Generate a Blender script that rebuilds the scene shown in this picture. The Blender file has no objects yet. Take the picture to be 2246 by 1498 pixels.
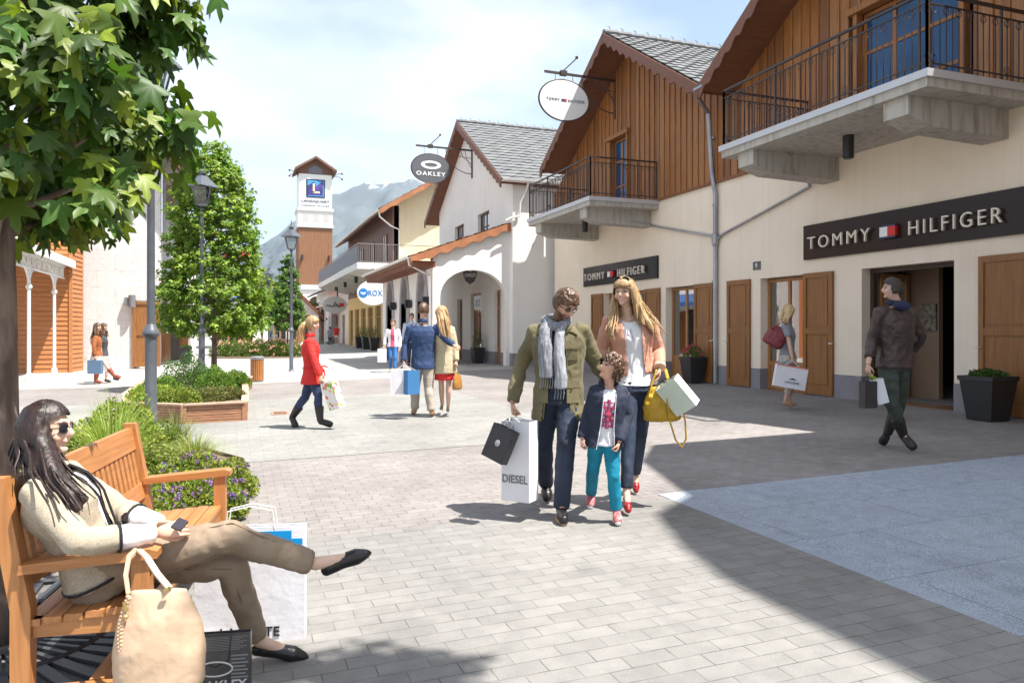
import bpy, math, random
import numpy as np
from mathutils import Vector, Matrix, noise
R = math.radians
random.seed(7); rng = np.random.default_rng(7)
scene = bpy.context.scene
col = scene.collection
# ------------------------------------------------------------ camera, sky, sun, exposure
F = 1624.0; CX = 1123.0; HY = 722.0; EYE = 1.48; YAW = math.atan2(603, 1624)
FW = Vector((math.sin(YAW), math.cos(YAW), 0)); RT = Vector((math.cos(YAW), -math.sin(YAW), 0)); UP = Vector((0, 0, 1))
cam = bpy.data.cameras.new("camera"); co = bpy.data.objects.new("camera", cam); col.objects.link(co)
co.location = (0, 0, EYE); co.rotation_euler = (R(90), 0, -YAW)
cam.sensor_width = 36; cam.lens = 36 * F / 2246; cam.shift_y = -(749 - HY) / 2246
cam.clip_start = 0.1; cam.clip_end = 20000
scene.camera = co
SUN = Vector((.359, -.341, 1)).normalized()
world = bpy.data.worlds.new("World"); scene.world = world; world.use_nodes = True
nt = world.node_tree; nt.nodes.clear()
def wn(t, **k):
    n = nt.nodes.new(t)
    for a, b in k.items(): setattr(n, a, b)
    return n
wo = wn('ShaderNodeOutputWorld'); bg = wn('ShaderNodeBackground'); bg.inputs[1].default_value = 0.10
sk = wn('ShaderNodeTexSky', sky_type='NISHITA', sun_disc=False, sun_elevation=math.asin(SUN.z), sun_rotation=math.atan2(SUN.x, SUN.y))
sk.air_density = 1.0; sk.dust_density = 1.6; sk.ozone_density = 1.2
tc = wn('ShaderNodeTexCoord'); mp = wn('ShaderNodeMapping'); mp.inputs['Scale'].default_value = (1.0, 1.0, 2.6)
nz = wn('ShaderNodeTexNoise'); nz.inputs['Scale'].default_value = 2.2; nz.inputs['Detail'].default_value = 7; nz.inputs['Roughness'].default_value = .52
cr = wn('ShaderNodeValToRGB'); cr.color_ramp.elements[0].position = .40; cr.color_ramp.elements[1].position = .65
cr.color_ramp.elements[0].color = (.12, .12, .12, 1); cr.color_ramp.elements[1].color = (.92, .92, .92, 1)
mx = wn('ShaderNodeMixRGB'); mx.inputs[2].default_value = (5.7, 5.8, 6.0, 1)
L = nt.links.new
L(tc.outputs['Generated'], mp.inputs[0]); L(mp.outputs[0], nz.inputs[0]); L(nz.outputs[0], cr.inputs[0])
L(cr.outputs[0], mx.inputs[0]); L(sk.outputs[0], mx.inputs[1]); L(mx.outputs[0], bg.inputs[0]); L(bg.outputs[0], wo.inputs[0])
sl = bpy.data.lights.new("sun", 'SUN'); sl.energy = 4.9; sl.angle = R(.53); sl.color = (1, .955, .88)
so = bpy.data.objects.new("sun", sl); col.objects.link(so); so.rotation_euler = SUN.to_track_quat('Z', 'Y').to_euler(); so.location = (0, 0, 40)
vs = scene.view_settings; vs.view_transform = 'Standard'; vs.look = 'None'; vs.exposure = 1.24; vs.gamma = 1
# ------------------------------------------------------------ measuring helpers
def gz(x): return .0164 * min(max(x, 0), 12)
def ray(px, py): return FW + RT * ((px - CX) / F) + UP * ((HY - py) / F)
def P(px, py, d): return Vector((0, 0, EYE)) + ray(px, py) * d
def gnd(px, py):
    z = 0; r = ray(px, py)
    for i in range(12): t = (z - EYE) / r.z; z = gz(r.x * t)
    return Vector((r.x * t, r.y * t, z))
def onX(px, py, X): r = ray(px, py); t = X / r.x; return Vector((X, r.y * t, EYE + r.z * t))
def onY(px, py, Y): r = ray(px, py); t = Y / r.y; return Vector((r.x * t, Y, EYE + r.z * t))
# ------------------------------------------------------------ mesh helpers
class MB:
    def __init__(s): s.v = []; s.f = []; s.mi = []; s.m = 0
    def add(s, vs, fs):
        b = len(s.v); s.v += [tuple(p) for p in vs]; s.f += [tuple(i + b for i in f) for f in fs]; s.mi += [s.m] * len(fs); return s
    def hexa(s, p): return s.add(p, [(0, 3, 2, 1), (4, 5, 6, 7), (0, 1, 5, 4), (1, 2, 6, 5), (2, 3, 7, 6), (3, 0, 4, 7)])
    def box(s, x0, x1, y0, y1, z0, z1): return s.hexa([(x0, y0, z0), (x1, y0, z0), (x1, y1, z0), (x0, y1, z0), (x0, y0, z1), (x1, y0, z1), (x1, y1, z1), (x0, y1, z1)])
    def bar(s, a, b, w, h, up=UP):      # rectangular bar a->b, w across, h along up
        a = Vector(a); b = Vector(b); d = (b - a).normalized(); sx = d.cross(up)
        sx = (sx.normalized() if sx.length > 1e-4 else RT) * (w / 2); uz = sx.cross(d).normalized() * (h / 2)
        return s.hexa([a - sx - uz, a + sx - uz, b + sx - uz, b - sx - uz, a - sx + uz, a + sx + uz, b + sx + uz, b - sx + uz])
    def tube(s, pts, rad, n=8, cap=True, flat=1.0, ref=None):
        pts = [Vector(p) for p in pts]; m = len(pts)
        if not hasattr(rad, '__len__'): rad = [rad] * m
        vs = []; px = None
        for i, p in enumerate(pts):
            t = (pts[min(i + 1, m - 1)] - pts[max(i - 1, 0)]).normalized()
            if px is None: px = (ref or (UP if abs(t.z) < .9 else RT)).copy()
            px = (px - t * px.dot(t)).normalized(); py = t.cross(px)
            for k in range(n):
                a = 2 * math.pi * k / n; vs.append(p + px * (math.cos(a) * rad[i] * flat) + py * (math.sin(a) * rad[i]))
        fs = [(i * n + k, i * n + (k + 1) % n, (i + 1) * n + (k + 1) % n, (i + 1) * n + k) for i in range(m - 1) for k in range(n)]
        if cap: fs += [tuple(range(n))[::-1], tuple((m - 1) * n + k for k in range(n))]
        return s.add(vs, fs)
    def ell(s, c, r, n=12, M=None):
        c = Vector(c); vs = []; m = n // 2 + 1
        if not hasattr(r, '__len__'): r = (r, r, r)
        for i in range(1, m):
            t = math.pi * i / m
            for k in range(n):
                a = 2 * math.pi * k / n; q = Vector((r[0] * math.sin(t) * math.cos(a), r[1] * math.sin(t) * math.sin(a), r[2] * math.cos(t)))
                vs.append(c + (M @ q if M else q))
        q = Vector((0, 0, r[2])); vs += [c + (M @ q if M else q), c - (M @ q if M else q)]; T = len(vs) - 2
        fs = [(i * n + k, (i + 1) * n + k, (i + 1) * n + (k + 1) % n, i * n + (k + 1) % n) for i in range(m - 2) for k in range(n)]
        fs += [(T, k, (k + 1) % n) for k in range(n)] + [(T + 1, (m - 2) * n + (k + 1) % n, (m - 2) * n + k) for k in range(n)]
        return s.add(vs, fs)
    def lathe(s, c, prof, n=16):        # prof = (radius, z) pairs round a vertical axis
        c = Vector(c); vs = [c + Vector((r * math.cos(2 * math.pi * k / n), r * math.sin(2 * math.pi * k / n), z)) for r, z in prof for k in range(n)]
        m = len(prof); fs = [(i * n + k, i * n + (k + 1) % n, (i + 1) * n + (k + 1) % n, (i + 1) * n + k) for i in range(m - 1) for k in range(n)]
        return s.add(vs, fs + [tuple(range(n))[::-1], tuple((m - 1) * n + k for k in range(n))])
    def prism(s, poly, ext):
        ext = Vector(ext); n = len(poly); p = [Vector(q) for q in poly]
        return s.add(p + [q + ext for q in p], [tuple(range(n))[::-1], tuple(range(n, 2 * n))] + [(k, (k + 1) % n, (k + 1) % n + n, k + n) for k in range(n)])
    def build(s, name, mat, parent=None, smooth=False, fix=True):
        me = bpy.data.meshes.new(name); org = wloc(parent)
        me.from_pydata([(a - org.x, b - org.y, c - org.z) for a, b, c in s.v], [], s.f)
        for m in (mat if isinstance(mat, (list, tuple)) else [mat]): me.materials.append(m)
        if isinstance(mat, (list, tuple)): me.polygons.foreach_set('material_index', s.mi)
        if smooth: me.polygons.foreach_set('use_smooth', [True] * len(me.polygons))
        me.update(); o = bpy.data.objects.new(name, me); col.objects.link(o); o.parent = parent
        if smooth and smooth != 2:
            try: me.set_sharp_from_angle(angle=R(40))
            except Exception: pass
        return o
def wloc(o):
    v = Vector((0, 0, 0))
    while o is not None: v = v + o.location; o = o.parent
    return v
def tag(o, label=None, cat=None, group=None, kind=None):
    if label: o['label'] = label
    if cat: o['category'] = cat
    if group: o['group'] = group
    if kind: o['kind'] = kind
    return o
def thing(name, label, cat, loc=(0, 0, 0), group=None):
    o = bpy.data.objects.new(name, None); col.objects.link(o); o.location = loc; o.empty_display_size = .2
    return tag(o, label, cat, group)
def copy_tree(o, parent=None):
    c = o.copy(); col.objects.link(c); c.parent = parent
    for ch in list(o.children): copy_tree(ch, c)
    return c
def np_mesh(name, V, Fq, mat, parent=None, cols=None, smooth=False):
    """V (n,3), Fq (m,k) -> mesh object, optional per-vertex colour"""
    V = np.asarray(V, dtype=np.float64); Fq = np.asarray(Fq, dtype=np.int32); org = wloc(parent); V = V - np.array(org)
    me = bpy.data.meshes.new(name); n, k = Fq.shape
    me.vertices.add(len(V)); me.vertices.foreach_set('co', V.ravel()); me.loops.add(n * k); me.loops.foreach_set('vertex_index', Fq.ravel())
    me.polygons.add(n); me.polygons.foreach_set('loop_start', np.arange(0, n * k, k, dtype=np.int32))
    me.materials.append(mat)
    if cols is not None:
        a = me.color_attributes.new('Col', 'FLOAT_COLOR', 'POINT'); c = np.ones((len(V), 4)); c[:, :3] = cols; a.data.foreach_set('color', c.ravel())
    me.polygons.foreach_set('use_smooth', [smooth] * n)
    me.update(calc_edges=True); me.validate()
    o = bpy.data.objects.new(name, me); col.objects.link(o); o.parent = parent; return o
# ------------------------------------------------------------ materials
def lin(c): return tuple((x / 12.92 if x <= .04045 else ((x + .055) / 1.055) ** 2.4) for x in c)
def hx(h): return lin(tuple(int(h[i:i + 2], 16) / 255 for i in (0, 2, 4)))
_mats = {}
def mat(name, c, rough=.7, c2=None, scale=5.0, stretch=(1, 1, 1), bump=0, bscale=None, metal=0, spec=.5, mixr=(.35, .65), detail=4, attr=False, trans=0, sheen=0, coat=0):
    if name in _mats: return _mats[name]
    m = bpy.data.materials.new(name); m.use_nodes = True; t = m.node_tree; b = t.nodes['Principled BSDF']
    b.inputs['Roughness'].default_value = rough; b.inputs['Metallic'].default_value = metal; b.inputs['Specular IOR Level'].default_value = spec
    b.inputs['Base Color'].default_value = (*c, 1)
    if sheen: b.inputs['Sheen Weight'].default_value = sheen
    if coat: b.inputs['Coat Weight'].default_value = coat
    def N(ty): return t.nodes.new(ty)
    if c2 or bump:
        tx = N('ShaderNodeTexCoord'); mp = N('ShaderNodeMapping'); mp.inputs['Scale'].default_value = stretch
        t.links.new(tx.outputs['Object'], mp.inputs[0])
    src = None
    if c2:
        n = N('ShaderNodeTexNoise'); n.inputs['Scale'].default_value = scale; n.inputs['Detail'].default_value = detail
        t.links.new(mp.outputs[0], n.inputs[0]); r = N('ShaderNodeMapRange'); r.inputs[1].default_value = mixr[0]; r.inputs[2].default_value = mixr[1]
        t.links.new(n.outputs[0], r.inputs[0]); x = N('ShaderNodeMixRGB'); x.inputs[1].default_value = (*c, 1); x.inputs[2].default_value = (*c2, 1)
        t.links.new(r.outputs[0], x.inputs[0]); src = x.outputs[0]
    if attr:
        a = N('ShaderNodeAttribute'); a.attribute_name = 'Col'
        if src:
            x = N('ShaderNodeMixRGB'); x.blend_type = 'MULTIPLY'; x.inputs[0].default_value = 1; t.links.new(src, x.inputs[1]); t.links.new(a.outputs[0], x.inputs[2]); src = x.outputs[0]
        else: src = a.outputs[0]
    if src: t.links.new(src, b.inputs['Base Color'])
    if bump:
        n2 = N('ShaderNodeTexNoise'); n2.inputs['Scale'].default_value = bscale or scale; n2.inputs['Detail'].default_value = 5
        t.links.new(mp.outputs[0], n2.inputs[0]); bp = N('ShaderNodeBump'); bp.inputs['Strength'].default_value = 1; bp.inputs['Distance'].default_value = bump
        t.links.new(n2.outputs[0], bp.inputs['Height']); t.links.new(bp.outputs[0], b.inputs['Normal'])
    if trans:
        tr = N('ShaderNodeBsdfTranslucent'); ad = N('ShaderNodeMixShader'); ad.inputs[0].default_value = trans
        if src:
            g = N('ShaderNodeMixRGB'); g.blend_type = 'MULTIPLY'; g.inputs[0].default_value = 1; g.inputs[2].default_value = (1.5, 1.7, .5, 1)
            t.links.new(src, g.inputs[1]); t.links.new(g.outputs[0], tr.inputs[0])
        t.links.new(b.outputs[0], ad.inputs[1]); t.links.new(tr.outputs[0], ad.inputs[2]); t.links.new(ad.outputs[0], t.nodes['Material Output'].inputs[0])
    _mats[name] = m; return m
def paving(name, ca, cb, mortar, bw, rh, ms, rot=0, speck=.25, spk=260, big=(.85, 1.12), bumpd=.004):
    m = bpy.data.materials.new(name); m.use_nodes = True; t = m.node_tree; b = t.nodes['Principled BSDF']; b.inputs['Roughness'].default_value = .8
    b.inputs['Specular IOR Level'].default_value = .3
    N = t.nodes.new; K = t.links.new
    tx = N('ShaderNodeTexCoord'); mp = N('ShaderNodeMapping'); mp.inputs['Rotation'].default_value = (0, 0, rot); K(tx.outputs['Object'], mp.inputs[0])
    w = N('ShaderNodeTexNoise'); w.inputs['Scale'].default_value = 3; wa = N('ShaderNodeVectorMath'); wa.operation = 'SCALE'; wa.inputs['Scale'].default_value = .012
    K(mp.outputs[0], w.inputs[0]); K(w.outputs['Color'], wa.inputs[0]); ad = N('ShaderNodeVectorMath'); ad.operation = 'ADD'; K(mp.outputs[0], ad.inputs[0]); K(wa.outputs[0], ad.inputs[1])
    br = N('ShaderNodeTexBrick'); br.inputs['Scale'].default_value = 1; br.inputs['Brick Width'].default_value = bw; br.inputs['Row Height'].default_value = rh
    br.inputs['Mortar Size'].default_value = ms; br.inputs['Mortar Smooth'].default_value = .3; br.inputs['Bias'].default_value = 0
    br.inputs['Color1'].default_value = (*ca, 1); br.inputs['Color2'].default_value = (*cb, 1); br.inputs['Mortar'].default_value = (*ca, 1)
    K(ad.outputs[0], br.inputs[0])
    def mul(a, lo, hi, sc, det=4, fl=(.3, .7)):
        n = N('ShaderNodeTexNoise'); n.inputs['Scale'].default_value = sc; n.inputs['Detail'].default_value = det; K(tx.outputs['Object'], n.inputs[0])
        r = N('ShaderNodeMapRange'); r.inputs[1].default_value = fl[0]; r.inputs[2].default_value = fl[1]; r.inputs[3].default_value = lo; r.inputs[4].default_value = hi; K(n.outputs[0], r.inputs[0])
        x = N('ShaderNodeVectorMath'); x.operation = 'SCALE'; K(a, x.inputs[0]); K(r.outputs[0], x.inputs['Scale']); return x.outputs[0]
    jn = N('ShaderNodeTexNoise'); jn.inputs['Scale'].default_value = 6; jn.inputs['Detail'].default_value = 3; K(tx.outputs['Object'], jn.inputs[0])
    jr = N('ShaderNodeMapRange'); jr.inputs[1].default_value = .42; jr.inputs[2].default_value = .62; jr.inputs[3].default_value = .35; jr.inputs[4].default_value = 1.0; K(jn.outputs[0], jr.inputs[0])
    jm = N('ShaderNodeMath'); jm.operation = 'MULTIPLY'; K(br.outputs['Fac'], jm.inputs[0]); K(jr.outputs[0], jm.inputs[1])
    jx = N('ShaderNodeMixRGB'); jx.inputs[2].default_value = (*mortar, 1); K(jm.outputs[0], jx.inputs[0]); K(br.outputs[0], jx.inputs[1])
    c = mul(jx.outputs[0], 1 - speck, 1 + speck, spk, 2); c = mul(c, big[0], big[1], .7, 6); c = mul(c, .90, 1.06, 9, 3); c = mul(c, .80, 1.02, 2.1, 8, (.25, .42))
    K(c, b.inputs['Base Color'])
    inv = N('ShaderNodeMath'); inv.operation = 'SUBTRACT'; inv.inputs[0].default_value = 1; K(br.outputs['Fac'], inv.inputs[1])
    n = N('ShaderNodeTexNoise'); n.inputs['Scale'].default_value = 120; K(tx.outputs['Object'], n.inputs[0])
    h = N('ShaderNodeMath'); h.operation = 'MULTIPLY_ADD'; h.inputs[1].default_value = .35; K(n.outputs[0], h.inputs[0]); K(inv.outputs[0], h.inputs[2])
    bp = N('ShaderNodeBump'); bp.inputs['Distance'].default_value = bumpd; bp.inputs['Strength'].default_value = .8; K(h.outputs[0], bp.inputs['Height']); K(bp.outputs[0], b.inputs['Normal'])
    return m
def glass(name='glass', tint=(.75, .82, .85), refl=.3):
    if name in _mats: return _mats[name]
    m = bpy.data.materials.new(name); m.use_nodes = True; t = m.node_tree; t.nodes.clear(); N = t.nodes.new; K = t.links.new
    o = N('ShaderNodeOutputMaterial'); tr = N('ShaderNodeBsdfTransparent'); tr.inputs[0].default_value = (*tint, 1)
    g = N('ShaderNodeBsdfGlossy'); g.inputs['Roughness'].default_value = .01; f = N('ShaderNodeFresnel'); f.inputs[0].default_value = 1.5
    a = N('ShaderNodeMath'); a.operation = 'ADD'; a.inputs[1].default_value = refl; a.use_clamp = True; K(f.outputs[0], a.inputs[0])
    x = N('ShaderNodeMixShader'); K(a.outputs[0], x.inputs[0]); K(tr.outputs[0], x.inputs[1]); K(g.outputs[0], x.inputs[2]); K(x.outputs[0], o.inputs[0])
    _mats[name] = m; return m
PLASTER = mat('cream_plaster', (.86, .735, .60), .9, c2=(.80, .68, .55), scale=1.3, bump=.004, bscale=60, mixr=(.3, .75))
WHITEP = mat('white_plaster', (.84, .80, .755), .9, c2=(.79, .75, .71), scale=1.1, bump=.004, bscale=60, mixr=(.3, .75))
YELP = mat('yellow_plaster', (.72, .52, .22), .9, c2=(.66, .47, .2), scale=1.5, bump=.003, bscale=50)
CREAM2 = mat('pale_yellow_plaster', (.76, .64, .42), .9, c2=(.72, .60, .40), scale=1.5, bump=.003, bscale=50)
def streaks(m, k=.06):
    t = m.node_tree; b = t.nodes['Principled BSDF']; src = b.inputs['Base Color'].links[0].from_socket; N = t.nodes.new; tx = N('ShaderNodeTexCoord'); mp = N('ShaderNodeMapping'); mp.inputs['Scale'].default_value = (3.2, 3.2, .16)
    n = N('ShaderNodeTexNoise'); n.inputs['Scale'].default_value = 1.6; n.inputs['Detail'].default_value = 8; n.inputs['Roughness'].default_value = .62; r = N('ShaderNodeMapRange'); r.inputs[1].default_value = .30; r.inputs[2].default_value = .5; r.inputs[3].default_value = 1 - k; r.inputs[4].default_value = 1
    x = N('ShaderNodeVectorMath'); x.operation = 'SCALE'; t.links.new(tx.outputs['Object'], mp.inputs[0]); t.links.new(mp.outputs[0], n.inputs[0]); t.links.new(n.outputs[0], r.inputs[0]); t.links.new(src, x.inputs[0]); t.links.new(r.outputs[0], x.inputs['Scale']); t.links.new(x.outputs[0], b.inputs['Base Color'])
for m_ in (PLASTER, WHITEP, CREAM2): streaks(m_)
PLINTH = mat('grey_plinth', (.27, .25, .27), .9, c2=(.23, .215, .23), scale=3, bump=.003, bscale=60)
def woodmat(name, a, b, rough=.55, axis='z', scale=1.0, bump=.002):
    st = {'z': (14, 14, .9), 'y': (14, .9, 14), 'x': (.9, 14, 14)}[axis]
    return mat(name, a, rough, c2=b, scale=scale * 2.2, stretch=st, bump=bump, bscale=scale * 2.5, mixr=(.3, .72), detail=8)
TIMBER = woodmat('timber_cladding_wood', (.36, .138, .031), (.21, .074, .017))
TIMBERB = woodmat('timber_cladding_wood_pale', (.38, .165, .048), (.23, .092, .026)); TIMBERC = woodmat('timber_cladding_wood_dark', (.25, .095, .026), (.15, .055, .016))
ROOFWOOD = woodmat('roof_wood', (.20, .075, .034), (.125, .045, .022), axis='x')
SHUT = woodmat('shutter_wood', (.30, .125, .030), (.19, .074, .018), rough=.45)
FRAMEW = woodmat('window_frame_wood', (.42, .20, .075), (.30, .13, .045), rough=.45)
TEAK = woodmat('bench_teak_lengthwise', (.48, .215, .075), (.33, .135, .044), rough=.42, axis='y', scale=1.5)
TEAKX = woodmat('bench_teak_across', (.48, .215, .075), (.33, .135, .044), rough=.42, axis='x', scale=1.5)
TEAKZ = woodmat('bench_teak_upright', (.48, .215, .075), (.33, .135, .044), rough=.42, axis='z', scale=1.5)
CONC = mat('concrete', (.46, .43, .385), .85, c2=(.25, .225, .20), scale=4, stretch=(2.5, 2.5, .35), bump=.003, bscale=30, mixr=(.48, .78), detail=7)
TRIM = mat('pale_metal_trim', (.55, .55, .57), .45, metal=.3)
ZINC = mat('zinc', (.42, .42, .44), .38, metal=.75, c2=(.33, .33, .35), scale=3)
WZINC = mat('white_gutter', (.72, .70, .67), .5)
IRON = mat('wrought_iron', (.065, .048, .045), .45, metal=.4)
BLACK = mat('black_paint', (.018, .017, .018), .4)
POLE = mat('pole_grey_paint', (.095, .105, .125), .4, metal=.2, c2=(.12, .13, .15), scale=6)
GLASS = glass('glass', (.62, .66, .66), .38); DGLASS = glass('dark_glass', (.16, .19, .2), .35)
LEADG = mat('letter_metal', (.80, .72, .62), .5)
SIGNBR = mat('sign_dark_brown', (.026, .011, .008), .28, spec=.3)
SIGNBK = mat('sign_black', (.010, .009, .011), .28, spec=.3)
WHITE = mat('white_paint', (.8, .8, .8), .5); RED = mat('red_paint', (.62, .02, .02), .45); NAVY = mat('navy_paint', (.02, .03, .09), .5)
WSIGN = mat('sign_white_face', (.82, .82, .80), .35); GREYSIGN = mat('sign_grey_face', (.11, .11, .125), .4); BLUE = mat('sign_blue', (.02, .19, .5), .5)
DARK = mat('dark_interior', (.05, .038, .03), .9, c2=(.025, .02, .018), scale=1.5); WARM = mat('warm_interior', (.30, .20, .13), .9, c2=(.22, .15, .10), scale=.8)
BRASS = mat('brass', (.55, .42, .18), .3, metal=.9); WSTEEL = mat('white_steel', (.66, .65, .62), .5)
BRICKR = woodmat('rafter_red_brown', (.26, .085, .04), (.18, .055, .026), axis='x')
STONEW = paving('white_stone_cladding', (.60, .585, .575), (.575, .56, .55), (.46, .445, .43), 1.2, .6, .008, speck=.03, bumpd=.006, big=(.94, 1.04))
# stone cladding is on vertical walls: turn the pattern upright
mpn = [n for n in STONEW.node_tree.nodes if n.type == 'MAPPING'][0]; mpn.inputs['Rotation'].default_value = (R(90), 0, 0)
def tilemat(name, a, b):
    m = mat(name, a, .75, c2=b, scale=2.5, bump=.002, bscale=30, mixr=(.35, .7)); return m
TILE = tilemat('grey_roof_tile', (.16, .163, .165), (.105, .11, .115)); TILEBR = tilemat('brown_roof_tile', (.30, .15, .095), (.21, .105, .07)); TILEDK = tilemat('dark_roof_tile', (.11, .07, .06), (.08, .05, .045))
# ------------------------------------------------------------ text
def text_geo(s, width=None, height=None, depth=.01, space=1.0, off=0.0):
    c = bpy.data.curves.new('t', 'FONT'); c.body = s; c.align_x = 'CENTER'; c.align_y = 'CENTER'; c.extrude = .5; c.space_character = space; c.offset = off; c.resolution_u = 3
    o = bpy.data.objects.new('t', c); col.objects.link(o); dg = bpy.context.evaluated_depsgraph_get(); me = bpy.data.meshes.new_from_object(o.evaluated_get(dg))
    V = np.array([v.co[:] for v in me.vertices]); fs = [tuple(p.vertices) for p in me.polygons]
    bpy.data.objects.remove(o); bpy.data.curves.remove(c); bpy.data.meshes.remove(me)
    lo = V.min(0); hi = V.max(0); V = V - (lo + hi) / 2
    sy = (height / (hi - lo)[1]) if height else width / (hi - lo)[0]; sx = width / (hi - lo)[0] if width else sy
    return V * np.array([sx, sy, depth]), fs
def add_text(mb, s, c, ux, uy, width=None, height=None, depth=.01, space=1.0, off=0.0):
    V, fs = text_geo(s, width, height, depth, space, off); c = Vector(c); ux = Vector(ux).normalized(); uy = Vector(uy).normalized(); un = ux.cross(uy)
    return mb.add([c + ux * x + uy * y + un * z for x, y, z in V], fs)
# ------------------------------------------------------------ building helpers
def wall(mb, ax, c0, c1, us, iv):
    """wall between planes c0,c1 on axis ax ('x' or 'y'); us = breakpoints; iv(um) -> list of (lo(u), hi(u))"""
    us = sorted(set(round(u, 4) for u in us))
    def q(c, u, z): return (c, u, z) if ax == 'x' else (u, c, z)
    for a, b in zip(us[:-1], us[1:]):
        for lo, hi in iv((a + b) / 2):
            la = lo(a) if callable(lo) else lo; lb = lo(b) if callable(lo) else lo; ha = hi(a) if callable(hi) else hi; hb = hi(b) if callable(hi) else hi
            if ha <= la + 1e-4 and hb <= lb + 1e-4: continue
            mb.hexa([q(c0, a, la), q(c1, a, la), q(c1, b, lb), q(c0, b, lb), q(c0, a, ha), q(c1, a, ha), q(c1, b, hb), q(c0, b, hb)])
    return mb
def holes_iv(holes, bot, top):
    def iv(u):
        hs = sorted([h for h in holes if h[0] < u < h[1]], key=lambda h: h[2] if not callable(h[2]) else 0); out = []; z = bot
        for h in hs: out.append((z, h[2])); z = h[3]
        return out + [(z, top)]
    return iv
def tile_roof(mb, o, u, v, lu, lv, tw=.30, tl=.33, amp=.022, step=.03):
    """tile sheet: o corner at the eave, u along the eave, v up the slope (unit vectors)"""
    o = Vector(o); u = Vector(u).normalized(); v = Vector(v).normalized(); n = u.cross(v); n = n if n.z > 0 else -n
    nu = int(lu / tw) * 4 + 1; nr = max(1, int(lv / tl)); tl = lv / nr; vs = []; fs = []
    for r in range(nr):
        for e in (0, 1):
            for i in range(nu):
                a = lu * i / (nu - 1); w = amp * (.5 + .5 * math.cos(2 * math.pi * a / tw)) ** 1.5
                vs.append(o + u * a + v * (tl * (r + (1.02 if e else -.04))) + n * (w + (step if e == 0 else 0) + .004 * math.sin(r * 3.1 + i * .7)))
    for r in range(nr):
        b = r * 2 * nu
        for i in range(nu - 1):
            fs.append((b + i, b + i + 1, b + nu + i + 1, b + nu + i))
            if r < nr - 1: fs.append((b + nu + i, b + nu + i + 1, b + 2 * nu + i + 1, b + 2 * nu + i))
            if r == 0: pass
    # front lip of every row
    base = len(vs)
    for r in range(nr):
        for i in range(nu): vs.append(Vector(vs[r * 2 * nu + i]) - n * .028)
        for i in range(nu - 1): fs.append((base + r * nu + i, base + r * nu + i + 1, r * 2 * nu + i + 1, r * 2 * nu + i))
    return mb.add(vs, fs)
def scallop(mb, a, b, h, t, nrm, k=.42, amp=.05):
    """fascia board from a to b (top edge), height h, scalloped lower edge"""
    a = Vector(a); b = Vector(b); n = max(8, int((b - a).length / .07)); L0 = (b - a).length; nrm = Vector(nrm)
    pts = []
    for i in range(n + 1):
        f = i / n; p = a.lerp(b, f); d = h + amp * math.sin(2 * math.pi * f * L0 / k) ; pts.append((p, p - UP * d))
    for (p, q), (p2, q2) in zip(pts[:-1], pts[1:]): mb.hexa([q, q + nrm * t, q2 + nrm * t, q2, p, p + nrm * t, p2 + nrm * t, p2])
    return mb
def gable_roof(par, x0, x1, yc, hw, zr, ze, tile=TILE, wood=ROOFWOOD, th=.16, fascia=True, ridge_hooks=True):
    """roof with its ridge along X, verge at x0"""
    for sgn in (-1, 1):
        a = Vector((x0, yc + sgn * hw, ze)); b = Vector((x0, yc, zr)); v = (b - a).normalized(); n = Vector((0, sgn * v.z, -sgn * v.y)) if False else Vector((1, 0, 0)).cross(v); n = n if n.z > 0 else -n
        mb = MB(); e = Vector((x1 - x0, 0, 0)); mb.hexa([a - n * th, a - n * th + e, b - n * th + e, b - n * th, a, a + e, b + e, b]); r = mb.build('roof', wood, par)
        mt = MB(); tile_roof(mt, a + n * .012 - v * .04, (1, 0, 0), v, x1 - x0, (b - a).length + .04); mt.build('tiles', tile, r)
        if fascia:
            fb = MB(); scallop(fb, a + n * .02 - Vector((.04, 0, 0)), b + n * .02 - Vector((.04, 0, 0)), .30, .04, (1, 0, 0)); fb.build('verge_board', wood, r)
    if ridge_hooks:
        mb = MB(); L1 = x1 - x0
        for i in range(int(L1 / .42)):
            x = x0 + i * .42; mb.tube([(x, yc, zr + .045), (x + .44, yc, zr + .06)], [.085, .1], 8)
            mb.tube([(x + .2, yc, zr + .13), (x + .2, yc, zr + .2), (x + .13, yc, zr + .22)], .012, 5)
        mb.build('ridge_tiles', tile, par)
def shutter(par, X, y0, y1, z0, z1, handle=0, name='shutter', m=None, face=-1):
    f = face; t = .045; mb = MB(); w = .085
    def bx(a, b, c, d, x0, x1): mb.box(min(X + f * x0, X + f * x1), max(X + f * x0, X + f * x1), a, b, c, d)
    bx(y0, y0 + w, z0, z1, 0, t); bx(y1 - w, y1, z0, z1, 0, t); zm = z0 + (z1 - z0) * .52
    for a, b in ((z0, z0 + .16), (zm - .06, zm + .06), (z1 - .1, z1)): bx(y0 + w, y1 - w, a, b, .002, t - .002)
    for a, b in ((z0 + .16, zm - .06), (zm + .06, z1 - .1)):
        bx(y0 + w, y1 - w, a, b, .006, .022); bx(y0 + w + .05, y1 - w - .05, a + .05, b - .05, .022, .034)
    o = mb.build(name, m or SHUT, par)
    if handle:
        h = MB(); yh = y0 + .04 if handle < 0 else y1 - .04; zc = z0 + (z1 - z0) * .42
        h.tube([(X + f * .04, yh, zc), (X + f * .09, yh, zc), (X + f * .09, yh + handle * .09, zc)], .011, 6); h.build('handle', WZINC, o)
    return o
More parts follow.
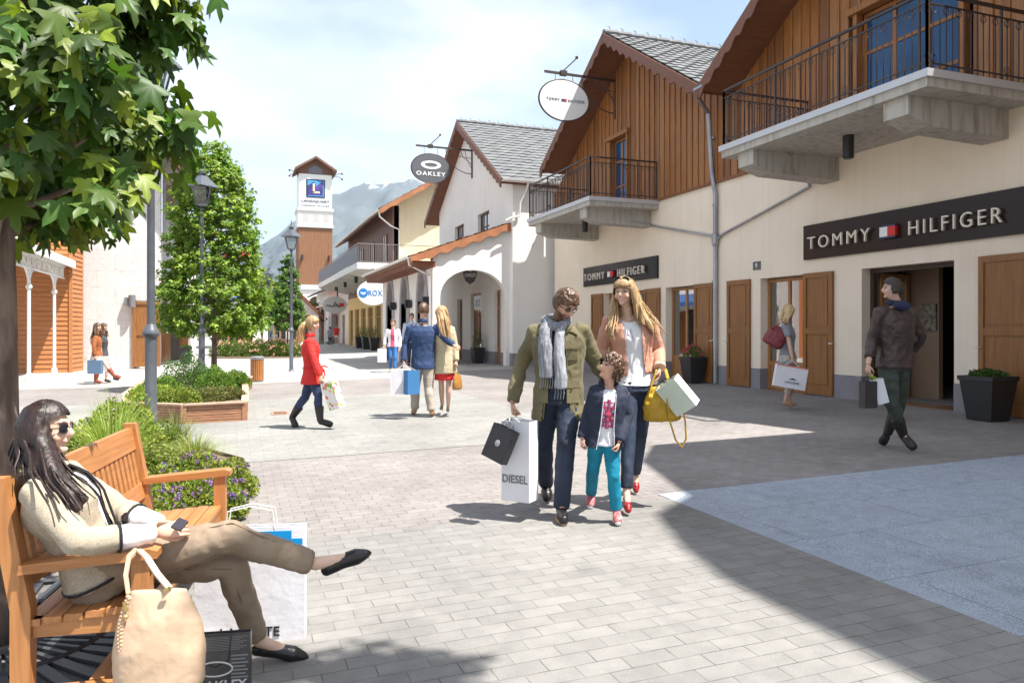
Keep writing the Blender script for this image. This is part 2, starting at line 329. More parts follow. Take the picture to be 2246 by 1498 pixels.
def window_x(par, X, y0, y1, z0, z1, face=-1, mull=1, panel=0, fw=.07, recess=.16, gl=None, frame=None, transom=None, interior=None, name='window'):
    """framed window set back from a wall face at plane X; face=-1 looks to -X"""
    x = X - face * recess; mb = MB(); T = .06
    def bx(a, b, c, d, t=T, dx=0): mb.box(x - t / 2 + dx, x + t / 2 + dx, a, b, c, d)
    bx(y0, y0 + fw, z0, z1); bx(y1 - fw, y1, z0, z1); bx(y0 + fw, y1 - fw, z1 - fw, z1, T - .004); bx(y0 + fw, y1 - fw, z0, z0 + fw, T - .004)
    for i in range(mull): yc = y0 + (y1 - y0) * (i + 1) / (mull + 1); bx(yc - fw / 2, yc + fw / 2, z0 + fw, z1 - fw, T - .008)
    if panel: bx(y0 + fw, y1 - fw, z0 + fw, z0 + panel, .03); bx(y0 + fw, y1 - fw, z0 + panel - .03, z0 + panel + .05, T - .01)
    for tz in (transom or []): bx(y0 + fw, y1 - fw, tz - .03, tz + .03, T - .012)
    o = mb.build(name, frame or FRAMEW, par)
    g = MB(); g.box(x - .004, x + .004, y0 + fw * .5, y1 - fw * .5, z0 + max(fw * .5, panel), z1 - fw * .5); g.build('pane', gl or GLASS, o)
    if interior:
        r = MB(); dx = -face * interior[0]; x2 = x + dx; a, b = min(x - face * .05, x2), max(x - face * .05, x2)
        # open-fronted room box
        r.box(x2 - .03, x2 + .03, y0 - .6, y1 + .6, z0 - .05, z1 + .3); r.box(a, b, y0 - .63, y0 - .6, z0 - .05, z1 + .3); r.box(a, b, y1 + .6, y1 + .63, z0 - .05, z1 + .3)
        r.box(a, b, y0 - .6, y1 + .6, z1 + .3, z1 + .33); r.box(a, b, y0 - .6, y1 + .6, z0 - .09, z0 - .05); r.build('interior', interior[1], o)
    return o
# ============================================================ THE GROUND
PAVE_S = paving('small_block_paving', hx('8a8582'), hx('817c79'), hx('625d59'), .17, .10, .0038, speck=.14)
PAVE_G = paving('grey_block_paving', hx('858380'), hx('7d7b78'), hx('5b5955'), .228, .112, .0028, speck=.16)
PAVE_M = paving('pale_grey_block_paving', hx('8b8a86'), hx('858480'), hx('706f6b'), .30, .20, .004, speck=.10)
GRAN = paving('granite_slab_paving', hx('98a0aa'), hx('929aa5'), hx('6f757e'), 1.2, .8, .005, speck=.5, spk=150, big=(.95, 1.05))
PALE = paving('pale_concrete_paving', hx('a8a5a0'), hx('a29f9a'), hx('8e8b86'), 2.4, 1.6, .008, speck=.06)
def sheet(name, x0, x1, y0, y1, m, k, kind='structure'):
    xs = sorted(set([x0, x1] + [q for q in (0, 12) if x0 < q < x1])); mb = MB(); z = k * .004
    for a, b in zip(xs[:-1], xs[1:]): mb.add([(a, y0, gz(a) + z), (b, y0, gz(b) + z), (b, y1, gz(b) + z), (a, y1, gz(a) + z)], [(0, 1, 2, 3)])
    return tag(mb.build(name, m), kind=kind)
EARTHG = mat('far_ground_grass', (.10, .13, .05), .95, c2=(.16, .17, .08), scale=.02)
gb = MB()
for a, b in ((-6000, 0), (0, 12), (12, 6000)): gb.add([(a, -3000, gz(a) - .01), (b, -3000, gz(b) - .01), (b, 9000, gz(b) - .01), (a, 9000, gz(a) - .01)], [(0, 1, 2, 3)])
tag(gb.build('ground', EARTHG), kind='structure')
sheet('plaza_paving', -60, 40, -30, 150, PAVE_S, 0)
sheet('foreground_paving', -12, 3.4, -25, 5.35, PAVE_G, 1)
sheet('granite_paving', 3.4, 9.9, -25, 5.55, GRAN, 1)
sheet('central_paving', -8, 4.6, 8.7, 16.4, PAVE_M, 1)
sheet('street_paving', -14, 5.9, 21.2, 140, PALE, 1)
sheet('arcade_paving', 5.9, 9.2, 23.2, 90, PALE, 1)
# drain grate set flush in the paving
g0 = gnd(596, 911); gr = MB()
dg_ = thing('drain_grate', 'small rusty drain grate in the paving behind the boots of the woman in red', 'drain grate', g0)
gr.box(g0.x, g0.x + .30, g0.y, g0.y + .5, g0.z + .009, g0.z + .013)
gr.build('frame', mat('rust', (.42, .20, .12), .8), dg_); g2 = MB()
for i in range(5): g2.box(g0.x + .04, g0.x + .26, g0.y + .05 + i * .085, g0.y + .09 + i * .085, g0.z + .013, g0.z + .015)
g2.build('slots', BLACK, dg_)
# ============================================================ BUILDING WITH THE TWO TIMBER GABLES
W = 10.7; TB = thing('gabled_shop_building', 'cream plaster shop building with two brown timber gables and two balconies', 'building', (W, 14, 0))
G1, G2, GH, ZR, ZE = 9.55, 18.89, 4.67, 9.90, 6.98
def roofz(y, off=0): return min(ZR, max(ZR - (ZR - ZE) / GH * abs(y - G1), ZR - (ZR - ZE) / GH * abs(y - G2))) - off
holes = [(7.0 - 1.5, 7.1, .16, 2.58), (8.6, 10.46, .16, 2.58), (11.91, 13.25, .19, 2.58), (15.7, 17.06, .19, 2.58), (18.12, 20.6, .19, 2.58)]
ys = [4.9, 24.4] + [h[i] for h in holes for i in (0, 1)]
mb = wall(MB(), 'x', W, W + .4, ys, holes_iv(holes, .62, 4.97)); 
mb2 = wall(MB(), 'x', W - .012, W + .4, ys, lambda u: [] if any(h[0] < u < h[1] for h in holes) else [(-.1, .62)])
# holes start below the plinth top, so the upper wall above each opening only
mb = wall(MB(), 'x', W, W + .4, ys, lambda u: [(2.58, 4.97)] if any(h[0] < u < h[1] for h in holes) else [(.62, 4.97)])
mb.box(W + .4, 22, 4.9, 5.2, 0, 6.9); mb.box(W + .4, 22, 24.1, 24.4, 0, 6.9); mb.box(21.7, 22, 5.2, 24.1, 0, 6.9)
mb.build('wall', PLASTER, TB)
def plinths(X, y0, y1, hl, par):
    a = y0
    for h in sorted(hl) + [(y1, y1)]:
        if h[0] > a: MB().box(X - .012, X + .3, a, min(h[0], y1), -.1, .62).build('plinth', PLINTH, par)
        a = max(a, h[1])
plinths(W, 4.9, 24.4, holes, TB)
# timber boards and battens
tb = MB(); y = 4.95; dh = [(8.38, 10.55, 7.28), (18.98, 20.1, 7.22)]
i = 0
while y < 24.3:
    w = .205 + .03 * random.random(); a, b = y, y + w; d = random.uniform(0, .006)
    z0 = 5.0
    for q in dh:
        if a < q[1] and b > q[0]: z0 = q[2]
    for (p0, p1, x) in ((a, b, W - .025 - d), (b - .012, b + .045, W - .052)):
        za, zb = roofz(p0, .2), roofz(p1, .2); tb.m = random.choice((0, 0, 1, 2))
        if p0 < G1 < p1 or p0 < G2 < p1: za = zb = min(za, zb)
        tb.hexa([(x, p0, z0), (W + .1, p0, z0), (W + .1, p1, z0), (x, p1, z0), (x, p0, za), (W + .1, p0, za), (W + .1, p1, zb), (x, p1, zb)])
    y = b + .035; i += 1
tb.box(W - .07, W + .02, 4.93, 24.38, 4.94, 5.0)
tb.build('timber_cladding', [TIMBER, TIMBERB, TIMBERC], TB)
for g, hooks in ((G1, True), (G2, True)): gable_roof(TB, W - .9, 22, g, GH, ZR, ZE)
vg = MB(); vg.bar((W - .95, 14.22, 6.93), (22, 14.22, 6.98), .34, .05); vg.build('valley_gutter', ZINC, TB)
# upper balcony doors
GLB = mat('blue_tinted_pane', (.012, .075, .19), .08, c2=(.008, .045, .12), scale=1.2)
for a, b, zt in dh:
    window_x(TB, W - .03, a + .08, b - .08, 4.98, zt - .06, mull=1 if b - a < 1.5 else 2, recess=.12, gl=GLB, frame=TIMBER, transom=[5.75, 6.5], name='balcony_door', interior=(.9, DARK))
    fr = MB(); fr.box(W - .10, W + .05, a - .02, a + .07, 5.0, zt - .05); fr.box(W - .10, W + .05, b - .07, b + .02, 5.0, zt - .05); fr.box(W - .16, W + .05, a - .1, b + .1, zt - .05, zt + .07); fr.build('door_surround', TIMBER, TB)
# street windows, doors, shutters
window_x(TB, W, 11.91, 13.25, .19, 2.56, panel=.55, mull=1, recess=.22, interior=(1.6, WARM))
window_x(TB, W, 15.7, 17.06, .19, 2.56, panel=.55, mull=1, recess=.22, interior=(1.6, WARM))
window_x(TB, W, 18.12, 20.6, .19, 2.56, panel=.55, mull=2, recess=.22, interior=(1.6, WARM))
window_x(TB, W, 5.5, 7.08, .19, 2.56, panel=.55, mull=1, recess=.22, interior=(1.6, DARK))
for a, b, h in ((7.12, 8.15, 1), (11.12, 11.9, -1), (13.56, 14.37, 1), (14.93, 15.69, -1), (17.3, 18.1, -1), (20.62, 21.4, 1)):
    shutter(TB, W - .012, a, b, .2, 2.59, handle=h)
# shop entrance with its open door and a room behind
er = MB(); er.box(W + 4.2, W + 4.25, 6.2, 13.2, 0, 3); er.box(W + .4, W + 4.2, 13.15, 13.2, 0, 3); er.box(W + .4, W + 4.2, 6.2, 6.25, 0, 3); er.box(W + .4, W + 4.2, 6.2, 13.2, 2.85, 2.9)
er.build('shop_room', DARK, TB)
er = MB(); er.box(W + .0, W + 4.2, 6.25, 13.15, .17, .185); er.build('shop_floor', mat('shop_floor_wood', (.28, .15, .07), .35, c2=(.2, .1, .05), scale=2, stretch=(1, 12, 1)), TB)
er = MB(); er.box(W + 1.3, W + 1.4, 9.95, 11.9, .19, 2.8); er.build('partition', WARM, TB)
pf = MB(); pf.box(W + 1.26, W + 1.298, 9.98, 10.3, 1.45, 1.95); pf.build('picture', mat('picture', (.10, .07, .05), .5, c2=(.3, .25, .2), scale=12), TB)
pf = MB()
for k in range(7): pf.box(W + 3.6, W + 4.0, 7.4 + (k % 4) * .75, 7.9 + (k % 4) * .75, .5 + .8 * (k // 4), 1.1 + .8 * (k // 4))
pf.build('shelves', mat('clothes_stacks', (.25, .07, .06), .9, c2=(.06, .09, .2), scale=3), TB)
dr = MB(); a = Vector((W + .38, 10.40, 0)); b = Vector((W + 1.22, 10.53, 0)); dz = ((b - a).normalized()); nn = Vector((dz.y, -dz.x, 0)) * .025
def slab(a, b, z0, z1, n, m=dr): m.hexa([a - n + UP * z0, b - n + UP * z0, b + n + UP * z0, a + n + UP * z0, a - n + UP * z1, b - n + UP * z1, b + n + UP * z1, a + n + UP * z1])
slab(a, a + dz * .1, .2, 2.5, nn); slab(b - dz * .1, b, .2, 2.5, nn); slab(a, b, 2.4, 2.5, nn * .95); slab(a, b, .2, .4, nn * .95)
d_ = dr.build('shop_door', FRAMEW, TB); dr2 = MB(); slab(a + dz * .05, b - dz * .05, .4, 2.4, nn * .15, dr2); dr2.build('pane', GLASS, d_)
ef = MB(); ef.box(W + .2, W + .3, 8.6, 8.68, .19, 2.58); ef.box(W + .2, W + .3, 10.38, 10.46, .19, 2.58); ef.box(W + .2, W + .3, 8.68, 10.38, 2.5, 2.58); ef.build('door_frame', mat('dark_frame', (.055, .03, .02), .5), TB)
for k in range(4):
    lp = MB(); lp.ell((W + 2.6 + .2 * (k % 2), 8.1 + .55 * k, 2.6), .035, 8); e = mat('spot_lamp', (1, .9, .7), .5); e.node_tree.nodes['Principled BSDF'].inputs['Emission Color'].default_value = (1, .85, .6, 1); e.node_tree.nodes['Principled BSDF'].inputs['Emission Strength'].default_value = 6; lp.build('ceiling_spot', e, TB)
# balconies
def rail_run(mb, a, b, skip=False, zb=0):
    a = Vector(a); b = Vector(b); L0 = (b - a).length; d = (b - a) / L0
    for z, w in ((1.04, .045), (.90, .022), (.10, .022)): mb.bar(a + UP * z, b + UP * z, w, w * .8)
    n = max(2, round(L0 / .118))
    for i in range(n + 1):
        p = a + d * (L0 * i / n); h = 1.04 if i in (0, n) or i % 12 == 0 else .90; w = .03 if h > 1 else .013
        mb.bar(p + UP * .02, p + UP * h, w, w, up=d)
        if i < n and i % 2 == 0:
            c = p + d * (L0 / n) + UP * .83; mb_ring(mb, c - d * .0, d, .05)
            if i % 12 == 0: mb_ring(mb, c - UP * .66, d, .05)
def mb_ring(mb, c, d, r, t=.007):
    n = 10; mb.tube([c + d * (r * math.cos(2 * math.pi * k / n)) + UP * (r * math.sin(2 * math.pi * k / n)) for k in range(n + 1)], t, 4, cap=False)
def balcony(par, y0, y1, X0=8.6, X1=10.7, zt=4.93):
    bl = thing('balcony', None, None, (0, 0, 0)); bl.parent = par; bl.location = Vector((X0, (y0 + y1) / 2, zt)) - wloc(par)
    s = MB(); s.box(X0 + .03, X1, y0 + .03, y1 - .03, zt - .21, zt - .085); s.build('slab', CONC, bl)
    t = MB(); t.box(X0 - .012, X1, y0 - .012, y1 + .012, zt - .085, zt + .02); t.build('slab_trim', TRIM, bl)
    for yc in (y0 + .62, y1 - .62):
        c = MB(); w = .21; pr = [(X0 + .12, zt - .21), (X0 + .12, zt - .47), (X0 + .55, zt - .60), (X1, zt - .64), (X1, zt - .21)]
        c.prism([(x, yc - w, z) for x, z in pr], (0, 2 * w, 0)); c.build('corbel', CONC, bl)
    r = MB(); q = .06
    for a, b in (((X0 + q, y1 - q), (X0 + q, y0 + q)), ((X0 + q, y0 + q), (X1 - .05, y0 + q)), ((X0 + q, y1 - q), (X1 - .05, y1 - q))): rail_run(r, (*a, zt + .02), (*b, zt + .02))
    r.build('railing', IRON, bl)
    l = MB(); yc = (y0 + y1) / 2 + .1; l.lathe((X0 + 1.0, yc, zt - .60), [(.03, .39), (.085, .39), (.09, .37), (.09, .02), (.07, 0)], 18); l.build('downlight', BLACK, bl)
balcony(TB, 7.3, 11.83); balcony(TB, 17.37, 21.78)
# downpipes
dp = MB(); X = W - .08
dp.tube([(X - .75, 14.3, 7.0), (X - .6, 14.6, 6.85), (X - .12, 14.87, 6.6), (X - .02, 14.87, 5.2), (X - .02, 14.80, 4.9), (X + .01, 14.78, 4.7), (X + .01, 14.78, .2)], .055, 10)
dp.lathe((X + .01, 14.78, 3.55), [(.055, -.12), (.085, -.05), (.09, .18), (.06, .2)], 12)
p1 = onX(1430, 496, W - .05); p2 = onX(1568, 519, W - .05); dp.tube([(8.95, 17.9, 4.72), (9.0, 17.85, 4.55), (p1.x, p1.y + .1, p1.z + .05), p1, p2], .03, 8)
p1 = onX(1776, 410, W - .05); p2 = onX(1585, 514, W - .05); dp.tube([(9.4, 10.9, 4.74), (p1.x, p1.y, p1.z + .05), p1, p2, (W - .07, 14.78, 3.55)], .03, 8)
for z in (6.0, 4.4, 2.6, 1.2): dp.lathe((X, 14.79 if z < 5 else 14.87, z), [(.064, 0), (.064, .04)], 10)
dp.build('downpipe', ZINC, TB)
np_ = MB(); np_.box(W - .02, W, 13.24, 13.48, 2.78, 2.96); o = np_.build('house_number_plate', mat('plate_grey', (.10, .10, .11), .5), TB)
n9 = MB(); add_text(n9, '9', (W - .025, 13.36, 2.87), (0, -1, 0), UP, height=.11, depth=.006); n9.build('number', WHITE, o)
# shop signs
def shop_sign(name, label, y0, y1, z0, z1, m, t0, t1, f0, f1, g0, g1, h):
    s = thing(name, label, 'shop sign', (W - .03, (y0 + y1) / 2, z0), 'dark shop fascia signs on the cream wall')
    b = MB(); b.box(W - .06, W - .004, y0, y1, z0, z1); b.build('board', m, s); zc = (z0 + z1) / 2 - .005 * (y1 - y0)
    t = MB(); t_2 = MB(); add_text(t, 'TOMMY', (W - .12, (t0 + t1) / 2, zc), (0, -1, 0), UP, width=abs(t1 - t0), height=h, depth=.035, space=1.35, off=-.008)
    add_text(t_2, 'HILFIGER', (W - .12, (g0 + g1) / 2, zc), (0, -1, 0), UP, width=abs(g1 - g0), height=h, depth=.035, space=1.3, off=-.008); t.build('lettering', LEADG, s); t_2.build('lettering', LEADG, s)
    f = MB(); yc = (f0 + f1) / 2; hh = h * .36; f.box(W - .14, W - .07, yc, f0, zc - hh, zc + hh); f.m = 1; f.box(W - .14, W - .07, f1, yc, zc - hh, zc + hh); f.m = 2
    f.box(W - .139, W - .07, f1, f0, zc + hh, zc + hh * 1.35); f.box(W - .139, W - .07, f1, f0, zc - hh * 1.35, zc - hh); f.build('flag_emblem', [WHITE, RED, NAVY], s)
shop_sign('shop_sign', 'long dark brown TOMMY HILFIGER fascia sign above the open shop door', 6.2, 11.88, 2.86, 3.54, SIGNBR, 11.69, 10.16, 9.93, 9.60, 9.34, 7.72, .235)
shop_sign('shop_sign', 'short black TOMMY HILFIGER fascia sign behind the head of the blonde mother', 17.4, 21.94, 2.86, 3.47, SIGNBK, 21.75, 20.35, 20.12, 19.78, 19.5, 17.95, .22)
# hanging oval signs on brackets
def oval_sign(name, label, X, Y, z, rx, rz, wallx, m, decor, rim=None, zb=None, bracket=True):
    s = thing(name, label, 'hanging sign', (X, Y, z), 'oval signs hanging from iron brackets over the street'); n = 40
    el = lambda k, r=1, dy=0: (X + rx * r * math.cos(2 * math.pi * k / n), Y + dy, z + rz * r * math.sin(2 * math.pi * k / n))
    b = MB(); b.prism([el(k, .97, -.025) for k in range(n)][::-1], (0, .05, 0)); b.build('panel', m, s)
    r = MB(); r.tube([el(k) for k in range(n + 1)], .024, 6, cap=False); r.build('rim', rim or IRON, s)
    if bracket:
        zb = zb or z + rz + .22; w = MB(); w.bar((X - .62, Y, zb + .02), (wallx, Y, zb), .04, .07); w.bar((wallx - .03, Y, zb + .12), (wallx - .03, Y, zb - 1.15), .06, .05)
        pts = [(wallx - .05 - .95 * (1 - math.cos(t)) , Y, zb - .98 * math.cos(t) ) for t in [i * math.pi / 16 for i in range(9)]]
        w.tube([(wallx - .05, Y, zb - .98)] + [(wallx - .05 - 1.1 * math.sin(t), Y, zb - .98 + .98 * (1 - math.cos(t))) for t in [i * math.pi / 16 for i in range(1, 9)]], .018, 5)
        for q in (.3, .5, .75): w.tube([(wallx - .03 - q, Y, zb), (wallx - .05 - q * .75, Y, zb - .25 - .1 * (1 - q)), (wallx - .04, Y, zb - .95 * (1 - q) - .1)], .012, 5)
        for dx in (-.28, .28): w.tube([(X + dx, Y, zb), (X + dx, Y, z + rz * .9)], .009, 5)
        w.tube([(X - .05, Y, zb), (X + .0, Y, zb + .12), (X + .33, Y - .1, zb + .45)], .018, 6); w.ell((X + .36, Y - .11, zb + .5), .05, 8)
        w.box(X - .12, X + .08, Y - .06, Y + .06, zb - .04, zb + .1); w.build('bracket', IRON, s)
    decor(s, X, Y, z); return s
def both(mb, s, X, Y, z, w, h, sp=1, depth=.008, off=0, t=.034):
    add_text(mb, s, (X, Y - t, z), (1, 0, 0), UP, width=w, height=h, depth=depth, space=sp, off=off)
def dec_th(s, X, Y, z):
    t = MB(); both(t, 'TOMMY', X - .36, Y, z, .42, .085, 1.4); t.build('lettering', NAVY, s); t = MB(); both(t, 'HILFIGER', X + .39, Y, z, .52, .085, 1.3); t.build('lettering', NAVY, s)
    f = MB(); f.box(X - .09, X + .01, Y - .036, Y - .03, z - .035, z + .035); f.m = 1; f.box(X + .01, X + .08, Y - .037, Y - .03, z - .035, z + .035); f.build('flag_emblem', [NAVY, RED], s)
p = onY(1237, 221, 19.8); oval_sign('hanging_sign', 'white oval TOMMY HILFIGER sign hanging from a bracket on the timber gable', p.x, 19.8, p.z, .80, .60, W, WSIGN, dec_th, zb=onX(1347, 182, W).z)
def dec_oak(s, X, Y, z):
    t = MB(); both(t, 'OAKLEY', X, Y, z - .22, 1.22, .17, 1.25, off=.02)
    n = 30
    for k in range(n):
        a, b = 2 * math.pi * k / n, 2 * math.pi * (k + 1) / n
        q = [(X + r * .42 * math.cos(c) , Y - .034, z + .14 + r * .17 * math.sin(c)) for c, r in ((a, 1), (b, 1))]
        q2 = [(X + .27 * math.cos(c), Y - .034, z + .14 + .085 * math.sin(c)) for c in (b, a)]; t.prism(q + q2, (0, .006, 0))
    t.build('lettering', WHITE, s)
p = onY(945, 370, 29.5); oval_sign('hanging_sign', 'grey oval OAKLEY sign with white ring emblem on the white gable', p.x, 29.5, p.z, .82, .60, 9.2, GREYSIGN, dec_oak, zb=onX(1030, 336, 9.2).z)
# ============================================================ WHITE GABLED BUILDING WITH THE ARCADE
CB = thing('arcade_building', 'white plaster gabled shop building with a tiled arcade of pointed arches', 'building', (9.2, 29.5, 0)); CX0 = 9.2
CR, CE = 10.22, 6.74
crz = lambda y: CR - (CR - CE) / 5.65 * abs(y - 30.14) - .2
w1a, w1b = onX(997.7, 499, CX0), onX(1017.6, 436, CX0); w2a, w2b = onX(1048, 476, CX0), onX(1073, 402, CX0)
hs = [(w1b.y, w1a.y, 5.05, 6.05), (w2b.y, w2a.y, 5.05, 6.12)]
low = [(26.0, 26.75, .15, 2.95), (28.35, 29.75, .15, 2.95), (31.0, 31.8, .15, 2.8)]
ys = [24.7, 30.14, 34.9] + [h[i] for h in hs + low for i in (0, 1)]
def civ(u):
    out = []; z = .62
    for h in sorted([h for h in hs + low if h[0] < u < h[1]], key=lambda h: h[2]):
        if h[2] > z: out.append((z, h[2]))
        z = h[3]
    return out + [(z, crz)]
mb = wall(MB(), 'x', CX0, CX0 + .3, ys, civ); mb.box(CX0 + .3, 16, 24.7, 25.0, .62, 6.75); mb.box(CX0 + .3, 16, 34.6, 34.9, .62, 6.75); mb.build('wall', WHITEP, CB)
plinths(CX0, 24.7, 34.9, low, CB); MB().box(CX0 + .3, 16, 24.688, 25.0, -.1, .62).build('plinth', PLINTH, CB)
gable_roof(CB, CX0 - .5, 16.5, 30.14, 5.65, CR, CE)
for h in hs:
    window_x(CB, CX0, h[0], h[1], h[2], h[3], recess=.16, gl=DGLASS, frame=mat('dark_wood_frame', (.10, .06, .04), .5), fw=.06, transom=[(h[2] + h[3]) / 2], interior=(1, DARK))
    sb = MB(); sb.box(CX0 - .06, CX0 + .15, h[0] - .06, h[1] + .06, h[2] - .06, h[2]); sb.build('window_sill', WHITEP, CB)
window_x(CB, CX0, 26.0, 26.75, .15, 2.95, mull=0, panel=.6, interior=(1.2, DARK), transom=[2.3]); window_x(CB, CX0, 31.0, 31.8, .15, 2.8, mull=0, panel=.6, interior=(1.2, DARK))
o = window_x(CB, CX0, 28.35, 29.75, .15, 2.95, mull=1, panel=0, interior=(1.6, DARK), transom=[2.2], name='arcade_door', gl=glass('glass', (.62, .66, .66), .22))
xp = MB(); xp.box(CX0 + .06, CX0 + .10, 28.5, 29.5, 2.27, 2.85); xq = xp.build('sign_reflection', WSIGN, CB); xt = MB(); add_text(xt, 'XO', (CX0 + .055, 29.0, 2.55), (0, -1, 0), UP, width=.62, height=.3, depth=.006); xt.build('reflection_lettering', BLUE, xq)  # solid panel standing in for the ROX sign's reflection in the transom glass
# arcade: end wall with the wide arch, street wall with pointed arches
AX0, AY0, AY1, AXe = 6.35, 25.0, 34.4, 5.55
rz = lambda x: 3.93 + (5.26 - 3.93) * (x - AXe) / (CX0 - AXe)
us = [AX0 + (CX0 - AX0) * i / 40 for i in range(41)] + [6.62, 9.06]
def big(u):
    t = max(-1, min(1, (u - 7.84) / 1.22)); return 2.62 + .95 * math.sqrt(max(0, 1 - t * t))
mb = wall(MB(), 'y', AY0, AY0 + .32, us, lambda u: [(big, lambda x: rz(x) - .14)] if 6.62 < u < 9.06 else [(-.1, lambda x: rz(x) - .14)])
arch = [(25.85, 27.25), (28.85, 30.25), (31.85, 33.25)]
def pt(a, b, z0=2.55, k=1.0, e=0):
    c = (a + b) / 2; hw = (b - a) / 2
    def f(u):
        t = min(1, abs(u - c) / hw); return z0 + k * hw * 1.45 * (1 - t ** 1.9) ** .72 if t < 1 else z0
    return f
us = [AY0 + .32, AY1]
for a, b in arch: us += [a + (b - a) * i / 14 for i in range(15)] + [a - .26 + (b - a + .52) * i / 18 for i in range(19)]
def aiv(u):
    for a, b in arch:
        if a < u < b: return [(pt(a, b), 3.78)]
    return [(-.1, 3.78)]
wall(mb, 'x', AX0, AX0 + .32, us, aiv); mb.build('arcade_wall', WHITEP, CB)
ms = MB()
for a, b in arch:
    us = [a - .24 + (b - a + .48) * i / 24 for i in range(25)] + [a, b]
    wall(ms, 'x', AX0 - .03, AX0 + .2, us, lambda u, a=a, b=b: [((lambda y, a=a, b=b: pt(a, b)(y) - .035), pt(a - .24, b + .24, 2.6))] if a < u < b else [(-.1, pt(a - .24, b + .24, 2.6))])
ms.build('arch_moulding', mat('grey_stone', (.36, .33, .34), .85, c2=(.30, .28, .29), scale=4), CB)
rb = MB(); a = Vector((AXe, AY0 - .12, 3.93)); b = Vector((CX0, AY0 - .12, 5.26)); v = (b - a).normalized(); n = Vector((-v.z, 0, v.x)); e = Vector((0, AY1 + .3 - AY0 + .12, 0))
rb.hexa([a - n * .12, b - n * .12, b - n * .12 + e, a - n * .12 + e, a, b, b + e, a + e]); ro = rb.build('arcade_roof', ROOFWOOD, CB)
rt = MB(); tile_roof(rt, a + n * .012 - v * .05, (0, 1, 0), v, e.y, (b - a).length + .04, amp=.03, step=.04); rt.build('tiles', TILEBR, ro)
fb = MB(); scallop(fb, a + n * .03 - Vector((0, .04, 0)), b + n * .03 - Vector((0, .04, 0)), .26, .04, (0, 1, 0), k=.62); fb.build('verge_board', mat('lit_roof_wood', (.42, .17, .075), .7, c2=(.33, .13, .055), scale=3), ro)
sb = MB()
for i in range(46): yy = AY0 - .3 + i * .21; sb.box(AXe + .04, AX0 + .02, yy, yy + .11, 3.60, 3.78)
sb.box(AXe + .02, AX0 + .0, AY0 - .4, AY1 + .3, 3.785, 3.80); sb.build('rafter_ends', BRICKR, CB)
gt = MB()
def gutter(mb, a, b, r=.075, seg=8):
    a = Vector(a); b = Vector(b); d = (b - a).normalized(); s = d.cross(UP); vs = []; 
    for p in (a, b):
        for rr in (r, r - .012):
            for k in range(seg + 1): t = math.pi * k / seg; vs.append(p + s * (rr * math.cos(t)) - UP * (rr * math.sin(t)))
    m = seg + 1; fs = []
    for k in range(seg): fs += [(k, k + 1, 2 * m + k + 1, 2 * m + k), (m + k, 3 * m + k, 3 * m + k + 1, m + k + 1), (k, m + k, m + k + 1, k + 1), (2 * m + k, 2 * m + k + 1, 3 * m + k + 1, 3 * m + k)]
    return mb.add(vs, fs)
gutter(gt, (AXe - .07, AY0 - .12, 3.97), (AXe - .07, AY1 + .3, 3.97)); gt.tube([(AXe - .07, AY0 - .05, 3.9), (AXe - .02, AY0 + .0, 3.68), (AX0 - .25, AY0 + .06, 3.42), (AX0 - .06, AY0 + .1, 3.34), (AX0 - .06, AY0 + .1, 3.1), (AX0 - .06, AY0 + .1, .12)], .042, 8)
gutter(gt, (8.7, 24.42, 6.74), (11.3, 24.42, 6.74), .09)
q = onX(1120, 400, 10.2); gt.tube([(9.7, 24.42, 6.7), (9.65, 24.5, 6.4), (9.45, 24.6, 5.95), (9.42, 24.62, 5.5), (9.1, 24.6, 5.42), (8.9, 24.6, 5.3)], .042, 8)
gt.build('gutter', WZINC, CB)
for yy in (25.45, 28.3, 31.3):
    l = MB(); l.box(AX0 - .26, AX0 - .03, yy - .07, yy + .07, 2.30, 2.62); l.box(AX0 - .17, AX0 - .03, yy - .18, yy - .10, 2.35, 2.56); l.build('wall_lamp', mat('lamp_black', (.025, .025, .035), .4), CB)
sh = thing('shield_sign', 'dark OAKLEY shield sign hanging under the wide white arch', 'hanging sign', (7.8, 25.6, 3.0)); p = onY(1031, 607, 25.6)
sp = [(-.27, .32), (.27, .32), (.25, 0), (.17, -.22), (0, -.34), (-.17, -.22), (-.25, 0)]
m_ = MB(); m_.prism([(p.x + a, 25.58, p.z + .06 + b) for a, b in sp], (0, .04, 0)); m_.build('shield', mat('shield_brown', (.05, .04, .045), .4), sh)
m_ = MB(); add_text(m_, 'OAKLEY', (p.x, 25.57, p.z + .06), (1, 0, 0), UP, width=.42, height=.14, depth=.006); m_.tube([(p.x + .1 * math.cos(t), 25.57, p.z + .26 + .06 * math.sin(t)) for t in [i * math.pi / 6 for i in range(13)]], .015, 5); m_.build('lettering', WHITE, sh)
# ============================================================ PALE YELLOW BUILDING WITH WOODEN GALLERY
DB = thing('gallery_building', 'pale yellow building with a brown wooden upper gallery and long grey balcony', 'building', (8.6, 50, 0)); DX = 8.6
dro = lambda x: 8.30 + .6 * (x - 7.6)
mb = wall(MB(), 'y', 43, 43.3, [DX, 13.5, 18.4], lambda u: [(0, (lambda x: min(dro(x), dro(26.8 - x)) - .15))]); mb.build('end_wall', CREAM2, DB)
mb = MB(); mb.box(DX - .03, DX + .3, 43, 43.25, 3.9, 8.7); mb.build('corner_post', TILEBR, DB)
mb = wall(MB(), 'x', DX, DX + .3, [43.3, 62], lambda u: [(3.9, 8.7)]); mb.build('gallery_wall', woodmat('gallery_dark_wood', (.17, .075, .05), (.11, .045, .03), axis='y'), DB)
for yy in (45.0, 49.5, 54, 58.5): window_x(DB, DX, yy, yy + 1.3, 5.2, 7.3, gl=DGLASS, frame=BRICKR, name='gallery_window', recess=-.05, interior=None)
hs2 = [(44.2 + i * 3.0, 46.3 + i * 3.0) for i in range(6)]
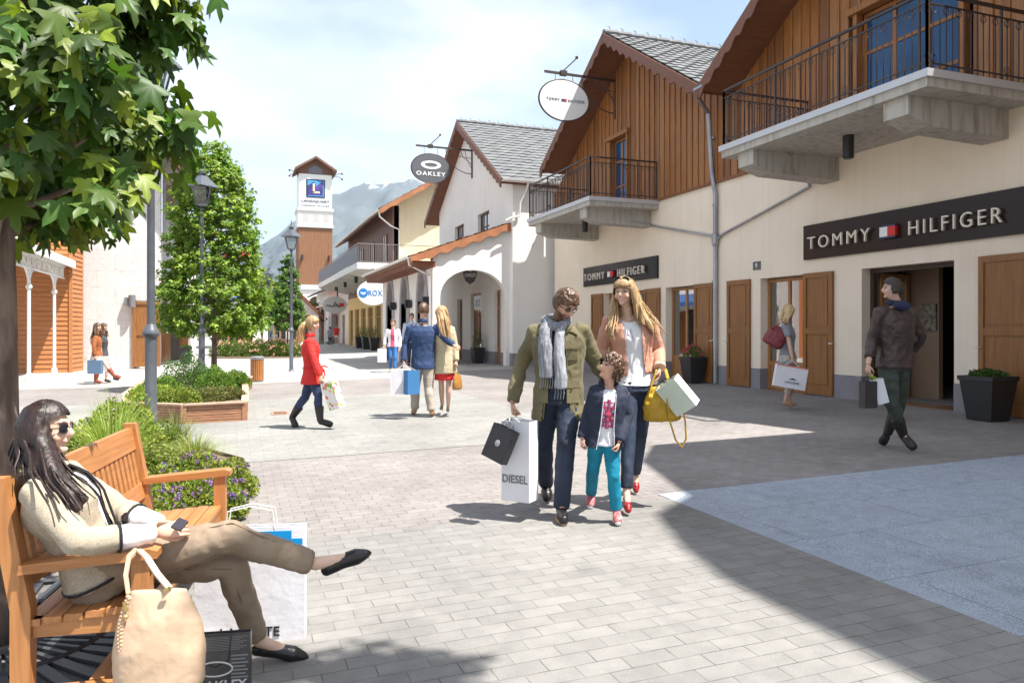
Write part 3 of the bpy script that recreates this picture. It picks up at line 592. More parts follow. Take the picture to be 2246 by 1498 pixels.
mb = wall(MB(), 'x', DX, DX + .35, [43.3, 62] + [q for h in hs2 for q in h], lambda u: [(3.0, 3.9)] if any(a < u < b for a, b in hs2) else [(-.1, 3.9)]); mb.build('shopfront_wall', YELP, DB)
for a, b in hs2: window_x(DB, DX, a, b, .14, 3.0, panel=.4, mull=1, transom=[2.3], name='shop_window', interior=(1.2, WARM))
for sg in (0, 1):
    mb = MB(); a = Vector((7.6, 41.9, 8.30)) if not sg else Vector((19.2, 41.9, 8.30)); b = Vector((13.4, 41.9, 11.78)); v = (b - a).normalized(); n = Vector((-v.z, 0, v.x)); n = n if n.z > 0 else -n; e = Vector((0, 20.5, 0))
    mb.hexa([a - n * .14, b - n * .14, b - n * .14 + e, a - n * .14 + e, a, b, b + e, a + e]); r = mb.build('roof', ROOFWOOD, DB); mt = MB(); tile_roof(mt, a + n * .012, (0, 1, 0), v, 20.5, (b - a).length, tw=.6, tl=.5); mt.build('tiles', TILEDK, r)
    fb = MB(); scallop(fb, a + n * .03 - Vector((0, .04, 0)), b + n * .03 - Vector((0, .04, 0)), .3, .04, (0, 1, 0), k=.9, amp=.03); fb.build('verge_board', mat('lit_roof_wood', (1, 1, 1)), r)
gd = MB(); gutter(gd, (7.5, 41.9, 8.28), (7.5, 62.4, 8.28), .09); gd.tube([(7.55, 42.1, 8.2), (7.65, 42.3, 7.9), (8.4, 42.9, 7.5), (8.9, 42.93, 7.3), (8.9, 42.93, 5.2)], .05, 8); gd.build('gutter', WZINC, DB)
bd = MB(); bx0, bz = 6.26, 5.12
bd.box(bx0, DX, 41.2, 62, bz - .14, bz); bd.box(bx0 - .06, bx0, 41.14, 62, bz - .32, bz + .04); bd.box(bx0, 11.2, 41.14, 41.2, bz - .32, bz + .04); bd.box(DX, 11.2, 41.2, 43, bz - .14, bz)
for i in range(8): yy = 41.6 + i * 2.8; bd.prism([(bx0, yy, bz - .14), (bx0, yy, bz - .4), (DX, yy, bz - .85), (DX, yy, bz - .14)], (0, .14, 0))
for x in (6.9, 7.6): bd.box(x, x + .1, 41.2, 62, bz - .28, bz - .14)
bl = bd.build('balcony', WSTEEL, DB)
pn = MB(); pn.box(bx0 - .05, bx0 - .02, 41.2, 62, bz + .1, bz + .98); pn.build('balcony_panel', mat('grey_mesh_panel', (.13, .13, .15), .5), bl)
rr = MB(); rr.bar((bx0 - .03, 41.17, bz + 1.08), (bx0 - .03, 62, bz + 1.08), .05, .04); rr.bar((bx0 - .03, 41.17, bz + 1.08), (11.2, 41.17, bz + 1.08), .05, .04); rr.bar((bx0, 41.17, bz + .1), (11.2, 41.17, bz + .1), .03, .03)
for i in range(42): x = bx0 + i * .12; rr.bar((x, 41.17, bz + .02), (x, 41.17, bz + 1.06), .018, .018, up=Vector((0, 1, 0)))
rr.build('balcony_railing', mat('grey_rail', (.22, .18, .17), .5), bl)
for x, yy in ((7.0, 47), (7.0, 52), (7.0, 57)):
    l = MB(); l.lathe((x, yy, bz - .75), [(.03, .4), (.11, .4), (.11, 0), (.09, 0)], 12); l.build('downlight', BLACK, DB)
def dec_rox(s, X, Y, z):
    t = MB(); both(t, 'ROX', X + .12, Y, z, .72, .29, 1.1, off=.02); t.prism([(X - .50 + .24 * math.cos(k * math.pi / 12), Y - .03, z + .24 * math.sin(k * math.pi / 12)) for k in range(24)][::-1], (0, -.01, 0))
    t.build('lettering', BLUE, s); q = MB(); q.prism([(X - .50 + a, Y - .046, z + b) for a, b in ((-.16, .05), (0, .02), (.16, .05), (.1, -.04), (0, -.1), (-.1, -.04))][::-1], (0, .004, 0)); q.build('emblem', WHITE, s)
p = onY(818, 643, 38.2); oval_sign('hanging_sign', 'white oval ROX sign with round blue emblem under the balcony', p.x, 38.2, p.z, .80, .62, 8, WSIGN, dec_rox, rim=WSTEEL, bracket=False)
cb_ = MB(); cb_.tube([(p.x + .3, 38.2, p.z + .6), (p.x + .3, 38.6, 4.4), (p.x + .5, 41.2, 4.85)], .02, 5); cb_.tube([(p.x - .0, 38.2, p.z + .62), (p.x + .3, 38.6, 4.4)], .02, 5); o = cb_.build('hanger', IRON, [q for q in bpy.data.objects if q.get('label', '').startswith('white oval ROX')][0])
def dec_sc(s, X, Y, z):
    t = MB(); pts = [(X - .62 + .1 * i, Y - .04, z - .08 + .13 * (math.sin(i * 2.4) * .5 + .3 * math.sin(i * 1.1))) for i in range(11)]
    t.tube(pts, .035, 5); t.tube([(X - .1, Y - .04, z - .15), (X + .02, Y - .04, z + .2), (X + .12, Y - .04, z + .05), (X + .3, Y - .04, z - .17)], .04, 5); t.build('script_lettering', BLACK, s)
    q = MB(); q.box(X + .33, X + .68, Y - .04, Y - .03, z - .12, z + .14); q.build('red_tag', RED, s)
p = onY(734, 669, 56.0); oval_sign('hanging_sign', 'pale oval sign with black script and red tag above the far walkers', p.x, 56.0, p.z, .86, .62, 8, mat('sign_pale', (.55, .53, .50), .5), dec_sc, rim=WSTEEL, bracket=False)
cb_ = MB(); cb_.tube([(p.x + .2, 56.0, p.z + .6), (p.x + .2, 56.05, 4.9)], .05, 5); cb_.build('hanger', IRON, [q for q in bpy.data.objects if q.get('label', '').startswith('pale oval sign')][0])
# ============================================================ TOWER AND FAR HOUSES
TY = 97.8; TT = thing('clock_style_tower', 'tall timber clad tower with white LANDQUART sign box under its gabled roof', 'tower', (9, TY, 0)); TT.name = 'sign_tower'
tl = onY(655, 500, TY).x; tr = onY(729, 500, TY).x; tz = lambda py: onY(692, py, TY).z; tw = tr - tl
mb = MB(); mb.box(tl, tr, TY, TY + tw, tz(625), tz(500)); mb.build('timber_shaft', woodmat('tower_wood', (.34, .17, .085), (.25, .115, .055), scale=.5), TT)
sb = MB()
for i in range(24): x = tl + tw * (i + .5) / 24; sb.box(x - .03, x + .03, TY - .04, TY, tz(625), tz(500))
for i in range(24): yy = TY + tw * (i + .5) / 24; sb.box(tl - .04, tl, yy - .03, yy + .03, tz(625), tz(500))
sb.build('timber_battens', woodmat('tower_wood', (1, 1, 1), (1, 1, 1)), TT)
mb = MB(); mb.box(tl - .05, tr + .05, TY - .05, TY + tw + .05, tz(494), tz(464)); mb.build('upper_band', WHITEP, TT)
mb = MB(); mb.box(tl - .2, tr + .2, TY - .2, TY + tw + .2, tz(500), tz(494)); mb.box(tl - .2, tr + .2, TY - .2, TY + tw + .2, tz(464), tz(457)); mb.box(tl - .15, tr + .2, TY - .2, TY + tw + .2, tz(636), tz(625)); mb.build('ledges', mat('ledge_grey', (.50, .52, .54), .5), TT)
for i in range(3): q = MB(); x = tl + tw * (.12 + i * .3); q.box(x, x + tw * .18, TY - .07, TY - .04, tz(487), tz(471)); q.build('blind_window', mat('blind_window', (.48, .46, .46), .6), TT)
mb = MB(); mb.box(tl + .05, tr - .05, TY + .02, TY + tw - .05, tz(457), tz(383)); sbx = mb.build('sign_box', WHITE, TT)
lx, lz, lh = (tl + tr) / 2, tz(414), (tz(394) - tz(434)) / 2
mb = MB(); mb.box(lx - lh, lx + lh, TY - .03, TY + .015, lz - lh, lz + lh); mb.m = 1; k = lh * .86; mb.box(lx - k, lx + k, TY - .05, TY - .035, lz - k, lz + k); mb.m = 2
mb.prism([(lx - k, TY - .055, lz + k * .3), (lx - k * .2, TY - .055, lz + k * .85), (lx + k * .1, TY - .055, lz + k * .3), (lx + k * .9, TY - .055, lz + k), (lx + k * .9, TY - .055, lz - k * .9), (lx - k, TY - .055, lz - k * .9)][::-1], (0, .01, 0)); mb.m = 3
mb.box(lx - k * .35, lx - k * .12, TY - .08, TY - .06, lz - k * .55, lz + k * .6); mb.box(lx - k * .35, lx + k * .5, TY - .08, TY - .06, lz - k * .6, lz - k * .38)
mb.build('letter_emblem', [NAVY, mat('emblem_blue', (.06, .30, .62), .5), mat('emblem_purple', (.10, .05, .30), .5, c2=(.02, .03, .12), scale=.8), mat('emblem_gold', (.85, .72, .45), .5)], sbx)
mb = MB(); add_text(mb, 'LANDQUART', (lx, TY - .03, tz(442)), (1, 0, 0), UP, width=tw * .83, height=.36, depth=.03, off=.012); mb.build('lettering', NAVY, sbx); mb = MB(); add_text(mb, 'FASHION OUTLET', (lx, TY - .03, tz(451.5)), (1, 0, 0), UP, width=tw * .83, height=.26, depth=.03); mb.build('lettering', NAVY, sbx)
xa, xb, za, zt, xc = tl - .45, tr + .5, tz(373), tz(345), lx
mb = wall(MB(), 'y', TY + .15, TY + tw - .2, [tl + .1, xc, tr - .1], lambda u: [(tz(383), lambda x: zt - (zt - za) * abs(x - xc) / (xb - xc) - .25)]); mb.build('gable', woodmat('tower_gable', (.20, .09, .05), (.13, .06, .04)), TT)
mb = MB(); mb.prism([(xc - .9, TY + .1, tz(381)), (xc + .9, TY + .1, tz(381)), (xc + .9, TY + .1, tz(372)), (xc, TY + .1, tz(362)), (xc - .9, TY + .1, tz(372))][::-1], (0, .03, 0)); mb.build('gable_window', mat('gable_glass', (.15, .14, .17), .3), TT)
for sg in (-1, 1):
    mb = MB(); a = Vector((xc + sg * (xb - xc), TY - .8, za)); b = Vector((xc, TY - .8, zt)); e = Vector((0, tw + 1.4, 0)); d = Vector((0, 0, -.28)); mb.hexa([a + d, b + d, b + d + e, a + d + e, a, b, b + e, a + e]); mb.build('roof', mat('tower_roof_wood', (.13, .07, .05), .8, c2=(.22, .11, .07), scale=3), TT)
for sg in (-1, 1):
    for dz in (0, -.7): mb = MB(); x = tl if sg < 0 else tr; mb.tube([(x, TY - .2, tz(386)), (x + sg * .8, TY - .5, tz(380) + dz * .6), (x + sg * 1.1, TY - .6, tz(379) + dz)], .04, 5); mb.ell((x + sg * 1.15, TY - .6, tz(380) + dz), .14, 6); mb.build('floodlight', IRON, TT)
    mb = MB(); x = tl + tw * (.1 if sg < 0 else .9); mb.box(x - .1, x + .1, TY - .4, TY - .04, tz(571), tz(560)); mb.build('floodlight', IRON, TT)
us = [tl + (tr - tl) * i / 30 for i in range(31)] + [tl + .2 * tw, tl + .8 * tw]
az = lambda x: tz(690) + (tz(650) - tz(690)) * math.sqrt(max(0, 1 - ((x - lx) / (.3 * tw)) ** 2))
mb = wall(MB(), 'y', TY, TY + tw, us, lambda u: [(tz(760), 2.2), (az, tz(636))] if abs(u - lx) < .3 * tw else [(-.1, tz(636))]); mb.build('base_wall', WHITEP, TT)
mb = MB(); mb.box(tl + .2 * tw, tl + .8 * tw, TY + .2, TY + .25, 0, tz(645)); mb.build('arch_window', glass('arch_glass', (.1, .13, .15), .6), TT)
def far_house(label, x0, x1, Y, dep, ze, zr, m, tile, holes=(), cat='house', frame=FRAMEW, name='far_house'):
    o = thing(name, label, cat, ((x0 + x1) / 2, Y, 0)); xc = (x0 + x1) / 2; f = lambda x: zr - (zr - ze) * abs(x - xc) / ((x1 - x0) / 2) - .05
    mb = wall(MB(), 'y', Y, Y + .3, [x0, xc, x1] + [q for h in holes for q in h[:2]], lambda u: (lambda hs: [(-.2, f)] if not hs else [(-.2, hs[0][2]), (hs[0][3], f)])([h for h in holes if h[0] < u < h[1]])); mb.box(x0, x0 + .3, Y + .3, Y + dep, -.2, ze - .1); mb.box(x1 - .3, x1, Y + .3, Y + dep, -.2, ze - .1); mb.build('wall', m, o)
    for h in holes:
        g = MB(); g.box(h[0], h[1], Y + .1, Y + .16, h[2], h[3]); fr = MB()
        for k in range(4): x = h[0] + (h[1] - h[0]) * k / 3; fr.box(x - .05, x + .05, Y + .04, Y + .09, h[2], h[3])
        fr.box(h[0] + .05, h[1] - .05, Y + .045, Y + .085, h[3] - .1, h[3]); w = fr.build('window', frame, o); g.build('pane', DGLASS, w)
    for sg in (-1, 1):
        a = Vector((xc + sg * ((x1 - x0) / 2 + .6), Y - .7, ze - (zr - ze) * .6 / ((x1 - x0) / 2))); b = Vector((xc, Y - .7, zr)); e = Vector((0, dep + 1, 0)); v = (b - a).normalized(); n = Vector((-v.z, 0, v.x)); n = n if n.z > 0 else -n
        mb = MB(); mb.hexa([a - n * .12, b - n * .12, b - n * .12 + e, a - n * .12 + e, a + n * .1, b + n * .1, b + n * .1 + e, a + n * .1 + e]); r = mb.build('roof', ROOFWOOD, o); mt = MB(); tile_roof(mt, a + n * .112, (0, 1, 0), v, dep + 1, (b - a).length, tw=.6, tl=.6); mt.build('tiles', tile, r)
    return o
Y = 71; a = onY(572, 700, Y).x; b = onY(700, 700, Y).x; far_house('low white house with a brown roof far down the street by the slender tree', a, b, Y, 9, onY(600, 688, Y).z, onY(632, 628, Y).z, WHITEP, TILEBR, [(a + .6, a + 2.2, .3, 2.6), (b - 2.6, b - .8, .3, 2.8)])
Y = 84; a = onY(690, 700, Y).x; b = onY(720, 700, Y).x; far_house('small dark roofed kiosk in front of the tower', a, b, Y, 5, 2.6, 3.6, FRAMEW, TILEDK, cat='kiosk', name='kiosk')
Y = 110; a = onY(548, 700, Y).x; b = onY(586, 700, Y).x; far_house('distant red brown house with dark roof beyond the lamps', a, b, Y, 9, onY(560, 645, Y).z, onY(572, 615, Y).z, mat('red_brown_wall', (.30, .11, .07), .8), TILEDK)
Y = 60; a = onY(462, 700, Y).x; b = onY(572, 700, Y).x; far_house('white shop building with timber framed shopfront behind the rose bed', a, b, Y, 9, 4.2, 6.0, WHITEP, TILEBR, [(a + .4, a + 3.0, .2, 2.9), (a + 3.6, b - .4, .2, 2.9)], cat='building', name='far_shop')
EB = thing('far_shop_row', 'white end building closing the arcade beyond the yellow shopfronts', 'building', (9, 70, 0)); mb = wall(MB(), 'x', 9, 9.3, [64, 67, 69, 72, 74, 77, 79, 92], lambda u: [(2.8, 5.6)] if (67 < u < 69 or 72 < u < 74 or 77 < u < 79) else [(-.1, 5.6)]); mb.box(9.3, 16, 64, 64.3, 0, 5.6); mb.build('wall', WHITEP, EB)
for yy in (67, 72, 77): window_x(EB, 9, yy, yy + 2, .1, 2.8, name='shop_window', gl=DGLASS)
mb = MB(); mb.hexa([(7.9, 63.5, 5.2), (16, 63.5, 8.6), (16, 92, 8.6), (7.9, 92, 5.2), (7.9, 63.5, 5.4), (16, 63.5, 8.8), (16, 92, 8.8), (7.9, 92, 5.4)]); mb.build('roof', TILEDK, EB)
mb = MB()
for yy in (64, 68, 72, 76): mb.tube([(7.4, yy, .1), (7.4, yy, 3.6)], .06, 8)
mb.box(7.3, 9, 63.8, 77, 3.55, 3.7); mb.build('canopy', WSTEEL, EB)
# ============================================================ LEFT SIDE: WOOD CLAD BUILDING, WHITE STONE BUILDING
WB = thing('wood_clad_building', 'orange timber boarded building with a white iron porch on the far left', 'building', (-7, 29, 0))
WO = woodmat('orange_board_wood', (.50, .195, .062), (.37, .135, .042), axis='x', scale=.7); mb = MB(); z = .0; k = 0
ztop = 5.9
cc = MB()
while z < ztop:
    h = .155; y0 = 28.9
    mb.hexa([(-14, y0 - .035, z), (-5.32, y0 - .035, z), (-5.32, y0 + .02, z), (-14, y0 + .02, z), (-14, y0 - .01, z + h), (-5.32, y0 - .01, z + h), (-5.32, y0 + .02, z + h), (-14, y0 + .02, z + h)])
    mb.hexa([(-5.32, y0 - .035, z), (-5.18, 30.4, z), (-5.4, 30.4, z), (-5.4, y0, z), (-5.345, y0 - .01, z + h), (-5.205, 30.4, z + h), (-5.4, 30.4, z + h), (-5.4, y0, z + h)]); z += h + .006
mb.box(-14, -5.4, 28.95, 36, 0, ztop - .1); mb.build('boarding', WO, WB)
mb = MB(); mb.box(-5.36, -5.26, 28.83, 28.9, 0, ztop); mb.box(-14.4, -4.9, 28.4, 36, ztop, ztop + .2); mb.build('corner_trim', WO, WB)
pc = MB(); px_ = -5.5
for yy in (21.4, 24.3, 27.4):
    pc.tube([(px_, yy, 0), (px_, yy, .25), (px_, yy, 2.75), (px_, yy, 3.6)], [.075, .05, .045, .045], 10); pc.lathe((px_, yy, 0), [(.09, 0), (.09, .18), (.06, .24)], 10); pc.lathe((px_, yy, 2.6), [(.05, 0), (.085, .05), (.085, .1), (.05, .14)], 10)
    for sg in (-1, 1):
        for r_ in (.75, 1.05): pc.tube([(px_, yy + sg * (r_ * (1 - math.cos(t))), 2.6 + r_ * .85 * math.sin(t)) for t in [i * math.pi / 14 for i in range(8)]], .028, 5)
pc.bar((px_, 20.4, 3.62), (px_, 28.9, 3.62), .08, .14); pc.bar((px_, 20.4, 3.2), (px_, 28.9, 3.2), .04, .05)
for i in range(42): yy = 20.5 + i * .2; pc.bar((px_, yy, 3.2), (px_, yy, 3.6), .025, .025, up=Vector((0, 1, 0)))
for i in range(14):
    c = Vector((px_, 20.7 + i * .6, 3.4)); mb_ring(pc, c, Vector((0, 1, 0)), .13, .014)
pc.hexa([(-9, 20.2, 4.3), (-5.2, 20.2, 3.66), (-5.2, 28.86, 3.66), (-9, 28.86, 4.3), (-9, 20.2, 4.42), (-5.2, 20.2, 3.78), (-5.2, 28.86, 3.78), (-9, 28.86, 4.42)])
pc.box(-5.24, -5.16, 20.2, 28.86, 3.55, 3.8); pc.build('porch', mat('white_iron', (.70, .70, .68), .5), WB)
SB = thing('stone_building', 'white stone faced gabled building behind the trees on the left', 'building', (-3, 30.7, 0))
sz = lambda x: 10.3 - 1.18 * abs(x + 4.4)
dh_ = [(-3.62, -2.7, .05, 2.55)]
mb = wall(MB(), 'y', 30.7, 31.1, [-7.3, -5.2, -4.4, -3.62, -2.7], lambda u: [(2.55, sz)] if -3.62 < u < -2.7 else [(0, sz)])
mb = wall(mb, 'y', 31.5, 31.9, [-2.7, -1.75], lambda u: [(3.9, sz)]); mb.build('wall', STONEW, SB)
mb = MB(); mb.hexa([(-3.3, 31.1, 0), (-3.3 + .3, 31.1, 0), (-.4, 40, 0), (-.7, 40, 0), (-3.3, 31.1, 5.6), (-3.0, 31.1, 5.6), (-.4, 40, 5.6), (-.7, 40, 5.6)])
# street side wall runs away from the camera; it is one plaster face with doors set before it
mb = MB(); A_ = Vector((-3.55, 31.1, 0)); B_ = Vector((-1.9, 39.4, 0)); dd = (B_ - A_).normalized(); nb = Vector((dd.y, -dd.x, 0))
mb.hexa([A_, A_ - nb * .3, B_ - nb * .3, B_, A_ + UP * 5.4, A_ - nb * .3 + UP * 5.4, B_ - nb * .3 + UP * 5.4, B_ + UP * 5.4]); mb.build('street_wall', WHITEP, SB)
def on_wall(s, z, o=.0): return A_ + dd * s + nb * o + UP * z
def diag_panel(s0, s1, z0, z1, t, m, name, par, o0=0.0):
    q = MB(); q.hexa([on_wall(s0, z0, o0), on_wall(s0, z0, o0 + t), on_wall(s1, z0, o0 + t), on_wall(s1, z0, o0), on_wall(s0, z1, o0), on_wall(s0, z1, o0 + t), on_wall(s1, z1, o0 + t), on_wall(s1, z1, o0)]); return q.build(name, m, par)
for s0, s1 in ((1.6, 2.7), (3.0, 4.1), (5.6, 6.9)):
    o = diag_panel(s0, s1, .1, 2.5, .05, SHUT, 'shutter', SB, .01)
    for za, zb in ((.3, 1.2), (1.4, 2.3)): diag_panel(s0 + .15, s1 - .15, za, zb, .02, mat('shutter_panel', (.22, .08, .025), .4), 'shutter_panel', o, .06)
diag_panel(4.2, 5.5, .1, 2.6, .02, DARK, 'doorway', SB, .01); diag_panel(3.3, 3.75, 1.3, 2.1, .02, WHITE, 'notice', SB, .1); diag_panel(3.36, 3.7, 1.75, 2.06, .012, RED, 'notice_red_field', SB, .13)
shu = MB(); shu.box(-3.64, -3.5, 30.6, 30.66, .08, 2.5); shu.box(-3.62, -2.72, 30.64, 30.68, .08, 2.5); shu.box(-2.80, -2.7, 30.6, 30.66, .08, 2.5); shu.box(-3.5, -2.8, 30.6, 30.66, 1.25, 1.4); shu.box(-3.5, -2.8, 30.6, 30.66, 2.4, 2.5); shu.box(-3.5, -2.8, 30.6, 30.66, .08, .25); shu.build('shutter', SHUT, SB)
lp = MB(); c = onY(290, 661, 30.5); lp.lathe((c.x, 30.45, c.z - .22), [(.12, 0), (.12, .44), (.1, .45)], 14); lp.box(c.x - .26, c.x - .1, 30.45, 30.7, c.z - .14, c.z + .14); lp.build('wall_lamp', mat('lamp_grey', (.16, .16, .17), .5), SB)
for sg in (-1, 1):
    a = Vector((-4.4 + sg * 2.95, 29.9, 10.5 - 1.18 * 2.95)); b = Vector((-4.4, 29.9, 10.5)); e = Vector((0, 10, 0)); v = (b - a).normalized(); n = Vector((-v.z, 0, v.x)); n = n if n.z > 0 else -n
    mb = MB(); mb.hexa([a - n * .15, b - n * .15, b - n * .15 + e, a - n * .15 + e, a, b, b + e, a + e]); r = mb.build('roof', ROOFWOOD, SB); mt = MB(); tile_roof(mt, a + n * .012, (0, 1, 0), v, 10, (b - a).length); mt.build('tiles', TILE, r)
us = MB(); us.box(-2.5, -1.9, 30.62, 30.7, 5.6, 6.9); us.build('upper_window', mat('dark_wood_frame', (1, 1, 1)), SB)
AW = thing('blue_awning', 'blue fabric awning above the doors of the white stone building', 'awning', on_wall(4, 3.2)); mb = MB()
mb.hexa([on_wall(1.6, 3.45, .05), on_wall(1.6, 2.95, 1.3), on_wall(7, 2.95, 1.3), on_wall(7, 3.45, .05), on_wall(1.6, 3.49, .05), on_wall(1.6, 2.99, 1.3), on_wall(7, 2.99, 1.3), on_wall(7, 3.49, .05)]); mb.build('canvas', mat('awning_blue', (.05, .11, .28), .8), AW)
q = MB()
for i in range(18): s = 1.6 + i * .3; q.hexa([on_wall(s + .01, 2.75, 1.29), on_wall(s + .01, 2.75, 1.31), on_wall(s + .29, 2.75, 1.31), on_wall(s + .29, 2.75, 1.29), on_wall(s + .01, 2.96, 1.29), on_wall(s + .01, 2.96, 1.31), on_wall(s + .29, 2.96, 1.31), on_wall(s + .29, 2.96, 1.29)])
q.build('valance', mat('awning_blue', (1, 1, 1)), AW)
RS = thing('round_sign', 'red oval sign reading STING beside the thick grey lamp pole', 'hanging sign', (-3, 31, 3)); p = onY(341, 631, 31.0); mb = MB(); mb.prism([(p.x - .1 + .42 * math.cos(k * math.pi / 16), 31.0, p.z + .62 * math.sin(k * math.pi / 16)) for k in range(32)][::-1], (0, .05, 0)); mb.build('panel', RED, RS)
mb = MB(); add_text(mb, 'STING', (p.x - .1, 30.99, p.z), (1, 0, 0), UP, width=.74, height=.34, depth=.01); mb.build('lettering', WHITE, RS); mb = MB(); mb.tube([(p.x - .1, 31.02, p.z + .6), (p.x - .1, 31.02, p.z + .75), (p.x - .6, 31.3, p.z + .78)], .02, 5); mb.build('bracket', IRON, RS)
PR = thing('parasol', 'red parasol peeking through the crown of the bushy green tree', 'parasol', onY(525, 560, 44)); p = onY(525, 552, 44); mb = MB(); mb.lathe((p.x, 44, p.z - .35), [(1.0, 0), (.98, .03), (.5, .3), (.03, .48), (.01, .5)], 8); mb.build('canopy', RED, PR); mb = MB(); mb.tube([(p.x, 44, 0), (p.x, 44, p.z)], .03, 6); mb.build('pole', IRON, PR)
PB = thing('parasol', 'blue parasol far behind the bushy tree near the rose bed', 'parasol', onY(530, 662, 52)); p = onY(532, 655, 52); mb = MB(); mb.lathe((p.x, 52, p.z - .2), [(1.1, 0), (1.08, .03), (.5, .3), (.03, .5), (.01, .52)], 8); mb.build('canopy', mat('parasol_blue', (.02, .10, .35), .7), PB); mb = MB(); mb.tube([(p.x, 52, 0), (p.x, 52, p.z)], .03, 6); mb.build('pole', IRON, PB)
# ============================================================ TALL BUILDING BESIDE THE CAMERA (throws the shade on the granite)
NB = thing('corner_building', 'tall cream plaster gabled building beside the granite paving', 'building', (7.9, 0, 0))
prof = [(5.08, 8.1), (3.58, 9.94), (1.6, 11.2), (.62, 12.8), (-.45, 13.6), (-1.2, 13.95), (-2.6, 13.95), (-4.5, 11.8), (-7.5, 8.6)]
def nz_(y):
    for (a, za), (b, zb) in zip(prof[:-1], prof[1:]):
        if b <= y <= a: return za + (zb - za) * (a - y) / (a - b)
    return 8
mb = wall(MB(), 'x', 8.0, 8.4, [5.0, 4.4, 3.58, 1.6, .62, -.45, -1.2, -2.6, -4.5, -7.4], lambda u: [(0, lambda y: nz_(y) - .1)]); mb.box(8.4, 20, 4.6, 5.0, 0, 8.0); mb.build('wall', PLASTER, NB)
for (a, za), (b, zb) in zip(prof[:-1], prof[1:]):
    mb = MB(); mb.hexa([(7.6, a, za - .15), (20, a, za - .15), (20, b, zb - .15), (7.6, b, zb - .15), (7.6, a, za), (20, a, za), (20, b, zb), (7.6, b, zb)]); mb.build('roof', TILEBR, NB)
for yy in (2.4, -1.6, -5.2):
    for z in (1.0, 4.6): window_x(NB, 8.0, yy - .6, yy + .6, z, z + 1.9, recess=-.04, gl=DGLASS)
# ============================================================ MOUNTAINS AND AIR
def CW(r, d, z=0): return RT * r + FW * d + UP * z
def mountains():
    rp = [(-900, 600), (-300, 500), (0, 430), (200, 470), (380, 520), (470, 560), (545, 548), (575, 536), (600, 512), (624, 497), (660, 480), (700, 440), (732, 425), (760, 419), (790, 405), (815, 400), (838, 402), (858, 391), (880, 394), (898, 388), (925, 402), (980, 420), (1100, 470), (1300, 540), (1700, 610), (2400, 650), (3200, 660)]
    xs = np.array([a for a, b in rp], float); hs = np.array([722 - b for a, b in rp], float); D0, D1 = 1700., 3600.; V = []; n = 300; m = 70
    pxs = np.linspace(-900, 3200, n)
    for j in range(m + 8):
        s = j / (m - 1)
        for i, px in enumerate(pxs):
            d = D0 + (D1 - D0) * s; h = np.interp(px, xs, hs) / 1624 * D1; p = FW * d + RT * ((px - CX) / 1624 * d * 1.0)
            q = Vector((p.x / 420, p.y / 420, 3.1)); rg = noise.fractal(q, .9, 2.1, 6); g = noise.fractal(Vector((p.x / 120, p.y / 200, 1.7)), .8, 2.2, 4)
            if s <= 1: z = h * (s ** 1.25) * (1 + .34 * rg * (1 - s) ** .5) + 150 * (abs(g) - .3) * s * (1 - s) * 2.6 + 28 * g * min(1, s * 2)
            else: z = h * (1 - (s - 1) * 3) + 16 * g
            if s == 0: z = -30
            V.append((p.x, p.y, z))
    Fq = [(j * n + i, j * n + i + 1, (j + 1) * n + i + 1, (j + 1) * n + i) for j in range(m + 7) for i in range(n - 1)]
    mm = bpy.data.materials.new('mountain_rock'); mm.use_nodes = True; t = mm.node_tree; b = t.nodes['Principled BSDF']; b.inputs['Roughness'].default_value = 1; b.inputs['Specular IOR Level'].default_value = .1
    N = t.nodes.new; K = t.links.new; g = N('ShaderNodeNewGeometry'); sp = N('ShaderNodeSeparateXYZ'); K(g.outputs['Position'], sp.inputs[0])
    n1 = N('ShaderNodeTexNoise'); n1.inputs['Scale'].default_value = .012; n1.inputs['Detail'].default_value = 9; n1.inputs['Roughness'].default_value = .68; K(g.outputs['Position'], n1.inputs[0])
    r1 = N('ShaderNodeValToRGB'); e = r1.color_ramp.elements; e[0].position = .455; e[0].color = (.012, .032, .026, 1); e[1].position = .545; e[1].color = (.105, .118, .125, 1); 
    ma = N('ShaderNodeMath'); ma.operation = 'MULTIPLY_ADD'; ma.inputs[1].default_value = .00035; K(sp.outputs[2], ma.inputs[0]); K(n1.outputs[0], ma.inputs[2]); K(ma.outputs[0], r1.inputs[0])
    s1 = N('ShaderNodeMath'); s1.operation = 'MULTIPLY_ADD'; s1.inputs[1].default_value = 520; K(n1.outputs[0], s1.inputs[0]); K(sp.outputs[2], s1.inputs[2])
    mr = N('ShaderNodeMapRange'); mr.inputs[1].default_value = 960; mr.inputs[2].default_value = 1010; K(s1.outputs[0], mr.inputs[0])
    x = N('ShaderNodeMixRGB'); x.inputs[2].default_value = (.55, .57, .6, 1); K(mr.outputs[0], x.inputs[0]); K(r1.outputs[0], x.inputs[1]); K(x.outputs[0], b.inputs['Base Color'])
    tag(np_mesh('mountains', V, Fq, mm, smooth=True), kind='structure')
mountains()
hb = MB(); hb.box(-5200, 5200, -800, 5600, -32, 1100); hm = bpy.data.materials.new('haze_air'); hm.use_nodes = True; t = hm.node_tree; t.nodes.clear()
ho = t.nodes.new('ShaderNodeOutputMaterial'); pv = t.nodes.new('ShaderNodeVolumePrincipled'); pv.inputs['Density'].default_value = .00008; pv.inputs['Color'].default_value = (.62, .82, 1, 1); pv.inputs['Anisotropy'].default_value = .1
t.links.new(pv.outputs[0], ho.inputs['Volume']); tag(hb.build('haze', hm), kind='stuff')
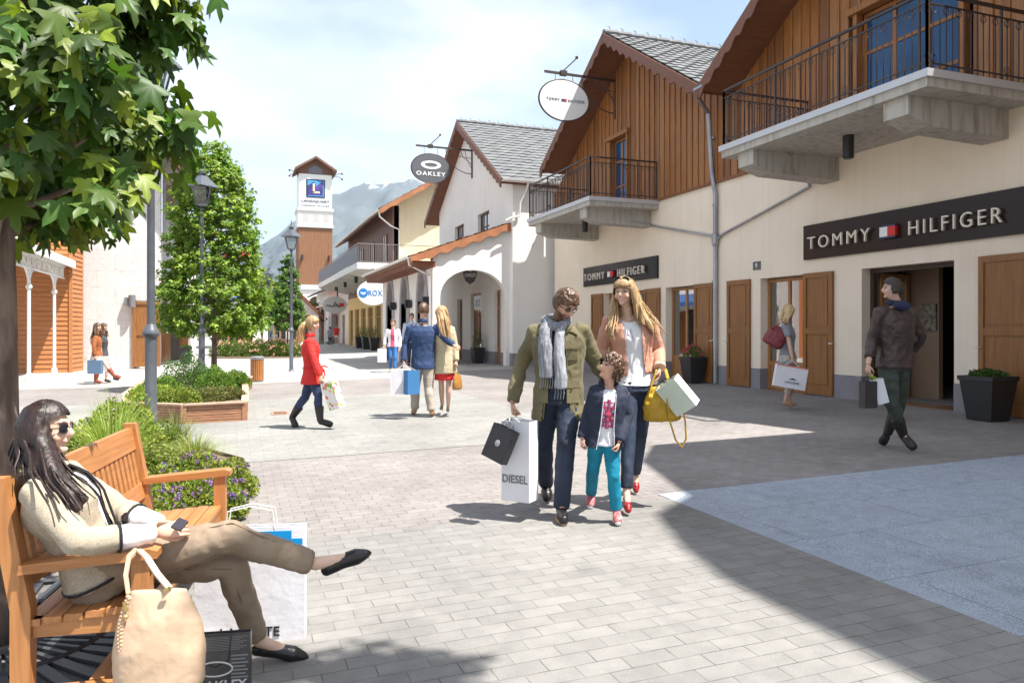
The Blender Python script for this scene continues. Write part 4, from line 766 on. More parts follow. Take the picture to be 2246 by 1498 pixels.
# ============================================================ TREES AND PLANTS
def leaf_template(kind):
    if kind == 'maple':
        pr = [(0, 1.0), (11, .78), (19, .46), (36, .66), (48, .88), (60, .68), (74, .36), (92, .50), (106, .64), (122, .44), (150, .22), (180, .12)]; pr = pr + [(-a, r) for a, r in pr[-2:0:-1]]
        V = [(0, 0, 0)] + [(r * math.sin(R(a)), r * math.cos(R(a)) , -.42 * r * r - (.05 if r < .5 else -.03)) for i, (a, r) in enumerate(pr)]
        V = [(x, y + .12, z) for x, y, z in V]; n = len(pr); return np.array(V), np.array([(0, 1 + (k + 1) % n, 1 + k) for k in range(n)])
    if kind == 'star':
        V = [(0, 0, 0), (0, 1, -.25), (.25, .35, 0), (.75, .3, -.15), (.3, -.15, 0), (-.3, -.15, 0), (-.75, .3, -.15), (-.25, .35, 0)]
        return np.array(V, float), np.array([(0, 2, 1), (0, 3, 2), (0, 4, 3), (0, 5, 4), (0, 6, 5), (0, 7, 6), (0, 1, 7)])
    V = [(0, 0, 0), (.42, .45, .1), (0, 1, -.12), (-.42, .45, .1)]; return np.array(V, float), np.array([(0, 1, 2), (0, 2, 3)])
def leaves(kind, pos, tip, nor, size):
    """arrays -> (V, F, leaf index per vertex)"""
    T, Fc = leaf_template(kind); n = len(pos); tip = tip / np.linalg.norm(tip, axis=1)[:, None]; nor = nor - tip * (nor * tip).sum(1)[:, None]; nor /= np.linalg.norm(nor, axis=1)[:, None] + 1e-9
    sx = np.cross(tip, nor); s = size[:, None, None]
    V = pos[:, None, :] + s * (T[None, :, 0:1] * sx[:, None, :] + T[None, :, 1:2] * tip[:, None, :] + T[None, :, 2:3] * nor[:, None, :])
    k = len(T); Fa = (Fc[None] + (np.arange(n) * k)[:, None, None]).reshape(-1, 3); return V.reshape(-1, 3), Fa, np.repeat(np.arange(n), k)
LEAF = mat('leaf', (1, 1, 1), .48, attr=True, trans=.30, spec=.4)
LEAFM = mat('matte_leaf', (1, 1, 1), .6, attr=True, trans=.22, spec=.3)
BARK = mat('bark', (.115, .085, .066), .95, c2=(.24, .185, .15), scale=14, stretch=(1, 1, .25), bump=.02, bscale=22, mixr=(.4, .6))
def leafcol(n, base, var, idx, alt=None, altp=.2):
    base = np.array(base); k = rng.uniform(1 - var, 1 + var, (n, 1)); c = base[None] * k; c[:, 0] *= rng.uniform(.8, 1.35, n)
    if alt is not None: m = rng.random(n) < altp; c[m] = np.array(alt)[None] * k[m]
    return c[idx]
def crown(name, par, c, zs, rs, n, size, kind, base, alt=None, altp=.2, clump=.22, nclump=None, up=.35, droop=.55, m=None, var=.35, flat=1.0, inner=.35):
    c = np.array(c, float); nc = nclump or n // 28; zc = rng.random(nc * 3); z = zs[0] + (zs[-1] - zs[0]) * zc; r = np.interp(z, zs, rs); keep = rng.random(nc * 3) < (r / max(rs)) ; z = z[keep][:nc]; r = r[keep][:nc]; nc = len(z)
    th = rng.uniform(0, 2 * math.pi, nc); q = np.sqrt(rng.uniform(inner, 1, nc)) * rng.uniform(.86, 1.08, nc); C = np.stack([c[0] + r * q * np.cos(th), c[1] + r * q * np.sin(th) * flat, z], 1)
    i = rng.integers(0, nc, n); off = rng.normal(0, 1, (n, 3)); off /= np.linalg.norm(off, axis=1)[:, None]; off *= (rng.random(n) ** .5)[:, None] * clump * rng.uniform(.6, 1.3, nc)[i][:, None]
    pos = C[i] + off * np.array([1, 1, .7]); out = pos - np.array([c[0], c[1], 0]); out[:, 2] = 0; out /= np.linalg.norm(out, axis=1)[:, None] + 1e-6
    rnd = rng.normal(0, 1, (n, 3)); tip = out * .55 + rnd * .45 + np.array([0, 0, -droop]); nor = out * .45 + np.array([0, 0, up + .4]) + rng.normal(0, .35, (n, 3))
    V, Fa, idx = leaves(kind, pos, tip, nor, size * rng.uniform(.5, 1.3, n)); return np_mesh(name, V, Fa, m or LEAF, par, leafcol(n, base, var, idx, alt, altp), smooth=(kind == 'maple')), C
def limb(mb, a, b, r0, r1, sag=.0, n=5, seg=6):
    a = Vector(a); b = Vector(b); L0 = (b - a).length; pts = []
    for i in range(n + 1):
        f = i / n; p = a.lerp(b, f) + Vector((random.uniform(-1, 1), random.uniform(-1, 1), 0)) * L0 * .03 * (0 < i < n) + UP * (sag * L0 * f * (1 - f)); pts.append(p)
    mb.tube(pts, [r0 + (r1 - r0) * i / n for i in range(n + 1)], seg)
def tree(name, label, base, r0, ztr, zs, rs, n, size, kind, col1, alt=None, group=None, clump=.22, lean=(0, 0), **k):
    t = thing(name, label, 'tree', base, group); b = Vector(base); tk = MB(); top = Vector((b.x + lean[0], b.y + lean[1], zs[-1] * .93)); N_ = 12; pts = []; rd = []
    for i in range(N_ + 1):
        f = i / N_; p = b.lerp(top, f) + Vector((math.sin(f * 7) * .02, math.cos(f * 5) * .02, 0)); pts.append(p); rd.append(r0 * (1.25 if i == 0 else 1) * (1 - f * .88))
    tk.tube(pts, rd, 12); tk.build('trunk', BARK, t, smooth=2)
    cr, C = crown('crown', t, (b.x, b.y, 0), zs, rs, n, size, kind, col1, alt, clump=clump, **k)
    br = MB(); sel = C[rng.permutation(len(C))[:min(len(C), 90)]]
    for q in sel:
        h = max(ztr, q[2] - .55 * math.hypot(q[0] - b.x, q[1] - b.y)); f = min(.97, max(0, (h - b.z) / (top.z - b.z))); a = b.lerp(top, f); limb(br, a, q, max(.006, r0 * (1 - f * .88) * .35), .004, .08)
    br.build('branches', BARK, t, smooth=2); return t
GR1 = (.040, .098, .014); GR2 = (.085, .17, .018)
# the near maple: leaves hang from drooping twigs
nb = CW(-2.44, 3.5)
nt_ = tree('maple_tree', 'large star leafed tree behind the bench filling the upper left corner', nb, .086, 1.9, [1.98, 2.15, 2.5, 3.0, 3.6, 4.6, 5.6, 6.6], [.52, .82, .90, .88, .98, 1.10, .95, .4], 8600, .106, 'maple', (.054, .112, .020), (.19, .25, .03), clump=.27, nclump=330, droop=1.15, up=.15, altp=.24, var=.4, inner=.12, lean=(-.03, .1))
def dist_crown(label, px, d, zt, zs, rs, n, size, col1, alt, grp, r0=.06, base_z=0, kind='star', **k):
    b = P(px, 722, d); b.z = base_z; return tree('liquidambar_tree', label, b, r0, zs[0], zs, rs, n, size, kind, col1, alt, group=grp, **k)
G_ = 'young trees along the pedestrian street'
dist_crown('bushy bright green tree growing from the raised planter by the lamp post', 468, 17.5, 0, [1.35, 1.55, 2.3, 3.0, 3.9, 4.7, 5.4, 5.85], [.9, 1.25, 1.22, 1.02, 1.0, .82, .55, .15], 25000, .078, (.11, .20, .02), (.24, .34, .035), G_, r0=.075, clump=.2, altp=.3, droop=.35)
dist_crown('slender dark green tree left of the timber tower', 630, 39, 0, [1.5, 1.8, 2.6, 3.6, 4.6, 5.5], [.75, .95, .85, .62, .42, .12], 6500, .115, (.06, .14, .018), (.14, .24, .03), G_, r0=.07, clump=.22, altp=.25)
dist_crown('pale yellow green tree near the blue parasol behind the rose bed', 574, 46, 0, [1.9, 2.3, 3.2, 4.4, 5.2], [.8, 1.3, 1.3, .9, .2], 5000, .13, (.14, .21, .025), (.26, .33, .04), G_, r0=.07, clump=.25, altp=.4)
dist_crown('small light green tree in front of the tower arch window', 689, 84, 0, [2.0, 2.5, 3.4, 4.5], [.7, 1.25, 1.2, .3], 1500, .17, (.10, .17, .03), None, G_, r0=.07, clump=.3)
tree('liquidambar_tree', 'unseen tall tree added to throw the soft shadow on the foreground paving', (3.06, .40, gz(3)), .06, 6.4, [6.4, 7.0, 7.7, 8.2, 8.6], [.3, .46, .50, .36, .12], 1500, .10, 'star', (.08, .16, .02), (.14, .24, .03), group=G_, clump=.2)  # added out of view, crown shaped and placed for its shadow on the paving
def shrub(name, label, c, rx, rz, n, size, base, alt=None, altp=.2, group=None, kind='leaf', par=None, cat='shrub', ry=None, flowers=None):
    t = thing(name, label, cat, c, group); c = np.array(c, float); ry = ry or rx; d = rng.normal(0, 1, (n, 3)); d[:, 2] = np.abs(d[:, 2]); d /= np.linalg.norm(d, axis=1)[:, None]
    lump = np.array([noise.noise(Vector(tuple(v * 2.2 + c[:3]))) for v in d]); rad = (rng.random(n) ** .25) * (1 + .28 * lump); pos = c + d * rad[:, None] * np.array([rx, ry, rz])
    tip = d * .8 + rng.normal(0, .5, (n, 3)) + np.array([0, 0, .15]); nor = d * .6 + rng.normal(0, .6, (n, 3)) + np.array([0, 0, .5]); V, Fa, idx = leaves(kind, pos, tip, nor, size * rng.uniform(.6, 1.3, n))
    np_mesh('foliage', V, Fa, LEAFM, t, leafcol(n, base, .35, idx, alt, altp))
    st = MB()
    for k in range(7): a = 2 * math.pi * k / 7; st.tube([c, c + np.array([rx * .3 * math.cos(a), ry * .3 * math.sin(a), rz * .4]), c + np.array([rx * .7 * math.cos(a), ry * .7 * math.sin(a), rz * .7])], [.012, .009, .004], 5)
    st.build('stems', BARK, t)
    if flowers:
        fc, fn, fs = flowers; d = rng.normal(0, 1, (fn, 3)); d[:, 2] = np.abs(d[:, 2]) + .25; d /= np.linalg.norm(d, axis=1)[:, None]; C = c + d * np.array([rx, ry, rz]) * 1.06; i = np.repeat(np.arange(fn), 12)
        off = rng.normal(0, fs * .45, (len(i), 3)); V, Fa, idx = leaves('leaf', C[i] + off, rng.normal(0, 1, (len(i), 3)), rng.normal(0, 1, (len(i), 3)) + np.array([0, 0, .8]), np.full(len(i), fs)); np_mesh('flowers', V, Fa, LEAFM, t, leafcol(len(i), fc, .3, idx))
    return t
def grass(name, label, c, n, h, spread, base, alt, w=.006, plume=False):
    t = thing(name, label, 'ornamental grass', c); c = np.array(c, float); V = []; Fa = []; cols = []; S = 6
    for k in range(n):
        a = rng.uniform(0, 2 * math.pi); r0 = rng.uniform(0, .10); hh = h * rng.uniform(.6, 1.1); sp = spread * rng.uniform(.15, 1.1) ; p0 = c + np.array([math.cos(a) * r0, math.sin(a) * r0, 0]); wd = np.array([-math.sin(a), math.cos(a), 0]) * w * rng.uniform(.6, 1.2); b0 = len(V)
        cc = (np.array(base) if rng.random() < .65 else np.array(alt)) * rng.uniform(.7, 1.3)
        for s in range(S):
            f = s / (S - 1); out = sp * f ** 1.7; z = hh * (f - .45 * f ** 3 * min(1, sp / h * 1.6)); p = p0 + np.array([math.cos(a) * out, math.sin(a) * out, z]); ww = wd * (1 - f * .92); V += [p - ww, p + ww]; cols += [cc, cc]
        Fa += [(b0 + 2 * s, b0 + 2 * s + 1, b0 + 2 * s + 3, b0 + 2 * s + 2) for s in range(S - 1)]
    np_mesh('blades', V, Fa, LEAFM, t, np.array(cols)); return t
# near flower bed
SOIL = mat('planting_soil', (.11, .075, .05), .95, c2=(.20, .14, .10), scale=30, bump=.01, bscale=60)
bed = [(-2.28, 6.0), (-2.45, 6.9), (-2.9, 8.0), (-3.7, 8.8), (-5, 9.3), (-9, 9.3), (-9, 2.0), (-3.2, 2.4), (-3.05, 3.4), (-2.75, 4.6), (-2.35, 5.3)]
mb = MB(); pts = [CW(r, d, 0) for r, d in bed]; mb.prism([p + UP * .0 for p in pts][::-1], (0, 0, .05)); tag(mb.build('soil', SOIL), kind='structure')
ed = thing('bed_edging', 'dark rusty metal edging strip around the flower bed behind the bench', 'edging', pts[0]); mb = MB(); q = pts + [pts[0]]
for a, b in zip(q[:-1], q[1:]): mb.bar(a + UP * .045, b + UP * .045, .012, .09)
mb.build('strip', mat('edging_metal', (.10, .06, .045), .7), ed)
PUR = (.20, .11, .34); LG = (.19, .28, .03); MG = (.08, .17, .025); DG = (.045, .11, .02)
def pd(px, d, z=0): p = P(px, 722, d); p.z = z; return p
shrub('boxwood_shrub', 'large rounded light green shrub behind the bench', pd(268, 7.6, .1), .50, .66, 9000, .032, (.15, .22, .03), (.25, .29, .045), .35)
shrub('boxwood_shrub', 'rounded green shrub at the far left between trunk and woman', pd(60, 7.4, .1), .55, .5, 4000, .032, (.08, .14, .02), (.14, .2, .03), .35)
grass('fountain_grass', 'tall upright tuft of light green grass behind the seated woman', pd(250, 6.2, .05), 620, .98, .46, (.22, .32, .06), (.42, .46, .14))
grass('fountain_grass', 'arching olive green grass tuft near the end of the bench', pd(425, 7.2, .05), 520, .55, .45, (.20, .25, .07), (.40, .38, .16))
grass('fountain_grass', 'bright green grass tuft between the seated woman and backrest', pd(195, 5.2, .05), 320, .52, .35, (.07, .18, .03), (.12, .25, .05))
grass('fountain_grass', 'thin grass tuft beside the grey lamp pole', pd(385, 8.5, .05), 260, .6, .4, (.12, .17, .04), (.22, .24, .09))
shrub('boxwood_shrub', 'second rounded shrub under the grey lamp pole', pd(348, 7.9, .05), .36, .42, 3600, .03, (.10, .16, .022), (.15, .2, .03), .3)
gi = [(455, 5.9, .30, .34), (395, 5.6, .32, .36), (500, 6.5, .26, .32), (345, 5.4, .28, .34), (430, 6.6, .3, .36), (490, 5.75, .18, .24), (300, 5.1, .3, .30), (372, 6.5, .3, .30)]
gl_ = ['at the front corner of the bed behind the far armrest', 'behind the slatted far end of the backrest', 'at the right edge of the bed beside the block paving', 'under the leaning backrest next to the seat slats', 'between the olive grass and the far armrest', 'lowest one by the rusty edging under the armrest', 'behind the lower backrest rail beside the woman', 'between the big shrub and the olive grass']
for (px, d, rx, rz_), l in zip(gi, gl_): shrub('geranium_plant', 'leafy purple flowering perennial ' + l, pd(px, d, .04), rx, rz_ * .88, 2100, .032, (.15, .21, .035), (.26, .29, .05), .3, group='purple flowering perennials in the near bed', flowers=(PUR, 20, .02))
shrub('geranium_plant', 'purple flowering plant left of the tree trunk at the picture edge', pd(2, 5.6, .04), .3, .4, 1500, .035, MG, LG, .3, flowers=(PUR, 12, .024))
# raised planter
RP = thing('raised_planter', 'low wooden raised planter full of shrubs beside the lamp post', 'planter', CW(-5.2, 12))
poly = [(-4.33, 12.0), (-5.12, 11.55), (-6.15, 11.85), (-7.0, 13.4), (-8.3, 16.6), (-8.3, 18.2), (-6.5, 18.4), (-5.95, 16.5), (-5.15, 14.3), (-4.75, 13.2)]
pw = MB(); cp = MB(); ps = [CW(r, d) for r, d in poly]; q = ps + [ps[0]]; PLK = woodmat('planter_wood', (.40, .20, .11), (.27, .13, .075), axis='x')
for a, b in zip(q[:-1], q[1:]):
    for i in range(7): pw.bar(a + UP * (.022 + i * .041), b + UP * (.022 + i * .041), .035 + .008 * (i % 2), .034)
    cp.bar(a + UP * .303, b + UP * .303, .12, .026)
for p in ps: pw.box(p.x - .04, p.x + .04, p.y - .04, p.y + .04, 0, .288)
pw.build('plank_wall', PLK, RP); cp.build('capping', mat('planter_cap_wood', (.50, .36, .26), .7, c2=(.40, .28, .2), scale=4), RP)
mb = MB(); mb.prism([p + UP * .02 for p in ps][::-1], (0, 0, .22)); mb.build('soil_fill', SOIL, RP)
PG = 'shrubs in the raised wooden planter'
for px, d, rx, rz_, c1, c2, l, fl in [(335, 12.6, .45, .30, LG, (.22, .28, .05), 'pale green ground shrub at the left front of the planter', None), (395, 12.4, .35, .27, (.16, .22, .04), (.2, .25, .04), 'light green variegated shrub behind the planter corner post', None), (455, 12.9, .42, .22, (.13, .15, .05), (.2, .18, .06), 'low olive brown shrub at the right front of the planter', None), (503, 13.2, .30, .2, (.12, .14, .05), (.2, .16, .06), 'small brownish shrub at the right planter corner', None),
    (410, 15.2, .52, .72, DG, MG, 'tall dark green shrub left of the second lamp post', None), (475, 15.0, .4, .45, MG, LG, 'mid green feathery shrub right of the second lamp post', None), (520, 15.8, .28, .34, MG, LG, 'green shrub with a few red blooms at the back right of the planter', ((.5, .03, .02), 10, .02)), (445, 16.6, .5, .4, MG, LG, 'shrub around the foot of the bushy tree', None), (350, 14.5, .4, .3, MG, LG, 'low green shrub at the back left of the planter', None)]:
    shrub('planter_shrub', l, pd(px, d, .24), rx, rz_, 3000, .036, c1, c2, .3, group=PG, flowers=fl)
# rose bed
for i in range(16):
    px = 484 + i * 10.8; d = 38.5 + (i % 3) * 1.6; kinds = ['leftmost by the bushy tree', 'second from the left by the bushy tree']
    p = pd(px, d, .05); shrub('rose_bush', 'low rose bush with pale pink blooms in the hedge behind the litter bin', p, .55, .72 + .15 * random.random(), 1300, .075, (.085, .15, .03), (.15, .21, .04), .35, group='row of pink rose bushes behind the litter bin', flowers=((.75, .42, .38), 16, .055), cat='rose bush')
mb = MB(); rb0 = [pd(470, 37, 0), pd(662, 36.6, 0), pd(655, 46, 0), pd(488, 46, 0)]; mb.prism(rb0[::-1], (0, 0, .06)); tag(mb.build('soil', SOIL), kind='structure')
# ============================================================ LAMP POSTS
def lamp_post():
    t = thing('street_lamp', '', 'street lamp', (0, 0, 0), 'old style grey lamp posts along the street'); LP = POLE
    m = MB(); m.lathe((0, 0, 0), [(.125, 0), (.125, .03), (.085, .06), (.068, .10), (.066, 1.38)], 20); m.lathe((0, 0, 1.38), [(.07, 0), (.095, .03), (.098, .06), (.075, .10), (.055, .15), (.05, .16)], 20)
    m.lathe((0, 0, 1.5), [(.046, 0), (.042, 2.3), (.05, 2.32), (.05, 2.42), (.036, 2.46), (.032, 2.62), (.06, 2.66), (.035, 2.7)], 16); m.build('pole', LP, t, smooth=1)
    l = MB(); a, b = .11, .20; z0, z1 = 4.22, 4.64
    for sx, sy in ((1, 1), (1, -1), (-1, -1), (-1, 1)): l.bar((sx * a, sy * a, z0), (sx * b, sy * b, z1), .02, .02)
    for z, w in ((z0, a), (z1, b)):
        for s in (-1, 1): l.bar((-w, s * w, z), (w, s * w, z), .025, .025); l.bar((s * w, -w, z), (s * w, w, z), .025, .025)
    l.tube([(0, 0, 4.18), (0, 0, z0)], [.03, .07], 8); c = l.build('lantern', LP, t)
    r = MB(); r.lathe((0, 0, z1), [(.36, 0), (.34, .03), (.20, .16), (.12, .24), (.05, .27)], 4); r.lathe((0, 0, z1 + .26), [(.06, 0), (.07, .03), (.04, .06), (.05, .1), (.02, .14), (.015, .3)], 10); r.lathe((0, 0, z1 + .3), [(.1, 0), (.1, .02)], 10); r.build('roof', LP, c)
    g = MB(); g.hexa([(-a, -a, z0), (a, -a, z0), (a, a, z0), (-a, a, z0), (-b, -b, z1), (b, -b, z1), (b, b, z1), (-b, b, z1)]); g.build('lamp_glass', glass('lantern_glass', (.85, .88, .88), .12), c); return t
lamp0 = lamp_post(); first = True
for px, d, l in [(331, 8.9, 'thick grey lamp post rising into the leaves behind the bench'), (442.5, 16.5, 'grey lamp post standing in the raised planter'), (639, 25.4, 'grey lamp post just left of the tower, behind the woman in red'), (590, 42.7, 'thin grey lamp post standing in front of the low white house'), (571, 58, 'smallest and farthest lamp post beside the red brown house')]:
    o = lamp0 if first else copy_tree(lamp0); first = False; o.location = pd(px, d, 0); o['label'] = l; o.rotation_euler.z = -YAW + .35
# ============================================================ LITTER BIN AND POTS
p = pd(564, 20.6, 0); LB = thing('litter_bin', 'round litter bin clad in upright wooden slats', 'litter bin', p); m = MB()
for k in range(22): a = 2 * math.pi * k / 22; c = p + Vector((math.cos(a), math.sin(a), 0)) * .17; m.bar(c + UP * .06, c + UP * .64, .035, .018, up=Vector((math.cos(a), math.sin(a), 0)))
m.build('slats', TEAKZ, LB); m = MB(); m.lathe(p, [(.15, .02), (.15, .62)], 20); m.build('liner', BLACK, LB); m = MB(); m.lathe(p, [(.19, .64), (.195, .70), (.14, .73), (.13, .68)], 22); m.lathe(p, [(.17, 0), (.17, .05)], 20); m.build('lid', ZINC, LB)
POTM = mat('pot_black', (.022, .022, .024), .45)
def pot(label, base, w, h, plant, fc=None):
    t = thing('plant_pot', label, 'plant pot', base, 'tapered black plant pots by the shopfronts'); b = Vector(base); a = w * .36; c = w * .5; m = MB(); z0, z1 = b.z, b.z + h
    m.hexa([(b.x - a, b.y - a, z0), (b.x + a, b.y - a, z0), (b.x + a, b.y + a, z0), (b.x - a, b.y + a, z0), (b.x - c, b.y - c, z1), (b.x + c, b.y - c, z1), (b.x + c, b.y + c, z1), (b.x - c, b.y + c, z1)])
    for s in (-1, 1): m.box(b.x - c - .012, b.x + c + .012, b.y + s * c - .012, b.y + s * c + .012, z1 - .05, z1 + .012); m.box(b.x + s * c - .012, b.x + s * c + .012, b.y - c + .012, b.y + c - .012, z1 - .05, z1 + .011)
    m.build('pot', POTM, t); m = MB(); m.box(b.x - c + .02, b.x + c - .02, b.y - c + .02, b.y + c - .02, z1 + .002, z1 + .006); m.build('soil_top', SOIL, t)
    s = shrub('pot_plant', (fc or plant) + ' plant in the ' + label, (b.x, b.y, z1), w * .5, {'round': .10, 'flower': .3, 'cone': .75}[plant], 900, .03, DG if plant != 'flower' else MG, None, cat='potted plant', flowers=((.55, .06, .16), 26, .03) if plant == 'flower' else None); return t
g = onX(2180, 905, W - .42); pot('large black pot at the right edge', (W - .55, 7.62, gz(W)), .52, .62, 'round', 'clipped round green')
pot('black pot beside the grey downpipe', (W - .34, 14.95 + .35, gz(W)), .46, .62, 'flower', 'pink flowering')
pot('black pot beside the arcade door under the wide arch', (9.2 - .38, 27.6, gz(9)), .45, .6, 'cone', 'narrow conical green')
for i, yy in enumerate((46.8, 49.8, 52.8)): pot(['black pot before the nearest yellow shop pillar', 'middle black pot before the yellow shop pillars', 'farthest black pot before the yellow shop pillars'][i], (8.6 - .5, yy - .05, gz(8.1)), .6, .8, 'cone', ['slim dark green', 'slim green', 'narrow green'][i])
pot('small black pot beside the doors of the white stone building', tuple(pd(407, 31.5, 0)), .5, .7, 'round', 'low green')
# ============================================================ BENCH, TREE GRATE
Lw = CW(-.34, 1.65).normalized(); Fd = Vector((Lw.y, -Lw.x, 0)); BO = CW(-1.364, 2.83) + Lw * 1.69
BN = thing('park_bench', 'honey coloured teak bench with slatted back that the dark haired woman sits on', 'bench', (0, 0, 0)); BL = 1.69
def leg_front(x): m = MB(); m.box(x, x + .065, -.085, -.02, 0, .606); return m
def post_back(x):
    m = MB(); pr = [(-.50, 0), (-.435, 0), (-.43, .44), (-.52, .93), (-.585, .93), (-.50, .44)]; m.prism([(x, y, z) for y, z in pr], (.06, 0, 0)); return m
for x in (.0, BL - .065):
    leg_front(x).build('leg', TEAKZ, BN); post_back(x + .002).build('leg', TEAKZ, BN)
    m = MB(); m.prism([(x - .015, -.47, .61), (x - .015, -.02, .645), (x - .015, .01, .635), (x - .015, .01, .608), (x - .015, -.47, .575)], (.095, 0, 0)); m.build('armrest', TEAK, BN)
    MB().box(x + .015, x + .045, -.43, -.085, .33, .40).build('side_rail', TEAK, BN); MB().box(x + .018, x + .048, -.43, -.085, .09, .14).build('side_rail', TEAK, BN)
m = MB()
for i in range(6): y = -.072 - i * .072; m.box(.01 if i else .066, BL - (.01 if i else .066), y - .031, y + .031, .405 - .006 * i, .43 - .006 * i)
m.build('seat', TEAKX, BN)
m = MB(); m.box(.066, BL - .066, -.075, -.05, .33, .40); m.box(.06, BL - .06, -.25, -.20, .10, .14); m.build('stretcher', TEAKX, BN)
m = MB(); by = lambda z: -.465 - (z - .44) * .183
def brail(z0, z1, t=.03):
    m.hexa([(.06, by(z0) - t / 2, z0), (BL - .06, by(z0) - t / 2, z0), (BL - .06, by(z0) + t / 2, z0), (.06, by(z0) + t / 2, z0), (.06, by(z1) - t / 2, z1), (BL - .06, by(z1) - t / 2, z1), (BL - .06, by(z1) + t / 2, z1), (.06, by(z1) + t / 2, z1)])
brail(.78, .905); brail(.50, .585)
for i in range(21):
    x = .09 + i * (BL - .22) / 20; za, zb = .58, .785
    m.hexa([(x, by(za) - .009, za), (x + .042, by(za) - .009, za), (x + .042, by(za) + .009, za), (x, by(za) + .009, za), (x, by(zb) - .009, zb), (x + .042, by(zb) - .009, zb), (x + .042, by(zb) + .009, zb), (x, by(zb) + .009, zb)])
m.build('backrest', TEAKX, BN)
BN.location = BO; BN.rotation_euler.z = math.atan2(-Lw.y, -Lw.x)
TG = thing('tree_grate', 'dark cast iron grate with radial slots around the foot of the tree', 'tree grate', nb); m = MB(); c = nb + UP * .006
for k in range(44):
    a = 2 * math.pi * k / 44; u = Vector((math.cos(a), math.sin(a), 0))
    for r0, r1, w in ((.24, .46, .022), (.50, .80, .05)): m.bar(c + u * r0 + UP * .01, c + u * r1 + UP * .01, w, .02)
for r0 in (.22, .48, .83):
    n = 48; m.tube([c + Vector((math.cos(2 * math.pi * k / n), math.sin(2 * math.pi * k / n), 0)) * r0 + UP * .012 for k in range(n + 1)], .018, 5, cap=False)
m.build('slots_ring', mat('cast_iron', (.045, .045, .05), .5), TG); m = MB(); m.lathe(c - UP * .004, [(.84, 0), (.84, .002)], 40); m.build('soil_pit', SOIL, TG)
# ============================================================ PEOPLE
def fuse(mb, vox, smooth=5):
    me = bpy.data.meshes.new('tmp'); me.from_pydata(mb.v, [], mb.f); o = bpy.data.objects.new('tmp', me); col.objects.link(o)
    r = o.modifiers.new('r', 'REMESH'); r.mode = 'VOXEL'; r.voxel_size = vox; r.adaptivity = 0
    if smooth: sm = o.modifiers.new('s', 'SMOOTH'); sm.iterations = smooth; sm.factor = .5
    dg = bpy.context.evaluated_depsgraph_get(); e = o.evaluated_get(dg); m2 = e.to_mesh(); n = len(m2.vertices)
    V = np.empty(n * 3); m2.vertices.foreach_get('co', V); Nn = np.empty(n * 3); m2.vertices.foreach_get('normal', Nn)
    k = len(m2.polygons); Fq = np.empty(k * 4, dtype=np.int32)
    try: m2.loops.foreach_get('vertex_index', Fq)
    except Exception: Fq = np.array([i for p in m2.polygons for i in (list(p.vertices) + [p.vertices[-1]])[:4]], dtype=np.int32)
    e.to_mesh_clear(); bpy.data.objects.remove(o); bpy.data.meshes.remove(me); return V.reshape(-1, 3), Fq.reshape(-1, 4), Nn.reshape(-1, 3)
def nval(V, f, seed=0, st=(1, 1, 1)): return np.array([noise.noise(Vector((v[0] * f * st[0] + seed, v[1] * f * st[1], v[2] * f * st[2]))) for v in V])
def folds(V, Nn, amp, f=11, seed=0, st=(1, 1, .8)):
    a = nval(V, f, seed, st); b = nval(V, f * 2.3, seed + 5, st); h = (1 - 2 * np.abs(a)) * .7 + (1 - 2 * np.abs(b)) * .3; return V + Nn * (amp * (h - .25))[:, None]
def cloth(name, mb, m, par, vox=.012, amp=.006, f=11, smooth=5, cut=None, st=(1, 1, .8), mod=None):
    V, Fq, Nn = fuse(mb, vox, smooth)
    if amp: V = folds(V, Nn, amp, f, len(name) * 1.7, st)
    if mod is not None: V = mod(V, Nn)
    if cut is not None:
        keep = ~cut(V); fk = keep[Fq].all(1) if True else None; Fq = Fq[fk]
    o = np_mesh(name, V, Fq, m, par, smooth=True); return o
